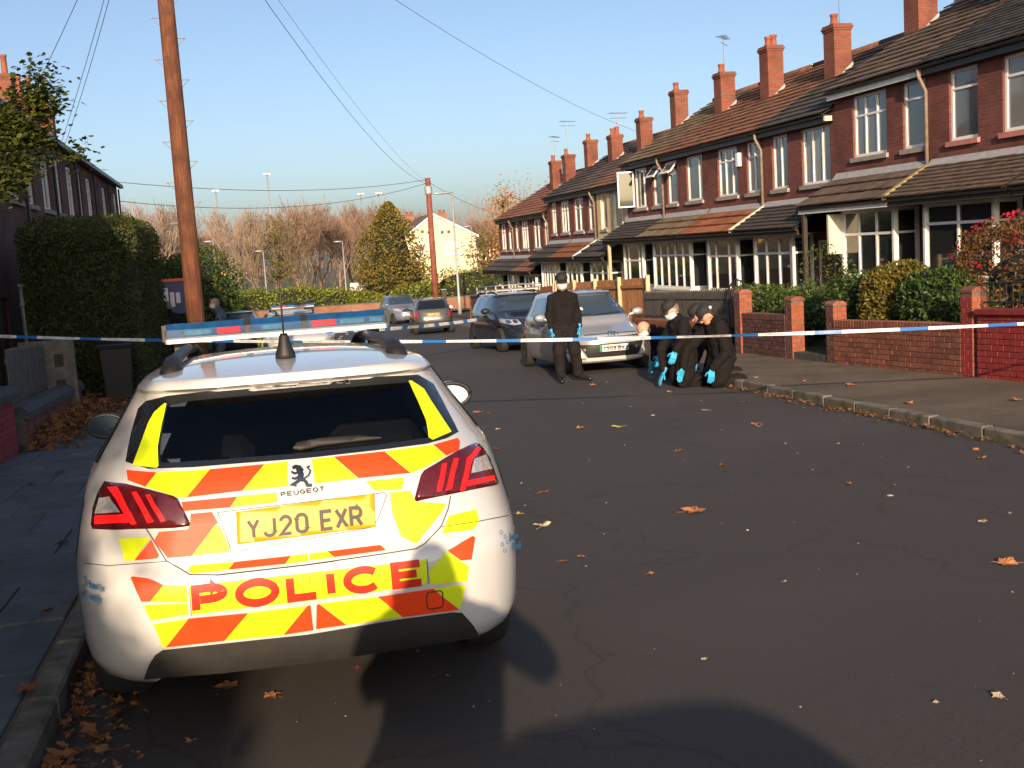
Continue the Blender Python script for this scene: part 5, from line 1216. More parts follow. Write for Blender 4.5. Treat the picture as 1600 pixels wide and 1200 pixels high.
# ================================================================== planting
MLEAF('leaf_hedge', (.034, .048, .012), (.090, .105, .022), .55, .15)
MLEAF('leaf_privet', (.028, .060, .014), (.075, .125, .025), .40, .2)
MLEAF('leaf_gold', (.110, .100, .018), (.20, .16, .03), .5, .25)
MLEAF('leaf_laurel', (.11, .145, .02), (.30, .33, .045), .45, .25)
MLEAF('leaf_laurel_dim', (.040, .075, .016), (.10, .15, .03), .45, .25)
MLEAF('leaf_fuchsia', (.11, .040, .020), (.17, .11, .03), .5, .25)
MLEAF('flower_red', (.42, .012, .03), (.60, .04, .07), .5, .3)
MLEAF('leaf_maple', (.022, .048, .012), (.15, .17, .025), .5, .3)
MLEAF('leaf_conifer', (.085, .080, .018), (.30, .22, .045), .6, .2)
MLEAF('leaf_orange', (.36, .14, .03), (.55, .28, .06), .6, .3)
MLEAF('leaf_litter', (.10, .055, .025), (.24, .12, .045), .85, .1)
MLEAF('leaf_dead', (.15, .060, .022), (.30, .14, .055), .8, .1)
M('bark', (.085, .062, .045), .9, .3, 12, .5, 40, .01)
M('bark_pale', (.21, .155, .105), .9, .25, 3, .3, 30, .01)
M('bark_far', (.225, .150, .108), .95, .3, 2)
M('bark_grey', (.26, .20, .16), .95, .3, 2)
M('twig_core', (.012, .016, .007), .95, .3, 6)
def leafq(b, p, s, rr, up=.3, asp=.55, nd=None):
    # one leaf: two triangles folded along the midrib
    d = Vector((rr.gauss(0, 1), rr.gauss(0, 1), rr.gauss(0, 1)+up)).normalized(); t = d.orthogonal().normalized()
    t = (Matrix.Rotation(rr.uniform(0, 6.28), 3, d) @ t); q = d.cross(t); p = Vector(p); s *= rr.uniform(.7, 1.25)
    f = d*(s*.12); n = len(b.v)
    b.v += [tuple(p-t*s*.5), tuple(p+q*s*asp*.5+f), tuple(p+t*s*.5), tuple(p-q*s*asp*.5+f)]; b.f += [(n, n+1, n+2), (n, n+2, n+3)]
def bush(name, label, cat, c, r, n, ls, mat, seed=1, core=.72, group=None, flat=0, box=False, lump=.18, stems=3, extra=None):
    # ellipsoid or box volume of leaves around a dark twiggy core; c is the base centre
    rr = random.Random(seed); root = thing(name, label, cat, c, (0, 0, 0), group); del INV[root]
    b = MB(); ph = [(rr.uniform(0, 6), rr.uniform(2, 5), rr.uniform(2, 5), rr.uniform(2, 5)) for _ in range(5)]
    def off(v): return sum(math.sin(v[0]*a/r[0]+p)*math.sin(v[1]*e/r[1]+p*2)*math.cos(v[2]*f/r[2]+p) for p, a, e, f in ph)/2.2
    for _ in range(n):
        if box:
            k = rr.random(); v = Vector((rr.uniform(-1, 1), rr.uniform(-1, 1), rr.uniform(0, 1)))
            ax = rr.choice((0, 0, 1, 1, 2)); v[ax] = (1 if ax == 2 else rr.choice((-1, 1)))*(1-abs(rr.gauss(0, .075)))
            # round the top edges
            e = max(abs(v.x), abs(v.y)); cut = 1-.10*max(0, (e-.75)/.25)**2; v.z *= cut
            p = Vector((v.x*r[0], v.y*r[1], v.z*r[2])); o = off(p); p += Vector((v.x*lump*o*.5, v.y*lump*o*.5, lump*o*.35 if v.z > .8 else 0))
        else:
            d = Vector((rr.gauss(0, 1), rr.gauss(0, 1), rr.gauss(0, 1))).normalized(); k = rr.uniform(.55, 1)**.5
            p = Vector((d.x*r[0], d.y*r[1], d.z*r[2]*.5+r[2]*.52)); p = Vector((p.x*k, p.y*k, r[2]*.5+(p.z-r[2]*.5)*k)); o = off(p); p += d*lump*o*max(r)*.5
            if p.z < .02: p.z = abs(p.z)*.4
        leafq(b, p, ls, rr)
    f = b.build('foliage', MATS[mat], root, fix=False)
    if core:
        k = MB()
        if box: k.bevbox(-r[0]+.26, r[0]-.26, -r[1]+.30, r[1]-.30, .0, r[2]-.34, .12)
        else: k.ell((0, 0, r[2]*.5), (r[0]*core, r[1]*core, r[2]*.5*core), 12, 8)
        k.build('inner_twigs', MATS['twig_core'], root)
    st = MB()
    for _ in range(stems):
        a = rr.uniform(0, 6.28); st.tube([(0, 0, -.1), (math.cos(a)*r[0]*.3, math.sin(a)*r[1]*.3, r[2]*.45)], [.03, .012], 5)
    st.build('stem', MATS['bark'], root)
    if extra: extra(root, rr)
    return root
# left clipped hedge
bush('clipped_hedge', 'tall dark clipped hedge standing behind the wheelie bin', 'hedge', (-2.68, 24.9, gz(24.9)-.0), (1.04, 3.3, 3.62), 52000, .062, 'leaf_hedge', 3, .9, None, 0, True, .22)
# right-hand gardens
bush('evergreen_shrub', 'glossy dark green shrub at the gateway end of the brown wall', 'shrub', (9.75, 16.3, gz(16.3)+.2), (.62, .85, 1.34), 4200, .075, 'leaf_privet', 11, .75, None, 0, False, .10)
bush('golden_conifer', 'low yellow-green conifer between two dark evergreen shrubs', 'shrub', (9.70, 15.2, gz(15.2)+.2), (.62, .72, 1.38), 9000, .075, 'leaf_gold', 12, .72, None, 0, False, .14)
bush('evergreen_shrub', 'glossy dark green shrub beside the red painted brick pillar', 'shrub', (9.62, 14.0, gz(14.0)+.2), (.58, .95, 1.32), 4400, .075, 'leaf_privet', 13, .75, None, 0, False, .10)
def reds(root, rr):
    b = MB()
    for _ in range(320):
        d = Vector((rr.gauss(0, 1), rr.gauss(0, 1), rr.gauss(0, 1))).normalized(); p = Vector((d.x*1.05, d.y*1.35, 1.05+d.z*.95))
        for _k in range(4): leafq(b, p+Vector((rr.gauss(0, .018), rr.gauss(0, .018), rr.gauss(0, .018))), .042, rr, 0, .8)
    b.build('red_flowers', MATS['flower_red'], root, fix=False)
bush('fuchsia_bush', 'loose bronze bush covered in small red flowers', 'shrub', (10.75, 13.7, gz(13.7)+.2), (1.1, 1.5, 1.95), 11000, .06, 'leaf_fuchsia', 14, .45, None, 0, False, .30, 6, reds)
for k, (x_, y_, s_, lb) in enumerate(((10.0, 18.7, 1.05, 'bright green hedge shrub behind the purplish wall, nearest the gateway'), (10.15, 20.6, 1.15, 'bright green hedge shrub above the squat end pillar'), (10.3, 22.6, 1.1, 'bright green hedge shrub beyond the end pillar, by the arched gate'))):
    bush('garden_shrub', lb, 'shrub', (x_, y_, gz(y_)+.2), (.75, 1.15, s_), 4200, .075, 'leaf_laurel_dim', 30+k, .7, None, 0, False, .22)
bush('rose_bush', 'thin straggly rose bush in front of the white door', 'shrub', (11.6, 20.9, gz(20.9)+.2), (.55, .6, 1.9), 700, .07, 'leaf_laurel_dim', 35, 0, None, 0, False, .3, 7)
bush('yard_shrub', 'dark bush in the garden in front of the corner house', 'shrub', (13.2, 58.8, gz(58.8)+.2), (.9, 1.6, 2.0), 2600, .09, 'leaf_hedge', 36, .7)
# left laurel by the notice board
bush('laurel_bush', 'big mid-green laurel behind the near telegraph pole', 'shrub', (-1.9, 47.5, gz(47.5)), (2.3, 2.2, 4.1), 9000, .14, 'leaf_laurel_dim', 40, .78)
# hedges behind the far wall
for k, (px_, wd_, top_) in enumerate(((390, 3.2, 452), (455, 2.9, 446), (515, 2.7, 450), (560, 1.9, 455), (655, 2.3, 440), (735, 3.4, 418), (800, 3.0, 430), (330, 3.0, 460), (262, 3.6, 462))):
    p_ = at_y(px_, top_, 82); h_ = p_.z-gz(82)
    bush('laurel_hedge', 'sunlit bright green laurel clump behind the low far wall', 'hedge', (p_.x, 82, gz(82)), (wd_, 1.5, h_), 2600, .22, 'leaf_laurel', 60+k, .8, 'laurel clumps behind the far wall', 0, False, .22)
bush('conifer_tree', 'broad golden-green conifer beside the cream gable', 'tree', (at_y(612, 400, 84).x, 84, gz(84)), (2.9, 2.5, 4.4), 4200, .22, 'leaf_conifer', 80, .72, None, 0, False, .25)
ct = bpy.data.objects['conifer_tree']
rr = random.Random(81); b = MB()
for _ in range(5200):
    z = rr.uniform(0, 1); a = rr.uniform(0, 6.28); rad_ = (1-z**2.2)**.8*2.25*rr.uniform(.55, 1.08)*(1+.24*math.sin(a*2+z*5)+.12*math.sin(a*5+z*13))+.12
    leafq(b, (math.cos(a)*rad_, math.sin(a)*rad_, 2.2+z*5.9), .25, rr, .6)
b.build('upper_foliage', MATS['leaf_conifer'], ct, fix=False)
k_ = MB(); k_.lathe([(1.5, 2.0), (1.4, 4.0), (.95, 6.2), (.1, 7.5)], 10); k_.build('upper_twigs', MATS['twig_core'], ct)
MB().tube([(0, 0, -.2), (0, 0, 5)], [.22, .08], 7).build('trunk', MATS['bark'], ct)
# ---- bare trees
def bare_tree_mesh(seed, h, spread=.5, levels=5, lean=0, tw=1.0):
    rr = random.Random(seed); trunk = MB(); crown = MB()
    def grow(p, d, L, r, lev, mb):
        n = 4 if lev < 2 else 3; path = [p]; q = p; dd = d
        for k in range(n):
            dd = (dd+Vector((rr.gauss(0, .10), rr.gauss(0, .10), rr.gauss(0, .08)+.05))).normalized(); q = q+dd*L/n; path.append(q)
        r2 = max(r*.55, .012)
        mb.tube(path, [r+(r2-r)*i/n for i in range(n+1)], 6 if lev == 0 else (4 if lev < 3 else 3), False)
        if lev >= levels: return
        kids = rr.randint(3, 4) if lev < 2 else rr.randint(3, 5)
        for j in range(kids):
            t = rr.uniform(.35, 1) if lev else rr.uniform(.45, 1); i = min(int(t*n), n-1); s = path[i]+(path[i+1]-path[i])*(t*n-i)
            a = rr.uniform(0, 6.28); e = dd.orthogonal().normalized(); e = Matrix.Rotation(a, 3, dd) @ e
            nd = (dd*rr.uniform(.7, 1.1)+e*rr.uniform(.5, 1.0)*spread*1.6+Vector((0, 0, .22))).normalized()
            grow(s, nd, L*rr.uniform(.55, .78), max(r2*rr.uniform(.6, .85), .011), lev+1, crown)
        if lev: grow(q, dd, L*.72, r2, lev+1, crown)
    L0 = h*.34; grow(Vector((0, 0, -.2)), Vector((lean, 0, 1)).normalized(), L0, h*.018, 0, trunk)
    zm = max(v[2] for v in crown.v); k = h/zm
    for m in (trunk, crown): m.v = [(v[0]*k, v[1]*k, v[2]*k) for v in m.v]
    return trunk.mesh('trunk', True, False), crown.mesh('crown', False, False)
BT = {}
for i_, (sd_, mt_) in enumerate(((1, 'bark_far'), (2, 'bark_grey'), (5, 'bark_far'), (8, 'bark_pale'))):
    t_, c_ = bare_tree_mesh(sd_, 10, .55 if i_ != 3 else .4); t_.materials.append(MATS[mt_]); c_.materials.append(MATS[mt_]); BT[i_] = (t_, c_)
def bare_tree(px_, top_, Y, kind, lab, group=None, wide=1.0, rot=0):
    p = at_y(px_, top_, Y); h = p.z-gz(Y); root = thing('bare_tree', lab, 'tree', (p.x, Y, gz(Y)), (0, 0, rot), group, False)
    root.scale = (h/10*wide, h/10*wide, h/10)
    for nm, me in zip(('trunk', 'crown'), BT[kind]): link(nm, me, root)
    return root
R5 = random.Random(9)
BLS = {0: 'leafless dark brown tree with upright twiggy crown beyond the junction', 1: 'pale grey leafless tree beyond the left end of the junction', 2: 'leafless reddish-brown tree with spreading crown beyond the junction'}
for px_, tp_, Y_, kd_ in ((232, 300, 112, 1), (262, 318, 122, 0), (300, 306, 118, 1), (338, 318, 108, 1), (372, 316, 125, 1), (455, 303, 104, 0), (430, 322, 116, 0), (492, 318, 120, 2), (522, 322, 112, 0), (548, 312, 128, 2), (580, 308, 138, 0), (640, 318, 142, 2),
                          (600, 322, 130, 2), (668, 322, 150, 0), (705, 330, 150, 2), (745, 332, 146, 0), (770, 338, 140, 2), (400, 328, 130, 2), (350, 330, 132, 2), (560, 330, 118, 0), (475, 330, 132, 2), (210, 322, 128, 0), (620, 330, 118, 0)):
    bare_tree(px_, tp_, Y_, kd_, BLS[kd_], 'leafless trees, '+('dark brown', 'pale grey', 'reddish')[kd_], R5.uniform(.85, 1.15), R5.uniform(0, 6.28))
bare_tree(462, 335, 92, 3, 'slender pale-stemmed tree in front of the brown wood', None, .7, 1.0)
bare_tree(402, 345, 90, 3, 'thin pale sapling beside the far lamp column', None, .6, 2.0)
# far wood as one mass behind them
rr = random.Random(77); b = MB()
for _ in range(16000):
    x_ = rr.uniform(-70, 130); Y_ = rr.uniform(150, 175); h_ = 9.5+1.6*math.sin(x_*.21)+1.2*math.sin(x_*.53+1)+rr.uniform(-1, .6)
    z_ = gz(Y_)+h_*rr.uniform(0, 1)**.7; d = Vector((rr.gauss(0, .35), rr.gauss(0, .35), 1)).normalized(); L = rr.uniform(.8, 2.0); r_ = rr.uniform(.02, .06); e = Vector((1, 0, 0))
    n = len(b.v); p = Vector((x_, Y_, z_)); b.v += [tuple(p-e*r_), tuple(p+e*r_), tuple(p+d*L)]; b.f.append((n, n+1, n+2))
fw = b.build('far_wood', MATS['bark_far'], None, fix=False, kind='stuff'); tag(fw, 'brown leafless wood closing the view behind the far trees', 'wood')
# golden and orange autumn trees
def leaf_tree(name, lab, c, h, r, n, ls, mat, seed, spiky=False, bark='bark'):
    rr = random.Random(seed); root = thing(name, lab, 'tree', c, (0, 0, 0)); del INV[root]
    t = MB(); t.tube([(0, 0, -.2), (.05, 0, h*.3), (0, .05, h*.6), (0, 0, h*.92)], [h*.02, h*.016, h*.01, .012], 7); tips = []
    for k in range(14):
        z = h*rr.uniform(.25, .85); a = rr.uniform(0, 6.28); L = r*rr.uniform(.5, 1)*(1.15-z/h*.7); e = Vector((math.cos(a)*L, math.sin(a)*L, z+L*rr.uniform(.3, .8)))
        t.tube([(0, 0, z), (e.x*.5, e.y*.5, (z+e.z)/2+.1), tuple(e)], [h*.008, h*.005, .01], 5); tips.append(e); tips.append(Vector((e.x*.6, e.y*.6, z+(e.z-z)*.6)))
    t.build('trunk', MATS[bark], root, True); b = MB()
    tips += [Vector((0, 0, h*.95)), Vector((0, 0, h*.8))]
    for _ in range(n):
        e = rr.choice(tips); s = r*.22; leafq(b, e+Vector((rr.gauss(0, s), rr.gauss(0, s), rr.gauss(0, s))), ls, rr)
    b.build('crown', MATS[mat], root, fix=False); return root
p_ = at_y(425, 338, 92); leaf_tree('autumn_tree', 'tree with thinning golden leaves among the bare trees', (p_.x, 92, gz(92)), p_.z-gz(92), 2.6, 1500, .20, 'leaf_gold', 21)
p_ = at_y(783, 288, 82); leaf_tree('autumn_tree', 'narrow orange-leaved tree rising behind the terrace end', (p_.x, 82, gz(82)), p_.z-gz(82), 1.9, 1300, .20, 'leaf_orange', 22)
p_ = at_y(822, 290, 90); leaf_tree('autumn_tree', 'wide orange-pink tree peeping over the corner house roof', (p_.x, 90, gz(90)), p_.z-gz(90), 3.2, 1500, .20, 'leaf_orange', 23)
p_ = at_y(768, 375, 79); leaf_tree('autumn_tree', 'low yellow-leaved tree beside the corner house', (p_.x+.2, 83, gz(83)), p_.z-gz(79)+.5, 2.2, 1600, .2, 'leaf_gold', 24)
# leafy maple reaching in from the left garden
mp = thing('maple_tree', 'maple with green and yellowing leaves overhanging the left pavement', 'tree', (-3.75, 10.4, gz(10.4)), (0, 0, 0)); del INV[mp]
rr = random.Random(5); t = MB(); t.tube([(0, 0, -.1), (.05, .1, 1.2), (.1, .1, 2.2), (.2, .1, 3.6)], [.10, .08, .06, .02], 8); tips = []
for k in range(26):
    z = rr.uniform(1.9, 3.3); a = rr.uniform(-1.6, 1.6) if k < 18 else rr.uniform(0, 6.28); L = rr.uniform(.3, .75)
    e = Vector((math.cos(a)*L, math.sin(a)*L*.9, z+rr.uniform(-.05, .7))); t.tube([(.1, .1, z-.2), (e.x*.55, e.y*.55, (z+e.z)/2+.12), tuple(e)], [.028, .015, .006], 5); tips.append(e)
    for j in range(3):
        f = e*rr.uniform(.55, .95)+Vector((rr.gauss(0, .18), rr.gauss(0, .18), rr.gauss(0, .14))); f.z = max(f.z, z-.2); tips.append(f)
for (px_, py_) in ((62, 115), (58, 140), (68, 150), (45, 160), (28, 152), (66, 168), (88, 158), (50, 180), (30, 185), (10, 190), (62, 196), (40, 205), (20, 215), (5, 225), (58, 218), (36, 232), (15, 240), (48, 250), (8, 262), (30, 262), (118, 240), (18, 285), (5, 300), (-10, 200), (-10, 240), (-10, 280)):
    e = at_y(px_, py_, 10.2)-Vector((-3.75, 10.4, gz(10.4))); t.tube([(.15, .1, 1.9), (e.x*.6, e.y*.5, e.z*.55+.9), tuple(e)], [.02, .012, .004], 5); tips += [e]*4
t.build('trunk', MATS['bark'], mp, True)
b = MB()
for _ in range(5200):
    e = rr.choice(tips); s = .085; c_ = e+Vector((rr.gauss(0, s), rr.gauss(0, s), rr.gauss(0, s*.8)))
    d = Vector((rr.gauss(0, .5), rr.gauss(0, .5), 1)).normalized(); u_ = d.orthogonal().normalized(); u_ = Matrix.Rotation(rr.uniform(0, 6.28), 3, d) @ u_; v_ = d.cross(u_); sz = rr.uniform(.018, .036); n = len(b.v)
    pts = [(1.2, 0), (.6, .38), (.55, .8), (.1, .6), (-.5, .62), (-.5, .1), (-.8, 0), (-.5, -.1), (-.5, -.62), (.1, -.6), (.55, -.8), (.6, -.38)]
    b.v += [tuple(c_+u_*x*sz+v_*y*sz-d*(abs(y)*.25*sz)) for x, y in pts]; b.f.append(tuple(range(n, n+12)))
b.build('crown', MATS['leaf_maple'], mp, fix=False)
# unseen tree added behind the camera for its shade, dappling the near corner of the car
yt = thing('added_shade_tree', 'small leafy tree added out of view to dapple the police car', 'tree', (-3.15, -5.4, gz(-5.4)), (0, 0, 0)); del INV[yt]
rr = random.Random(15); t = MB(); t.tube([(0, 0, -.1), (.02, 0, 1.6), (.05, .1, 3.0), (0, .1, 4.2)], [.06, .05, .035, .012], 8)
b = MB()
for k in range(16):
    a = rr.uniform(0, 6.28); z = rr.uniform(2.1, 3.8); L = rr.uniform(.35, .85); e = Vector((math.cos(a)*L, math.sin(a)*L, z+rr.uniform(0, .4))); t.tube([(.03, .05, z-.2), tuple(e)], [.018, .005], 5)
    for _ in range(95): leafq(b, e*rr.uniform(.75, 1.05)+Vector((rr.gauss(0, .14), rr.gauss(0, .14), rr.gauss(0, .14))), .10, rr)
t.build('trunk', MATS['bark'], yt, True); b.build('crown', MATS['leaf_maple'], yt, fix=False)
# ------------------------------------------------------------------ fallen leaves
LEAFM = []
for k in range(5):
    rr = random.Random(100+k); b = MB(); vs = [(0, 0, .012)]
    for i_ in range(20):
        a = 2*math.pi*i_/20; lobes = (1+.26*math.cos(5*a+rr.uniform(-.4, .4)))*(.74 if i_ % 2 else .92); r_ = .5*lobes*rr.uniform(.75, 1.15); vs.append((r_*math.cos(a), r_*math.sin(a)*.85, rr.uniform(.0, .10)+.16*max(0, math.sin(a*(1+k % 2)+k))))
    b.add(vs, [(0, i_+1, (i_+1) % 20+1) for i_ in range(20)]); b.tube([(-.4, 0, .03), (-.75, .08, .05)], .012, 4); me = b.mesh('leaf', False); LEAFM.append(me)
LM = {}
M('leaf_tan', (.33, .135, .052), .85, .35, 40, orand=.25); M('leaf_brown', (.22, .085, .035), .85, .35, 40, orand=.3); M('leaf_pale', (.45, .36, .25), .85, .25, 40, orand=.2); M('leaf_lime', (.42, .38, .06), .8, .25, 40)
def fallen(x_, y_, px_w, mat, k):
    p = at_g(x_, y_); d = (p-CAMP).length; s = px_w/FPX*d*.88; key = (k % 5, mat)
    if key not in LM: m2 = LEAFM[k % 5].copy(); m2.materials.append(MATS[mat]); LM[key] = m2
    o = link('fallen_leaf', LM[key]); onp = p.x < kl(p.y) or p.x > kr(p.y)
    if onp: p = at_g(x_, y_, .115)
    o.location = (p.x, p.y, gz(p.y)+(.116 if onp else .004)); o.scale = (s, s, s*.8); o.rotation_euler = (-SLOPE, 0, k*1.7)
    tag(o, {'leaf_tan': 'curled tan-orange sycamore leaf lying on the ground', 'leaf_brown': 'dull brown dead leaf lying on the ground', 'leaf_pale': 'pale dry leaf scrap lying on the tarmac', 'leaf_lime': 'single yellow-green leaf lying on the tarmac'}[mat], 'leaf', 'fallen leaves, '+mat.split('_')[1])
FL = [(1085, 800, 42, 'leaf_tan'), (907, 669, 20, 'leaf_tan'), (965, 668, 24, 'leaf_lime'), (1128, 728, 18, 'leaf_brown'), (850, 770, 22, 'leaf_brown'), (908, 871, 20, 'leaf_tan'), (1015, 898, 20, 'leaf_tan'), (880, 878, 18, 'leaf_tan'), (848, 822, 40, 'leaf_pale'), (1570, 881, 40, 'leaf_tan'),
      (1535, 816, 20, 'leaf_pale'), (1533, 717, 20, 'leaf_tan'), (1525, 704, 16, 'leaf_tan'), (1180, 663, 18, 'leaf_brown'), (1185, 667, 14, 'leaf_tan'), (748, 645, 18, 'leaf_tan'), (778, 671, 12, 'leaf_pale'), (776, 702, 18, 'leaf_brown'), (812, 804, 18, 'leaf_lime'), (1060, 705, 20, 'leaf_tan'),
      (1100, 642, 18, 'leaf_pale'), (1045, 613, 14, 'leaf_pale'), (1165, 628, 14, 'leaf_tan'), (1325, 757, 20, 'leaf_brown'), (1390, 776, 12, 'leaf_pale'), (1310, 694, 8, 'leaf_pale'), (1225, 910, 12, 'leaf_pale'), (1560, 1090, 24, 'leaf_pale'), (1100, 1031, 14, 'leaf_pale'), (700, 1057, 10, 'leaf_pale'),
      (357, 1074, 40, 'leaf_tan'), (424, 1088, 36, 'leaf_tan'), (480, 1028, 40, 'leaf_tan'), (90, 1190, 70, 'leaf_tan'), (75, 953, 28, 'leaf_brown'), (97, 848, 26, 'leaf_brown'), (40, 1080, 46, 'leaf_brown'), (92, 738, 22, 'leaf_brown'), (50, 756, 18, 'leaf_brown'), (925, 602, 12, 'leaf_tan'), (1020, 650, 10, 'leaf_pale'), (1255, 597, 16, 'leaf_tan'),
      (1330, 602, 18, 'leaf_tan'), (1420, 630, 20, 'leaf_tan'), (1290, 640, 14, 'leaf_tan'), (1590, 625, 20, 'leaf_tan'), (1180, 590, 10, 'leaf_pale'), (640, 600, 10, 'leaf_pale'), (300, 1160, 28, 'leaf_brown'), (560, 1045, 20, 'leaf_brown')]
for k, q in enumerate(FL): fallen(*q, k)
def litter(name, label, pts, mat, ls=.09):
    b = MB(); rr = random.Random(len(pts))
    for (x_, y_, z_) in pts:
        me = LEAFM[rr.randrange(5)]; k_ = ls*rr.uniform(.6, 1.5); Mx = Matrix.Translation((x_, y_, z_)) @ Matrix.Rotation(rr.uniform(0, 6.28), 4, 'Z') @ Matrix.Rotation(rr.gauss(0, .35), 4, 'X') @ Matrix.Rotation(rr.gauss(0, .35), 4, 'Y')
        b.add([Mx @ (v.co*k_) for v in me.vertices], [tuple(p.vertices) for p in me.polygons])
    o = b.build(name, MATS[mat], None, fix=False, kind='stuff'); tag(o, label, 'leaves'); return o
rr = random.Random(3); pts = []
for _ in range(900):
    y_ = rr.uniform(14.2, 20.6); x_ = -2.58+abs(rr.gauss(0, .32))*(1.1 if y_ > 17 else .8); h_ = max(0, .24-(x_+2.6)*.32)*min(1, (y_-14)/2); pts.append((x_, y_, gz(y_)+.12+rr.uniform(0, h_)))
litter('leaf_drift', 'brown leaf drift piled against the low stone-coped wall', pts, 'leaf_dead', .10)
pts = []
for _ in range(420):
    y_ = rr.uniform(2.8, 9); x_ = kl(y_)+abs(rr.gauss(0, .16))+.02; pts.append((x_, y_, gz(y_)+.012+rr.uniform(0, .03)))
litter('gutter_leaves', 'dead leaves lying in the left gutter beside the police car', pts, 'leaf_dead', .055)
pts = []
for _ in range(300):
    y_ = 6.5+9*rr.random()**.8; x_ = kr(y_)-abs(rr.gauss(0, .10))-.02; pts.append((x_, y_, gz(y_)+.01+rr.uniform(0, .02)))
litter('gutter_leaves', 'small leaves and grit along the right kerb line', pts, 'leaf_litter', .045)

# grit, bits of paper and leaf crumbs on the tarmac
M('grit', (.12, .11, .10), .9, .3, 60, island=True, c2=(.30, .27, .24))
rr = random.Random(44); b = MB()
for _ in range(420):
    y_ = 3+22*rr.random()**1.6; x_ = rr.uniform(kl(y_)+.1, kr(y_)-.05); r_ = rr.choice((.003, .004, .005, .006, .010))*rr.uniform(.7, 1.3); a = rr.uniform(0, 6.28); z_ = gz(y_)+.002; n = len(b.v)
    b.v += [(x_+r_*math.cos(a+q)*k, y_+r_*math.sin(a+q)*k, z_) for q, k in ((0, 1), (1.7, .7), (3.1, 1.1), (4.6, .6))]+[(x_, y_, z_+r_*.8)]; b.f += [(n+i_, n+(i_+1) % 4, n+4) for i_ in range(4)]
go_ = b.build('road_grit', MATS['grit'], None, fix=False, kind='stuff'); tag(go_, 'pale grit and crumbs scattered over the road', 'grit')
# ================================================================== street furniture
M('pole_wood', (.17, .058, .028), .85, .35, 4, .5, 30, .006, c2=(.25, .090, .040))
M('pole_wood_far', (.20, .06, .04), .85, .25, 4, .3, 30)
M('lamp_grey', (.36, .37, .36), .5, .1, 8, metal=.3)
M('step_metal', (.20, .20, .20), .6, .2, 20)
M('bin_black', (.010, .011, .011), .55, .2, 8)
M('tape_white', (.62, .64, .67), .4, .03, 8)
M('tape_blue', (.02, .14, .42), .4, .05, 8)
M('board_blue', (.025, .035, .11), .5, .1, 5)
M('paper', (.55, .50, .58), .7, .15, 9)
M('paint_red', (.55, .09, .03), .6, .1, 8)
_t = MATS['pole_wood'].node_tree; _b = _t.nodes['Principled BSDF']; _m = _t.nodes.new('ShaderNodeMapping'); _m.inputs['Scale'].default_value = (1, 1, .05); _t.links.new(pos(_t), _m.inputs['Vector'])
bump(_t, _b, noise(_t, 70, 6, _m.outputs[0], .7), 1.0, .02)
_c = _b.inputs['Base Color'].links[0].from_socket; _t.links.new(mixc(_t, ramp(_t, noise(_t, 45, 5, _m.outputs[0], .7), .42, .62, (.75, .75, .75), (0, 0, 0)), _c, (.06, .022, .014)), _b.inputs['Base Color'])
# near telegraph pole with step irons
PX, PY = -.69, 20.0; g_ = gz(PY)+.1
tp = thing('telegraph_pole', 'reddish wooden telegraph pole with pale step irons beside the hedge', 'pole', (PX, PY, g_))
MB().tube([(PX, PY, g_-.2), (PX, PY, g_+3), (PX, PY, g_+6), (PX, PY, g_+9.6)], [.158, .148, .135, .12], 18).build('pole', MATS['pole_wood'], tp, True)
zz = 3.0; k = 0
while zz < 9.2:
    s = 1 if k % 2 else -1; r_ = .145-.004*(zz-3); b = MB()
    b.box(PX+s*(r_-.01) if s > 0 else PX-r_-.13, PX+r_+.13 if s > 0 else PX-r_+.01, PY-.016, PY+.016, g_+zz, g_+zz+.014); b.tube([(PX+s*(r_-.01), PY, g_+zz-.12), (PX+s*(r_+.11), PY, g_+zz)], .006, 5)
    b.build('step_iron', MATS['step_metal'], tp); zz += .335; k += 1
# far pole
p = at_y(668, 278, 70); FX, FY, FZ = p.x, 70, p.z
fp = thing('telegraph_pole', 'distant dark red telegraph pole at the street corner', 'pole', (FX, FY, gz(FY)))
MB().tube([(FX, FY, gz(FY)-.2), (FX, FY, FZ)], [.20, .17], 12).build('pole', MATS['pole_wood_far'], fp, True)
MB().lathe([(.2, FZ-1.0), (.24, FZ-.95), (.24, FZ-.55), (.2, FZ-.5)], 12, Matrix.Translation((FX, FY, 0))).build('cable_box', MATS['galv'], fp)
def lamp(px_, top_, Y, label, arm=-1, r=.06, L=1.0):
    p = at_y(px_, top_, Y); t = thing('street_lamp', label, 'street lamp', (p.x, Y, gz(Y)))
    MB().tube([(p.x, Y, gz(Y)-.1), (p.x, Y, gz(Y)+1.2), (p.x, Y, gz(Y)+1.3), (p.x, Y, p.z)], [r*1.6, r*1.6, r, r*.7], 10).build('column', MATS['lamp_grey'], t, True)
    b = MB(); b.ell((p.x+arm*L*.35, Y, p.z+.04), (L*.42, .13, .07), 14, 8); b.build('lamp_head', MATS['galv'], t, True); return t
lamp(706, 302, 65.5, 'grey street lamp on the corner in front of the cream gable', -1, .075, 1.6)
lamp(535, 378, 88, 'short street lamp standing out against the brown trees', -1, .05, .9)
lamp(736, 354, 96, 'slim lamp column with double head right of the cream gable', -1, .06, .9)
lamp(333, 378, 84, 'pale lamp column left of the golden tree', -1, .05, .9)
lamp(411, 393, 84, 'thin lamp column behind the second police car', -1, .05, .8)
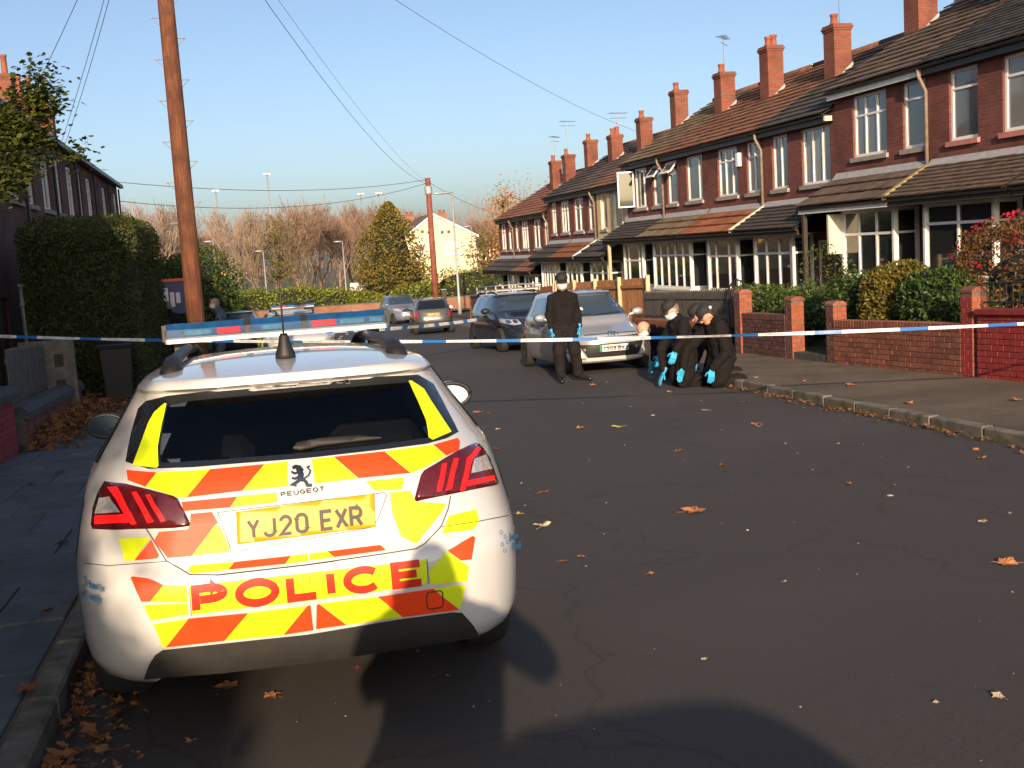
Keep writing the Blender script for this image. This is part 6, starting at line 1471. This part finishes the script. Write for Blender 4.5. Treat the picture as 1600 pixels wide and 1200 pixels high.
for px_, tp_, lb in ((417, 272, 'tall thin floodlight mast above the bare trees'), (337, 298, 'bright floodlight mast head above the left bare trees'), (563, 303, 'dark-headed floodlight mast above the brown wood'), (591, 302, 'slim floodlight mast right of the dark-headed one')):
    p = at_y(px_, tp_, 170); t = thing('floodlight_mast', lb, 'mast', (p.x, 170, gz(170)))
    MB().tube([(p.x, 170, gz(170)), (p.x, 170, p.z)], [.16, .09], 8).build('mast', MATS['galv'], t, True)
    b = MB(); b.box(p.x-.5, p.x+.5, 169.7, 170.1, p.z-.06, p.z+.06)
    for k in range(4): b.box(p.x-.48+.26*k, p.x-.30+.26*k, 169.5, 169.69, p.z-.12, p.z+.1)
    b.build('floodlights', MATS['galv'], t)
# overhead wires
def wire(name, label, A, B, sag, r=.012):
    A = Vector(A); B = Vector(B); n = 24; b = MB()
    b.tube([A+(B-A)*(k/n)-Vector((0, 0, sag*4*(k/n)*(1-k/n))) for k in range(n+1)], r, 5); o = b.build(name, MATS['wire'], None, True); tag(o, label, 'wire', 'overhead telephone wires'); return o
top = Vector((PX, PY, g_+9.3))
wire('overhead_wire', 'thick black wire sagging between the two telegraph poles', top, (FX, FY, FZ-.4), 1.1, .008)
wire('overhead_wire', 'thin wire running beside the thick one between poles', top+Vector((.1, 0, .15)), (FX, FY, FZ-.3), .7, .005)
wire('overhead_wire', 'wire crossing the sky to the right-hand terrace roof', top, at_x(1003, 208, 17.5), .55, .006)
wire('overhead_wire', 'wire from the near pole to the nearest visible left house', top, (-4.4, 27.5, 5.0), .15, .007)
wire('overhead_wire', 'wire from the near pole to the twin-pot left house', top, (-4.4, 34, 5.1), .15, .007)
wire('overhead_wire', 'second wire to the twin-pot left house', top+Vector((.06, 0, .05)), (-4.4, 34.6, 5.1), .25, .007)
wire('overhead_wire', 'upper faint wire from the left terrace end to the far pole', (-4.4, 51, 5.4), (FX, FY, FZ-.1), .5, .014)
wire('overhead_wire', 'lower faint wire from the left terrace end to the far pole', (-4.4, 51, 4.6), (FX, FY, FZ-.3), .8, .014)
wire('overhead_wire', 'short wire from the far pole to the terrace end house', (FX, FY, FZ-.2), (14.7, 58.5, 3.1), .3, .012)
# ------------------------------------------------------------------ police tape
def tape(label, A, B, sag, wd, seed, per=.42, txt=True, twist=.25):
    A = Vector(A); B = Vector(B); L = (B-A).length; rr = random.Random(seed); root = thing('police_tape', label, 'tape', A, (0, 0, 0)); del INV[root]
    D = (B-A); hd = Vector((D.x, D.y, 0)).normalized(); nrm = Vector((-hd.y, hd.x, 0))
    if nrm.dot(CAMP-A) < 0: nrm = -nrm
    def P(s, v):
        t = s/L; c = D*t-Vector((0, 0, sag*4*t*(1-t))); a = twist*math.sin(s*1.3+seed)+.25*math.sin(s*3.1+seed*2)*twist
        return c+(Vector((0, 0, math.cos(a)))+nrm*math.sin(a))*v
    s = 0; k = 0; tx = MB()
    while s < L-.02:
        ln = per*(1.55 if k % 2 == 0 else .75); e = min(s+ln, L); m = MB(); n = 6
        for i_ in range(n):
            a, c = s+(e-s)*i_/n, s+(e-s)*(i_+1)/n
            m.add([P(a, -wd/2), P(c, -wd/2), P(c, wd/2), P(a, wd/2)], [(0, 1, 2, 3)])
        m.build('white_section' if k % 2 == 0 else 'blue_section', MATS['tape_white' if k % 2 == 0 else 'tape_blue'], root, fix=False)
        if k % 2 == 0 and e-s > .4 and txt:
            h_ = wd*.5; w_ = min(.42, e-s-.06); rt = (P(s+.1, 0)-P(s, 0)).dot(cr) > 0
            sq = [(s+.08, h_/2), (s+.08+w_, h_/2), (s+.08+w_, -h_/2), (s+.08, -h_/2)]
            if not rt: sq = [sq[1], sq[0], sq[3], sq[2]]
            for q in text_polys('POLICE', even(6, .25), sq, .2, .8): tx.add([P(u, v)+nrm*.0025 for u, v in q], [(0, 1, 2, 3)])
        s = e; k += 1
    if tx.v: tx.build('tape_lettering', MATS['tape_blue'], root, fix=False, kind='stuff')
    return root
TA = at_y(-40, 524, 14.6); TB = at_x(1900, 489, 8.98)
tape('blue and white police tape stretched across the whole street', TA, TB, .16, .036, 3, .36, True, .7)
dkm = at_y(748, 499, 28.6)
tape('shorter striped tape running from the pole to the dark estate car', (PX+.16, PY, at_y(300, 520, PY).z), dkm, .12, .075, 5, .34, True, .5)
sq_ = thing('gate_post', 'slim wooden post holding the left end of the tape', 'post', (TA.x, TA.y, gz(TA.y)))
MB().bevbox(TA.x-.05, TA.x+.05, TA.y-.05, TA.y+.05, gz(TA.y), TA.z+.12, .01).build('post', MATS['pale_wood'], sq_); MB().bevbox(TA.x-.06, TA.x+.06, TA.y-.06, TA.y+.06, TA.z+.122, TA.z+.15, .01).build('post_cap', MATS['pale_wood'], sq_)
# ------------------------------------------------------------------ wheelie bin
wb = thing('wheelie_bin', 'black wheelie bin in front of the clipped hedge', 'bin', (-2.16, 21.15, gz(21.15)+.11), (0, 0, rad(5)), None, False)
b = MB(); vs = []
for z_, hw, hd_ in ((.06, .22, .25), (.95, .275, .33), (.985, .29, .345), (1.0, .29, .345)):
    vs += [(-hw, -hd_, z_), (hw, -hd_, z_), (hw, hd_, z_), (-hw, hd_, z_)]
b.add(vs, [(3, 2, 1, 0), (12, 13, 14, 15)]+[(4*i_+k, 4*i_+(k+1) % 4, 4*i_+4+(k+1) % 4, 4*i_+4+k) for i_ in range(3) for k in range(4)])
o = b.build('bin_body', MATS['bin_black'], wb); m_ = o.modifiers.new('b', 'BEVEL'); m_.width = .02; m_.segments = 2
b = MB(); b.prism([(-.37, 1.005), (.36, 1.005), (.36, 1.03), (.2, 1.07), (-.2, 1.075), (-.37, 1.04)], -.30, .30, 'x'); o = b.build('lid', MATS['bin_black'], wb); m_ = o.modifiers.new('b', 'BEVEL'); m_.width = .015; m_.segments = 2
MB().tube([(-.25, .38, .98), (-.25, .43, .99), (.25, .43, .99), (.25, .38, .98)], .014, 6).build('handle', MATS['bin_black'], wb)
for s in (-1, 1): MB().lathe([(.02, -.025), (.10, -.025), (.10, .025), (.02, .025)], 18, Matrix.Translation((s*.24, .28, .10)) @ Matrix.Rotation(math.pi/2, 4, 'Y')).build('wheel', MATS['tyre'], wb)
# ------------------------------------------------------------------ notice board
q0 = at_y(248, 437, 34); q1 = at_y(290, 435, 34)
nb = thing('notice_board', 'dark blue notice board with red top rail and pale posters', 'notice board', ((q0.x+q1.x)/2, 34, gz(34)))
MB().box(q0.x, q1.x, 33.98, 34.04, q0.z-1.0, q0.z-.08).build('board', MATS['board_blue'], nb); MB().box(q0.x-.05, q1.x+.05, 33.93, 34.08, q0.z-.078, q0.z).build('top_rail', MATS['paint_red'], nb)
for x_ in (q0.x+.05, q1.x-.05): MB().tube([(x_, 34.08, gz(34)), (x_, 34.08, q0.z-.1)], .035, 8).build('post', MATS['pipe_black'], nb)
for (a, c, d, e) in ((.12, .30, .35, .75), (.36, .52, .2, .62), (.58, .74, .3, .6), (.2, .34, .08, .3)):
    W_ = q1.x-q0.x; MB().box(q0.x+a*W_, q0.x+c*W_, 33.97, 33.979, q0.z-1+d, q0.z-1+e).build('poster', MATS['paper'], nb)
# green junction sign cabinet behind far pole
cb = thing('junction_cabinet', 'narrow dark cabinet beside the far telegraph pole', 'cabinet', (FX+.55, FY+.3, gz(FY)))
MB().bevbox(FX+.4, FX+.7, FY+.15, FY+.4, gz(FY), gz(FY)+1.7, .02).build('cabinet', MATS['pipe_black'], cb); MB().bevbox(FX+.38, FX+.72, FY+.13, FY+.42, gz(FY)+1.702, gz(FY)+1.75, .01).build('cabinet_cap', MATS['metal_grey'], cb)
# yellow road sign near the laurel
p = at_y(347, 429, 60); ys_ = thing('road_sign', 'small yellow diamond sign beside the laurel', 'sign', (p.x, 60, gz(60)))
MB().tube([(p.x, 60.03, gz(60)), (p.x, 60.03, p.z)], .03, 6).build('post', MATS['metal_grey'], ys_)
M('sign_yellow', (.80, .48, .02), .5, .05, 5); MB().prism([(p.x-.22, p.z), (p.x, p.z-.22), (p.x+.22, p.z), (p.x, p.z+.22)], 59.97, 60.0, 'y').build('plate', MATS['sign_yellow'], ys_)
# centre-line paint by the junction
M('road_paint', (.50, .50, .48), .8, .2, 9, dirt=((.15, .14, .13), 6, .45, .7))
rd = bpy.data.objects['road']
for (x_, y_) in ((3.3, 40.6), (3.55, 43.2), (3.8, 45.8), (4.1, 48.4), (4.6, 51), (5.0, 54)):
    MB().add([(x_, y_, gz(y_)+.004), (x_+.12, y_, gz(y_)+.004), (x_+.3, y_+1.6, gz(y_+1.6)+.004), (x_+.18, y_+1.6, gz(y_+1.6)+.004)], [(0, 1, 2, 3)]).build('painted_line', MATS['road_paint'], rd, fix=False)
# ------------------------------------------------------------------ far buildings
def gable_house(label, px_l, px_r, eave_y, apex, Y, wall, roof, depth, wins, name='distant_house', vents=(), side=None):
    a = at_y(px_l, eave_y, Y); c = at_y(px_r, eave_y, Y); p = at_y(apex[0], apex[1], Y); z0 = gz(Y); ze = (a.z+c.z)/2; t = thing(name, label, 'house', ((a.x+c.x)/2, Y+depth/2, z0))
    b = MB(); b.prism([(a.x, z0), (c.x, z0), (c.x, ze), (p.x, p.z), (a.x, ze)], Y, Y+depth, 'y'); b.build('wall', MATS[wall], t)
    for s, (e, q) in enumerate(((a.x, p.x), (c.x, p.x))):
        o_ = -.3 if s == 0 else .3; k = (p.z-ze)/(p.x-e)
        MB().add([(e+o_, Y-.2, ze+o_*k+.02), (q, Y-.2, p.z+.02), (q, Y+depth+.2, p.z+.02), (e+o_, Y+depth+.2, ze+o_*k+.02), (e+o_, Y-.2, ze+o_*k+.2), (q, Y-.2, p.z+.22), (q, Y+depth+.2, p.z+.22), (e+o_, Y+depth+.2, ze+o_*k+.2)],
                 [(0, 3, 2, 1), (4, 5, 6, 7), (0, 1, 5, 4), (3, 7, 6, 2), (0, 4, 7, 3)]).build('roof', MATS[roof], t)
        MB().add([(e+o_, Y-.24, ze+o_*k), (q, Y-.24, p.z), (q, Y-.24, p.z+.24), (e+o_, Y-.24, ze+o_*k+.24), (e+o_, Y-.205, ze+o_*k), (q, Y-.205, p.z), (q, Y-.205, p.z+.24), (e+o_, Y-.205, ze+o_*k+.24)], [(0, 1, 2, 3), (4, 7, 6, 5), (0, 4, 5, 1), (3, 2, 6, 7)]).build('bargeboard', MATS['upvc'], t)
    for (x0, y0, x1, y1) in wins:
        u = at_y(x0, y1, Y); v = at_y(x1, y0, Y); w_ = window(t, (u.x, Y-.02, u.z), (1, 0, 0), (0, -1, 0), v.x-u.x, v.z-u.z, (.5,), .4, .12, pane='pane_dark', tw=.1)
        MB().box(u.x-.1, v.x+.1, Y-.14, Y-.001, u.z-.14, u.z-.01).build('sill', MATS['upvc'], w_)
    for (x0, y0) in vents:
        u = at_y(x0, y0, Y); MB().box(u.x-.14, u.x+.14, Y-.03, Y-.001, u.z-.14, u.z+.14).build('vent', MATS['pipe_black'], t)
    return t
gable_house('cream rendered house with a white-trimmed gable facing us', 628, 743, 372, (676, 337), 110, 'render_yellow', 'tile_brown', 9, [(697, 378, 721, 397), (644, 378, 664, 398)], 'distant_house', ((660, 362), (701, 362), (691, 363), (670, 363)))
def block(label, px_l, px_r, ridge, eave, Y, wall, roof, chim=()):
    a = at_y(px_l, eave, Y); c = at_y(px_r, eave, Y); r_ = at_y((px_l+px_r)/2, ridge, Y+3); z0 = gz(Y); t = thing('distant_house', label, 'house', ((a.x+c.x)/2, Y+3, z0)); ze = (a.z+c.z)/2
    MB().box(a.x, c.x, Y, Y+6, z0, ze).build('wall', MATS[wall], t)
    MB().prism([(Y-.3, ze), (Y+6.3, ze), (Y+3, r_.z)], a.x-.2, c.x+.2, 'x').build('roof', MATS[roof], t)
    for k in range(3):
        x_ = a.x+(c.x-a.x)*(.2+.3*k); w_ = window(t, (x_-.5, Y-.02, ze-1.6), (1, 0, 0), (0, -1, 0), 1.0, 1.2, (.5,), None, .1, pane='pane_dark'); MB().box(x_-.6, x_+.6, Y-.12, Y-.001, ze-1.74, ze-1.61).build('sill', MATS['stone_sill'], w_)
    for x_ in chim:
        q = at_y(x_, ridge, Y+3); c_ = MB().box(q.x-.5, q.x+.5, Y+2.6, Y+3.4, r_.z-.4, r_.z+1.1).build('chimney', MATS['brick_far'], t); pot(c_, q.x-.2, Y+3, r_.z+1.1, .5, .14); pot(c_, q.x+.2, Y+3, r_.z+1.1, .5, .14)
    return t
block('orange brick house half hidden behind the near pole and laurel', 222, 345, 372, 388, 128, 'brick_far', 'tile_orange')
block('brown brick house with chimney behind the cream gable', 612, 700, 352, 368, 126, 'brick_far', 'tile_brown', (640, 692))
block('dark roofed house right of the cream gable', 740, 800, 372, 384, 132, 'brick_far', 'tile_brown')
# ================================================================== people
M('skin', (.52, .27, .18), .5, .12, 30, .1, 200)
M('jacket_black', (.0075, .0062, .0066), .9, .3, 12, .5, 40, .02, spec=.25)
M('trouser_black', (.011, .009, .010), .9, .3, 12, .5, 40, .02, spec=.25)
M('boot_black', (.012, .012, .013), .4, .2, 20)
M('cap_black', (.014, .013, .014), .8, .2, 20)
M('mask_blue', (.50, .62, .66), .7, .08, 30, .2, 90)
M('glove_blue', (.03, .33, .58), .45, .1, 30)
M('hair_grey', (.16, .13, .11), .8, .3, 60, .5, 200)
M('hair_dark', (.022, .016, .012), .8, .3, 60, .5, 200)
M('jacket_blue', (.05, .065, .13), .85, .25, 12, .4, 34, .02)
M('jeans', (.05, .06, .09), .85, .25, 12, .4, 34, .02)
M('fabric_patch', (.55, .56, .58), .7, .1, 20)
FOLD = bpy.data.textures.new('folds', 'CLOUDS'); FOLD.noise_scale = .11; FOLD.noise_depth = 3
def remesh(mb, vox, name, mat, parent, sm=4):
    o = link(name, mb.mesh(name), parent, MATS[mat]); r = o.modifiers.new('r', 'REMESH'); r.mode = 'VOXEL'; r.voxel_size = vox
    s = o.modifiers.new('s', 'SMOOTH'); s.iterations = sm; s.factor = .5
    if name in ('jacket', 'trousers'): d = o.modifiers.new('d', 'DISPLACE'); d.texture = FOLD; d.strength = .05; d.mid_level = .5; d.texture_coords = 'LOCAL'
    bake(o)
    if len(o.data.materials) == 0: o.data.materials.append(MATS[mat])
    for p in o.data.polygons: p.use_smooth = True
    return o
V = Vector
def hand(mb, wr, d, up, curl=.5, s=1.0, side=1):
    # palm, four unequal fingers and a thumb leaving the side of the palm; d: direction of the fingers, up: back of the hand
    d = V(d).normalized(); up = (V(up)-d*V(up).dot(d)).normalized(); x = d.cross(up)*side; wr = V(wr)
    for k in range(4):
        o = (k-1.5)*.021*s; mb.cap(wr+x*o*.6+d*.015*s, wr+d*.09*s+x*o, .017*s, .0125*s, 8)
    for k, L in enumerate((.070, .082, .076, .058)):
        o = (k-1.5)*.022*s; p = wr+d*.092*s+x*o; dd = d
        for j in range(3):
            a = curl*(.5+.35*j); dd = (Matrix.Rotation(a*.9, 3, d.cross(up)) @ dd) if False else (dd*math.cos(a*.6)-up*math.sin(a*.6)).normalized(); q = p+dd*L*s*(.46, .32, .24)[j]; mb.cap(p, q, .0098*s, .0088*s, 7); p = q
    t0 = wr+d*.03*s-x*.028*s; t1 = t0+(d*.6-x*.75-up*.25).normalized()*.042*s; t2 = t1+(d*.9-x*.25-up*.3).normalized()*.034*s
    mb.cap(t0, t1, .013*s, .011*s, 7); mb.cap(t1, t2, .0105*s, .009*s, 7)
def person(label, loc, rz, J, face, fup, cap=True, mask=True, gloves=True, jacket='jacket_black', trousers='trouser_black', long=.0, hair=None, hands=None, name='person', badge=None, vox=.017, glovemat='glove_blue', bulk=1.0):
    """J: joints in local metres (x right, y forward, z up). face: looking direction, fup: top-of-head direction."""
    root = thing(name, label, 'person', loc, (0, 0, rz), None, False); J = {k: V(v) for k, v in J.items()}
    f = V(face).normalized(); u = V(fup); u = (u-f*u.dot(f)).normalized(); sx = f.cross(u); h = J['head']; Rm = Matrix((sx, f, u)).transposed()*1.16
    def L(x, y, z): return h+Rm @ V((x, y, z))
    bd = MB()
    bd.ell(h, (.074, .095, .105), 16, 12, Rm); bd.ell(L(0, .028, -.062), (.056, .070, .062), 14, 10, Rm); bd.cap(L(0, .088, .012), L(0, .112, -.018), .011, .017, 8)      # skull, jaw, nose
    for s in (-1, 1): bd.ell(L(s*.076, -.005, -.012), (.012, .022, .032), 8, 6, Rm); bd.ell(L(s*.032, .086, .018), (.018, .012, .010), 8, 6, Rm)                      # ears, brows
    bd.cap(L(0, .088, -.058), L(0, .090, -.060), .018, .018, 8)
    bd.cap(L(0, -.02, -.07), J['neck'], .054, .062, 10); bd.cap(J['neck'], J['chest'], .075, .11, 10); bd.cap(J['chest'], J['pelvis'], .11, .10, 10)
    for s in 'LR':
        bd.cap(J['neck'], J['sh'+s], .05, .036); bd.cap(J['sh'+s], J['el'+s], .046, .038); bd.cap(J['el'+s], J['wr'+s], .036, .026); bd.cap(J['pelvis'], J['hip'+s], .085, .08)
        bd.cap(J['hip'+s], J['kn'+s], .075, .052); bd.cap(J['kn'+s], J['an'+s], .05, .036); bd.cap(J['an'+s], J['toe'+s], .036, .03)
    hd = hands or {}
    if not gloves:
        for s in 'LR': d, up, c = hd.get(s, ((0, 0, -1), (0, 1, 0), .5)); hand(bd, J['wr'+s], d, up, c, 1.0, 1 if s == 'R' else -1)
    remesh(bd, .010, 'body', 'skin', root, 3)
    for s in (-1, 1): MB().ell(L(s*.031, .089, .006), (.010, .007, .006), 8, 6, Rm).build('eye', MATS['boot_black'], root, True)
    jk = MB(); k = bulk
    sh = (J['shR']-J['shL']); sh.normalize(); hp = (J['hipR']-J['hipL']).normalized()
    for s in (-1, 0, 1):
        jk.cap(J['chest']+sh*s*.085+(J['neck']-J['chest'])*(.25 if s == 0 else -.05), J['pelvis']+hp*s*.075, .122*k, .130*k, 14)
    if long:
        for s in 'LR': jk.cap(J['hip'+s], J['hip'+s]+(J['kn'+s]-J['hip'+s])*long, .135*k, .12*k, 12)
    jk.cap(J['neck']+(h-J['neck'])*.18, J['chest'], .082, .13, 12)
    for s in 'LR':
        jk.cap(J['neck']-V((0, 0, .02)), J['sh'+s], .080*k, .072*k, 12); jk.cap(J['chest']+(J['neck']-J['chest'])*.55, J['sh'+s], .095*k, .074*k, 12); jk.cap(J['sh'+s], J['el'+s], .080*k, .064*k, 12); jk.cap(J['el'+s], J['wr'+s]+(J['el'+s]-J['wr'+s]).normalized()*.03, .066*k, .046*k, 12)
    jo = remesh(jk, vox, 'jacket', jacket, root, 3)
    cl = MB(); n_ = J['neck']+(h-J['neck'])*.30; ax_ = (h-J['neck']).normalized(); rg = Matrix.Translation(n_) @ ax_.to_track_quat('Z', 'Y').to_matrix().to_4x4()
    cl.lathe([(.088, -.06), (.084, -.01), (.080, .025), (.070, .025), (.070, -.04)], 18, rg); cl.build('collar', MATS[jacket], jo, True)
    tr = MB(); tr.cap(J['hipL'], J['hipR'], .125, .125, 12)
    for s in 'LR':
        tr.cap(J['hip'+s], J['kn'+s], .125, .100, 12); tr.cap(J['kn'+s], J['an'+s]+(J['kn'+s]-J['an'+s])*.10, .100, .088, 12)
    remesh(tr, vox, 'trousers', trousers, root, 3)
    for s in 'LR':
        bt = MB(); bt.cap(J['an'+s]+(J['kn'+s]-J['an'+s])*.22, J['an'+s], .056, .055, 10); d = (J['toe'+s]-J['an'+s]); hl = J['an'+s]-d*.28; bt.cap(hl, J['an'+s]+d*.5, .048, .046, 10); bt.cap(J['an'+s]+d*.4, J['toe'+s], .047, .040, 10)
        remesh(bt, .014, 'boot', 'boot_black', root, 2)
    if gloves:
        for s in 'LR':
            d, up, c = hd.get(s, ((0, 0, -1), (0, 1, 0), .5)); g = MB(); hand(g, J['wr'+s], d, up, c, 1.18, 1 if s == 'R' else -1); g.cap(J['wr'+s]-V(d).normalized()*.05, J['wr'+s]+V(d).normalized()*.02, .033, .027, 10)
            remesh(g, .0055, 'glove', glovemat, root, 2)
    if mask:
        m = MB(); nn = 10; rows = []
        for i_, (z, r, fy) in enumerate(((.000, .066, .080), (-.020, .072, .118), (-.045, .074, .126), (-.078, .068, .112), (-.104, .054, .075))):
            rows.append([L(r*math.sin(a)*1.08, (fy-.012)*math.cos(a)+.012*(1-abs(math.sin(a))), z) for a in [rad(-88+176*q/nn) for q in range(nn+1)]])
        m.v = [tuple(p) for r_ in rows for p in r_]; m.f = [(i_*(nn+1)+q, i_*(nn+1)+q+1, (i_+1)*(nn+1)+q+1, (i_+1)*(nn+1)+q) for i_ in range(4) for q in range(nn)]
        mo = m.build('face_mask', MATS['mask_blue'], root, True); mo.modifiers.new('s', 'SOLIDIFY').thickness = .006
        for s in (-1, 1): MB().tube([L(s*.070, .02, -.02), L(s*.080, -.01, .0), L(s*.082, -.03, -.015)], .0035, 5).build('ear_loop', MATS['mask_blue'], mo)
    if cap:
        c = MB(); Mh = Matrix.Translation(L(0, -.004, .052)) @ Rm.to_4x4(); c.lathe([(.089, -.012), (.092, .0), (.090, .035), (.074, .068), (.045, .084), (.008, .088)], 20, Mh @ Matrix.Diagonal((.98, 1.16, 1, 1)))
        co = c.build('cap', MATS['cap_black'], root, True); pk = MB(); pv = []
        for i_ in range(9):
            a = rad(-62+124*i_/8); pv += [L(.080*math.sin(a), .092*math.cos(a)+.006, .044), L(.090*math.sin(a), .170*math.cos(a)+.004, .034-.010*abs(math.sin(a)))]
        pk.v = [tuple(p) for p in pv]; pk.f = [(2*i_, 2*i_+1, 2*i_+3, 2*i_+2) for i_ in range(8)]; po = pk.build('cap_peak', MATS['cap_black'], co, True); po.modifiers.new('s', 'SOLIDIFY').thickness = .006
        if badge: MB().ell(L(*badge), (.022, .022, .022), 10, 8, Rm).build('cap_badge', MATS['fabric_patch'], co, True)
    if hair:
        c = MB(); c.ell(L(0, -.022, .012), (.078, .086, .102), 16, 12, Rm); ho = remesh(c, .012, 'hair', hair, root, 2)
    return root
g0 = gz(17.96)
stand = dict(head=(0, .02, 1.655), neck=(0, -.01, 1.50), chest=(0, -.02, 1.30), pelvis=(0, 0, .96), shL=(-.185, -.01, 1.40), shR=(.185, -.01, 1.40), elL=(-.245, -.07, 1.13), elR=(.245, -.05, 1.13), wrL=(-.25, .07, .89), wrR=(.22, .05, .88),
             hipL=(-.10, 0, .92), hipR=(.10, 0, .92), knL=(-.15, .04, .50), knR=(.11, .08, .50), anL=(-.20, -.06, .09), anR=(.10, .06, .09), toeL=(-.38, .08, .045), toeR=(.09, .26, .045))
person('officer in black standing before the silver hatchback with cap and mask', (5.22, 18.0, g0), rad(166), stand, (-.05, 1, -.12), (0, 0, 1), badge=None, bulk=.94, hair='hair_dark', hands={'L': ((.05, .1, -1), (-1, .2, 0), .55), 'R': ((-.05, .1, -1), (1, .2, 0), .55)})
# kneeling search team, all turned to the left of the street; local forward = +y
def kneel(lean, headf, headp, aL, aR, sit=0.0, w_=1.0):
    hz = .50-sit*.20; hy = -.03-sit*.22; ch = V((0, hy+.30*math.sin(lean)+.02, hz+.34*math.cos(lean))); nk = ch+V((0, .17*math.sin(lean*1.1), .17*math.cos(lean)))
    J = dict(pelvis=(0, hy, hz), chest=ch, neck=nk, head=nk+V(headp), shL=ch+V((-.19, .08*math.sin(lean), .10*math.cos(lean))), shR=ch+V((.19, .08*math.sin(lean), .10*math.cos(lean))), hipL=(-.10, hy, hz-.03), hipR=(.10, hy, hz-.03),
             knL=(-.13, .05, .085), knR=(.13, .05, .085), anL=(-.13, -.36, .085), anR=(.13, -.36, .085), toeL=(-.13, -.50, .045), toeR=(.13, -.50, .045), elL=aL[0], wrL=aL[1], elR=aR[0], wrR=aR[1]); return J
def at_local(P, loc, rz):
    return (Matrix.Translation(V(loc)) @ Matrix.Rotation(rz, 4, 'Z')).inverted() @ V(P)
# tall searcher kneeling upright in the middle
lc = (6.30, 15.55, gz(15.55)); rz_ = rad(90)
J = kneel(.16, 0, (0, .08, .14), ((-.28, .10, .72), (-.16, .23, .50)), ((.25, .22, .70), (.12, .42, .30)))
J['elL'] = V((-.29, .10, .74)); J['wrL'] = V((-.26, .22, .56)); J['elR'] = V((.20, .26, .56)); J['wrR'] = V((.02, .30, .24))
person('masked searcher in cap kneeling upright in a long coat', lc, rz_, J, (0, .82, -.58), (0, .5, .85), True, True, True, long=.80, bulk=1.22, hair='hair_grey', hands={'L': ((.05, .35, -.9), (-.9, .2, 0), .5), 'R': ((0, .45, -.8), (0, .85, .45), .35)})
# bald searcher behind, bent low by the headlight
lb = (6.78, 17.2, gz(17.2)); rb_ = rad(92); J = kneel(.85, 0, (0, .17, .04), ((-.26, .45, .45), (-.18, .50, .22)), ((.27, .18, .50), (.22, .24, .26)), .25)
J['wrL'] = V((-.22, .30, .40)); J['elL'] = V((-.30, .16, .54))
person('bald searcher bent low behind the silver car headlight', lb, rb_, J, (0, .80, -.60), (0, .6, .8), False, True, True, hair=None, bulk=1.15, hands={'L': ((0, .4, -.9), (-.8, .3, 0), .5), 'R': ((0, .4, -.9), (.8, .3, 0), .5)})
# searcher behind the pair, only head and shoulder showing
ld = (7.10, 16.25, gz(16.25)); rd_ = rad(90); J = kneel(.36, 0, (0, .12, .09), ((-.27, .30, .58), (-.2, .40, .30)), ((.27, .30, .58), (.2, .40, .30)), .18)
person('searcher in black half hidden between two kneeling colleagues', ld, rd_, J, (0, .75, -.66), (0, .66, .75), True, False, True, bulk=1.15, hair='hair_dark', hands={'L': ((0, .4, -.9), (-.8, .3, 0), .5), 'R': ((0, .4, -.9), (.8, .3, 0), .5)})
# searcher nearest the kerb
le = (6.62, 15.05, gz(15.05)); re_ = rad(84); J = kneel(.16, 0, (0, .11, .09), ((-.29, .18, .52), (-.22, .16, .24)), ((.27, .36, .56), (.18, .46, .28)), .22)
J['elL'] = V((-.32, -.04, .52)); J['wrL'] = V((-.31, .18, .30))
person('kneeling searcher beside the kerb with boots showing behind', le, re_, J, (0, .70, -.71), (0, .72, .70), True, False, True, badge=(-.06, -.085, .045), bulk=1.28, hair='hair_dark', long=.80, hands={'L': ((0, .15, -1), (-1, .1, 0), .45), 'R': ((0, .4, -.9), (.8, .3, 0), .5)})
# pedestrians down the street on the left
ped = dict(stand); ped['wrL'] = (-.26, .08, .86); ped['wrR'] = (.26, .08, .86)
person('grey-haired pedestrian in dark coat below the notice board', (-1.62, 28.6, gz(28.6)+.1), rad(35), ped, (0, 1, 0), (0, 0, 1), False, False, False, jacket='jacket_black', trousers='trouser_black', hair='hair_grey', vox=.022, long=.5)
ped2 = dict(ped); ped2['head'] = (0, .10, 1.64); ped2['neck'] = (0, .03, 1.49)
person('masked pedestrian in a slate blue jacket walking past the pole', (-.42, 28.3, gz(28.3)+.1), rad(75), ped2, (0, 1, -.1), (0, 0, 1), False, True, False, jacket='jacket_blue', trousers='jeans', hair='hair_grey', vox=.022)
# the person taking the picture, behind the camera, whose shadow lies on the road
ph = dict(stand); ph.update(elL=(-.30, .06, 1.22), wrL=(-.13, .22, 1.46), elR=(.40, .02, 1.24), wrR=(.13, .22, 1.46), head=(0, 0, 1.67), shL=(-.20, -.03, 1.43), shR=(.20, -.03, 1.43))
person('person standing just behind the camera in a dark coat', (-.30, -.02, gz(-.02)), rad(-8), ph, (0, 1, -.1), (0, 0, 1), False, False, False, hair='hair_grey', long=.75, bulk=1.35, hands={'L': ((.5, .35, .6), (-.3, .9, 0), .4), 'R': ((-.5, .35, .6), (.3, .9, 0), .4)}, vox=.02)
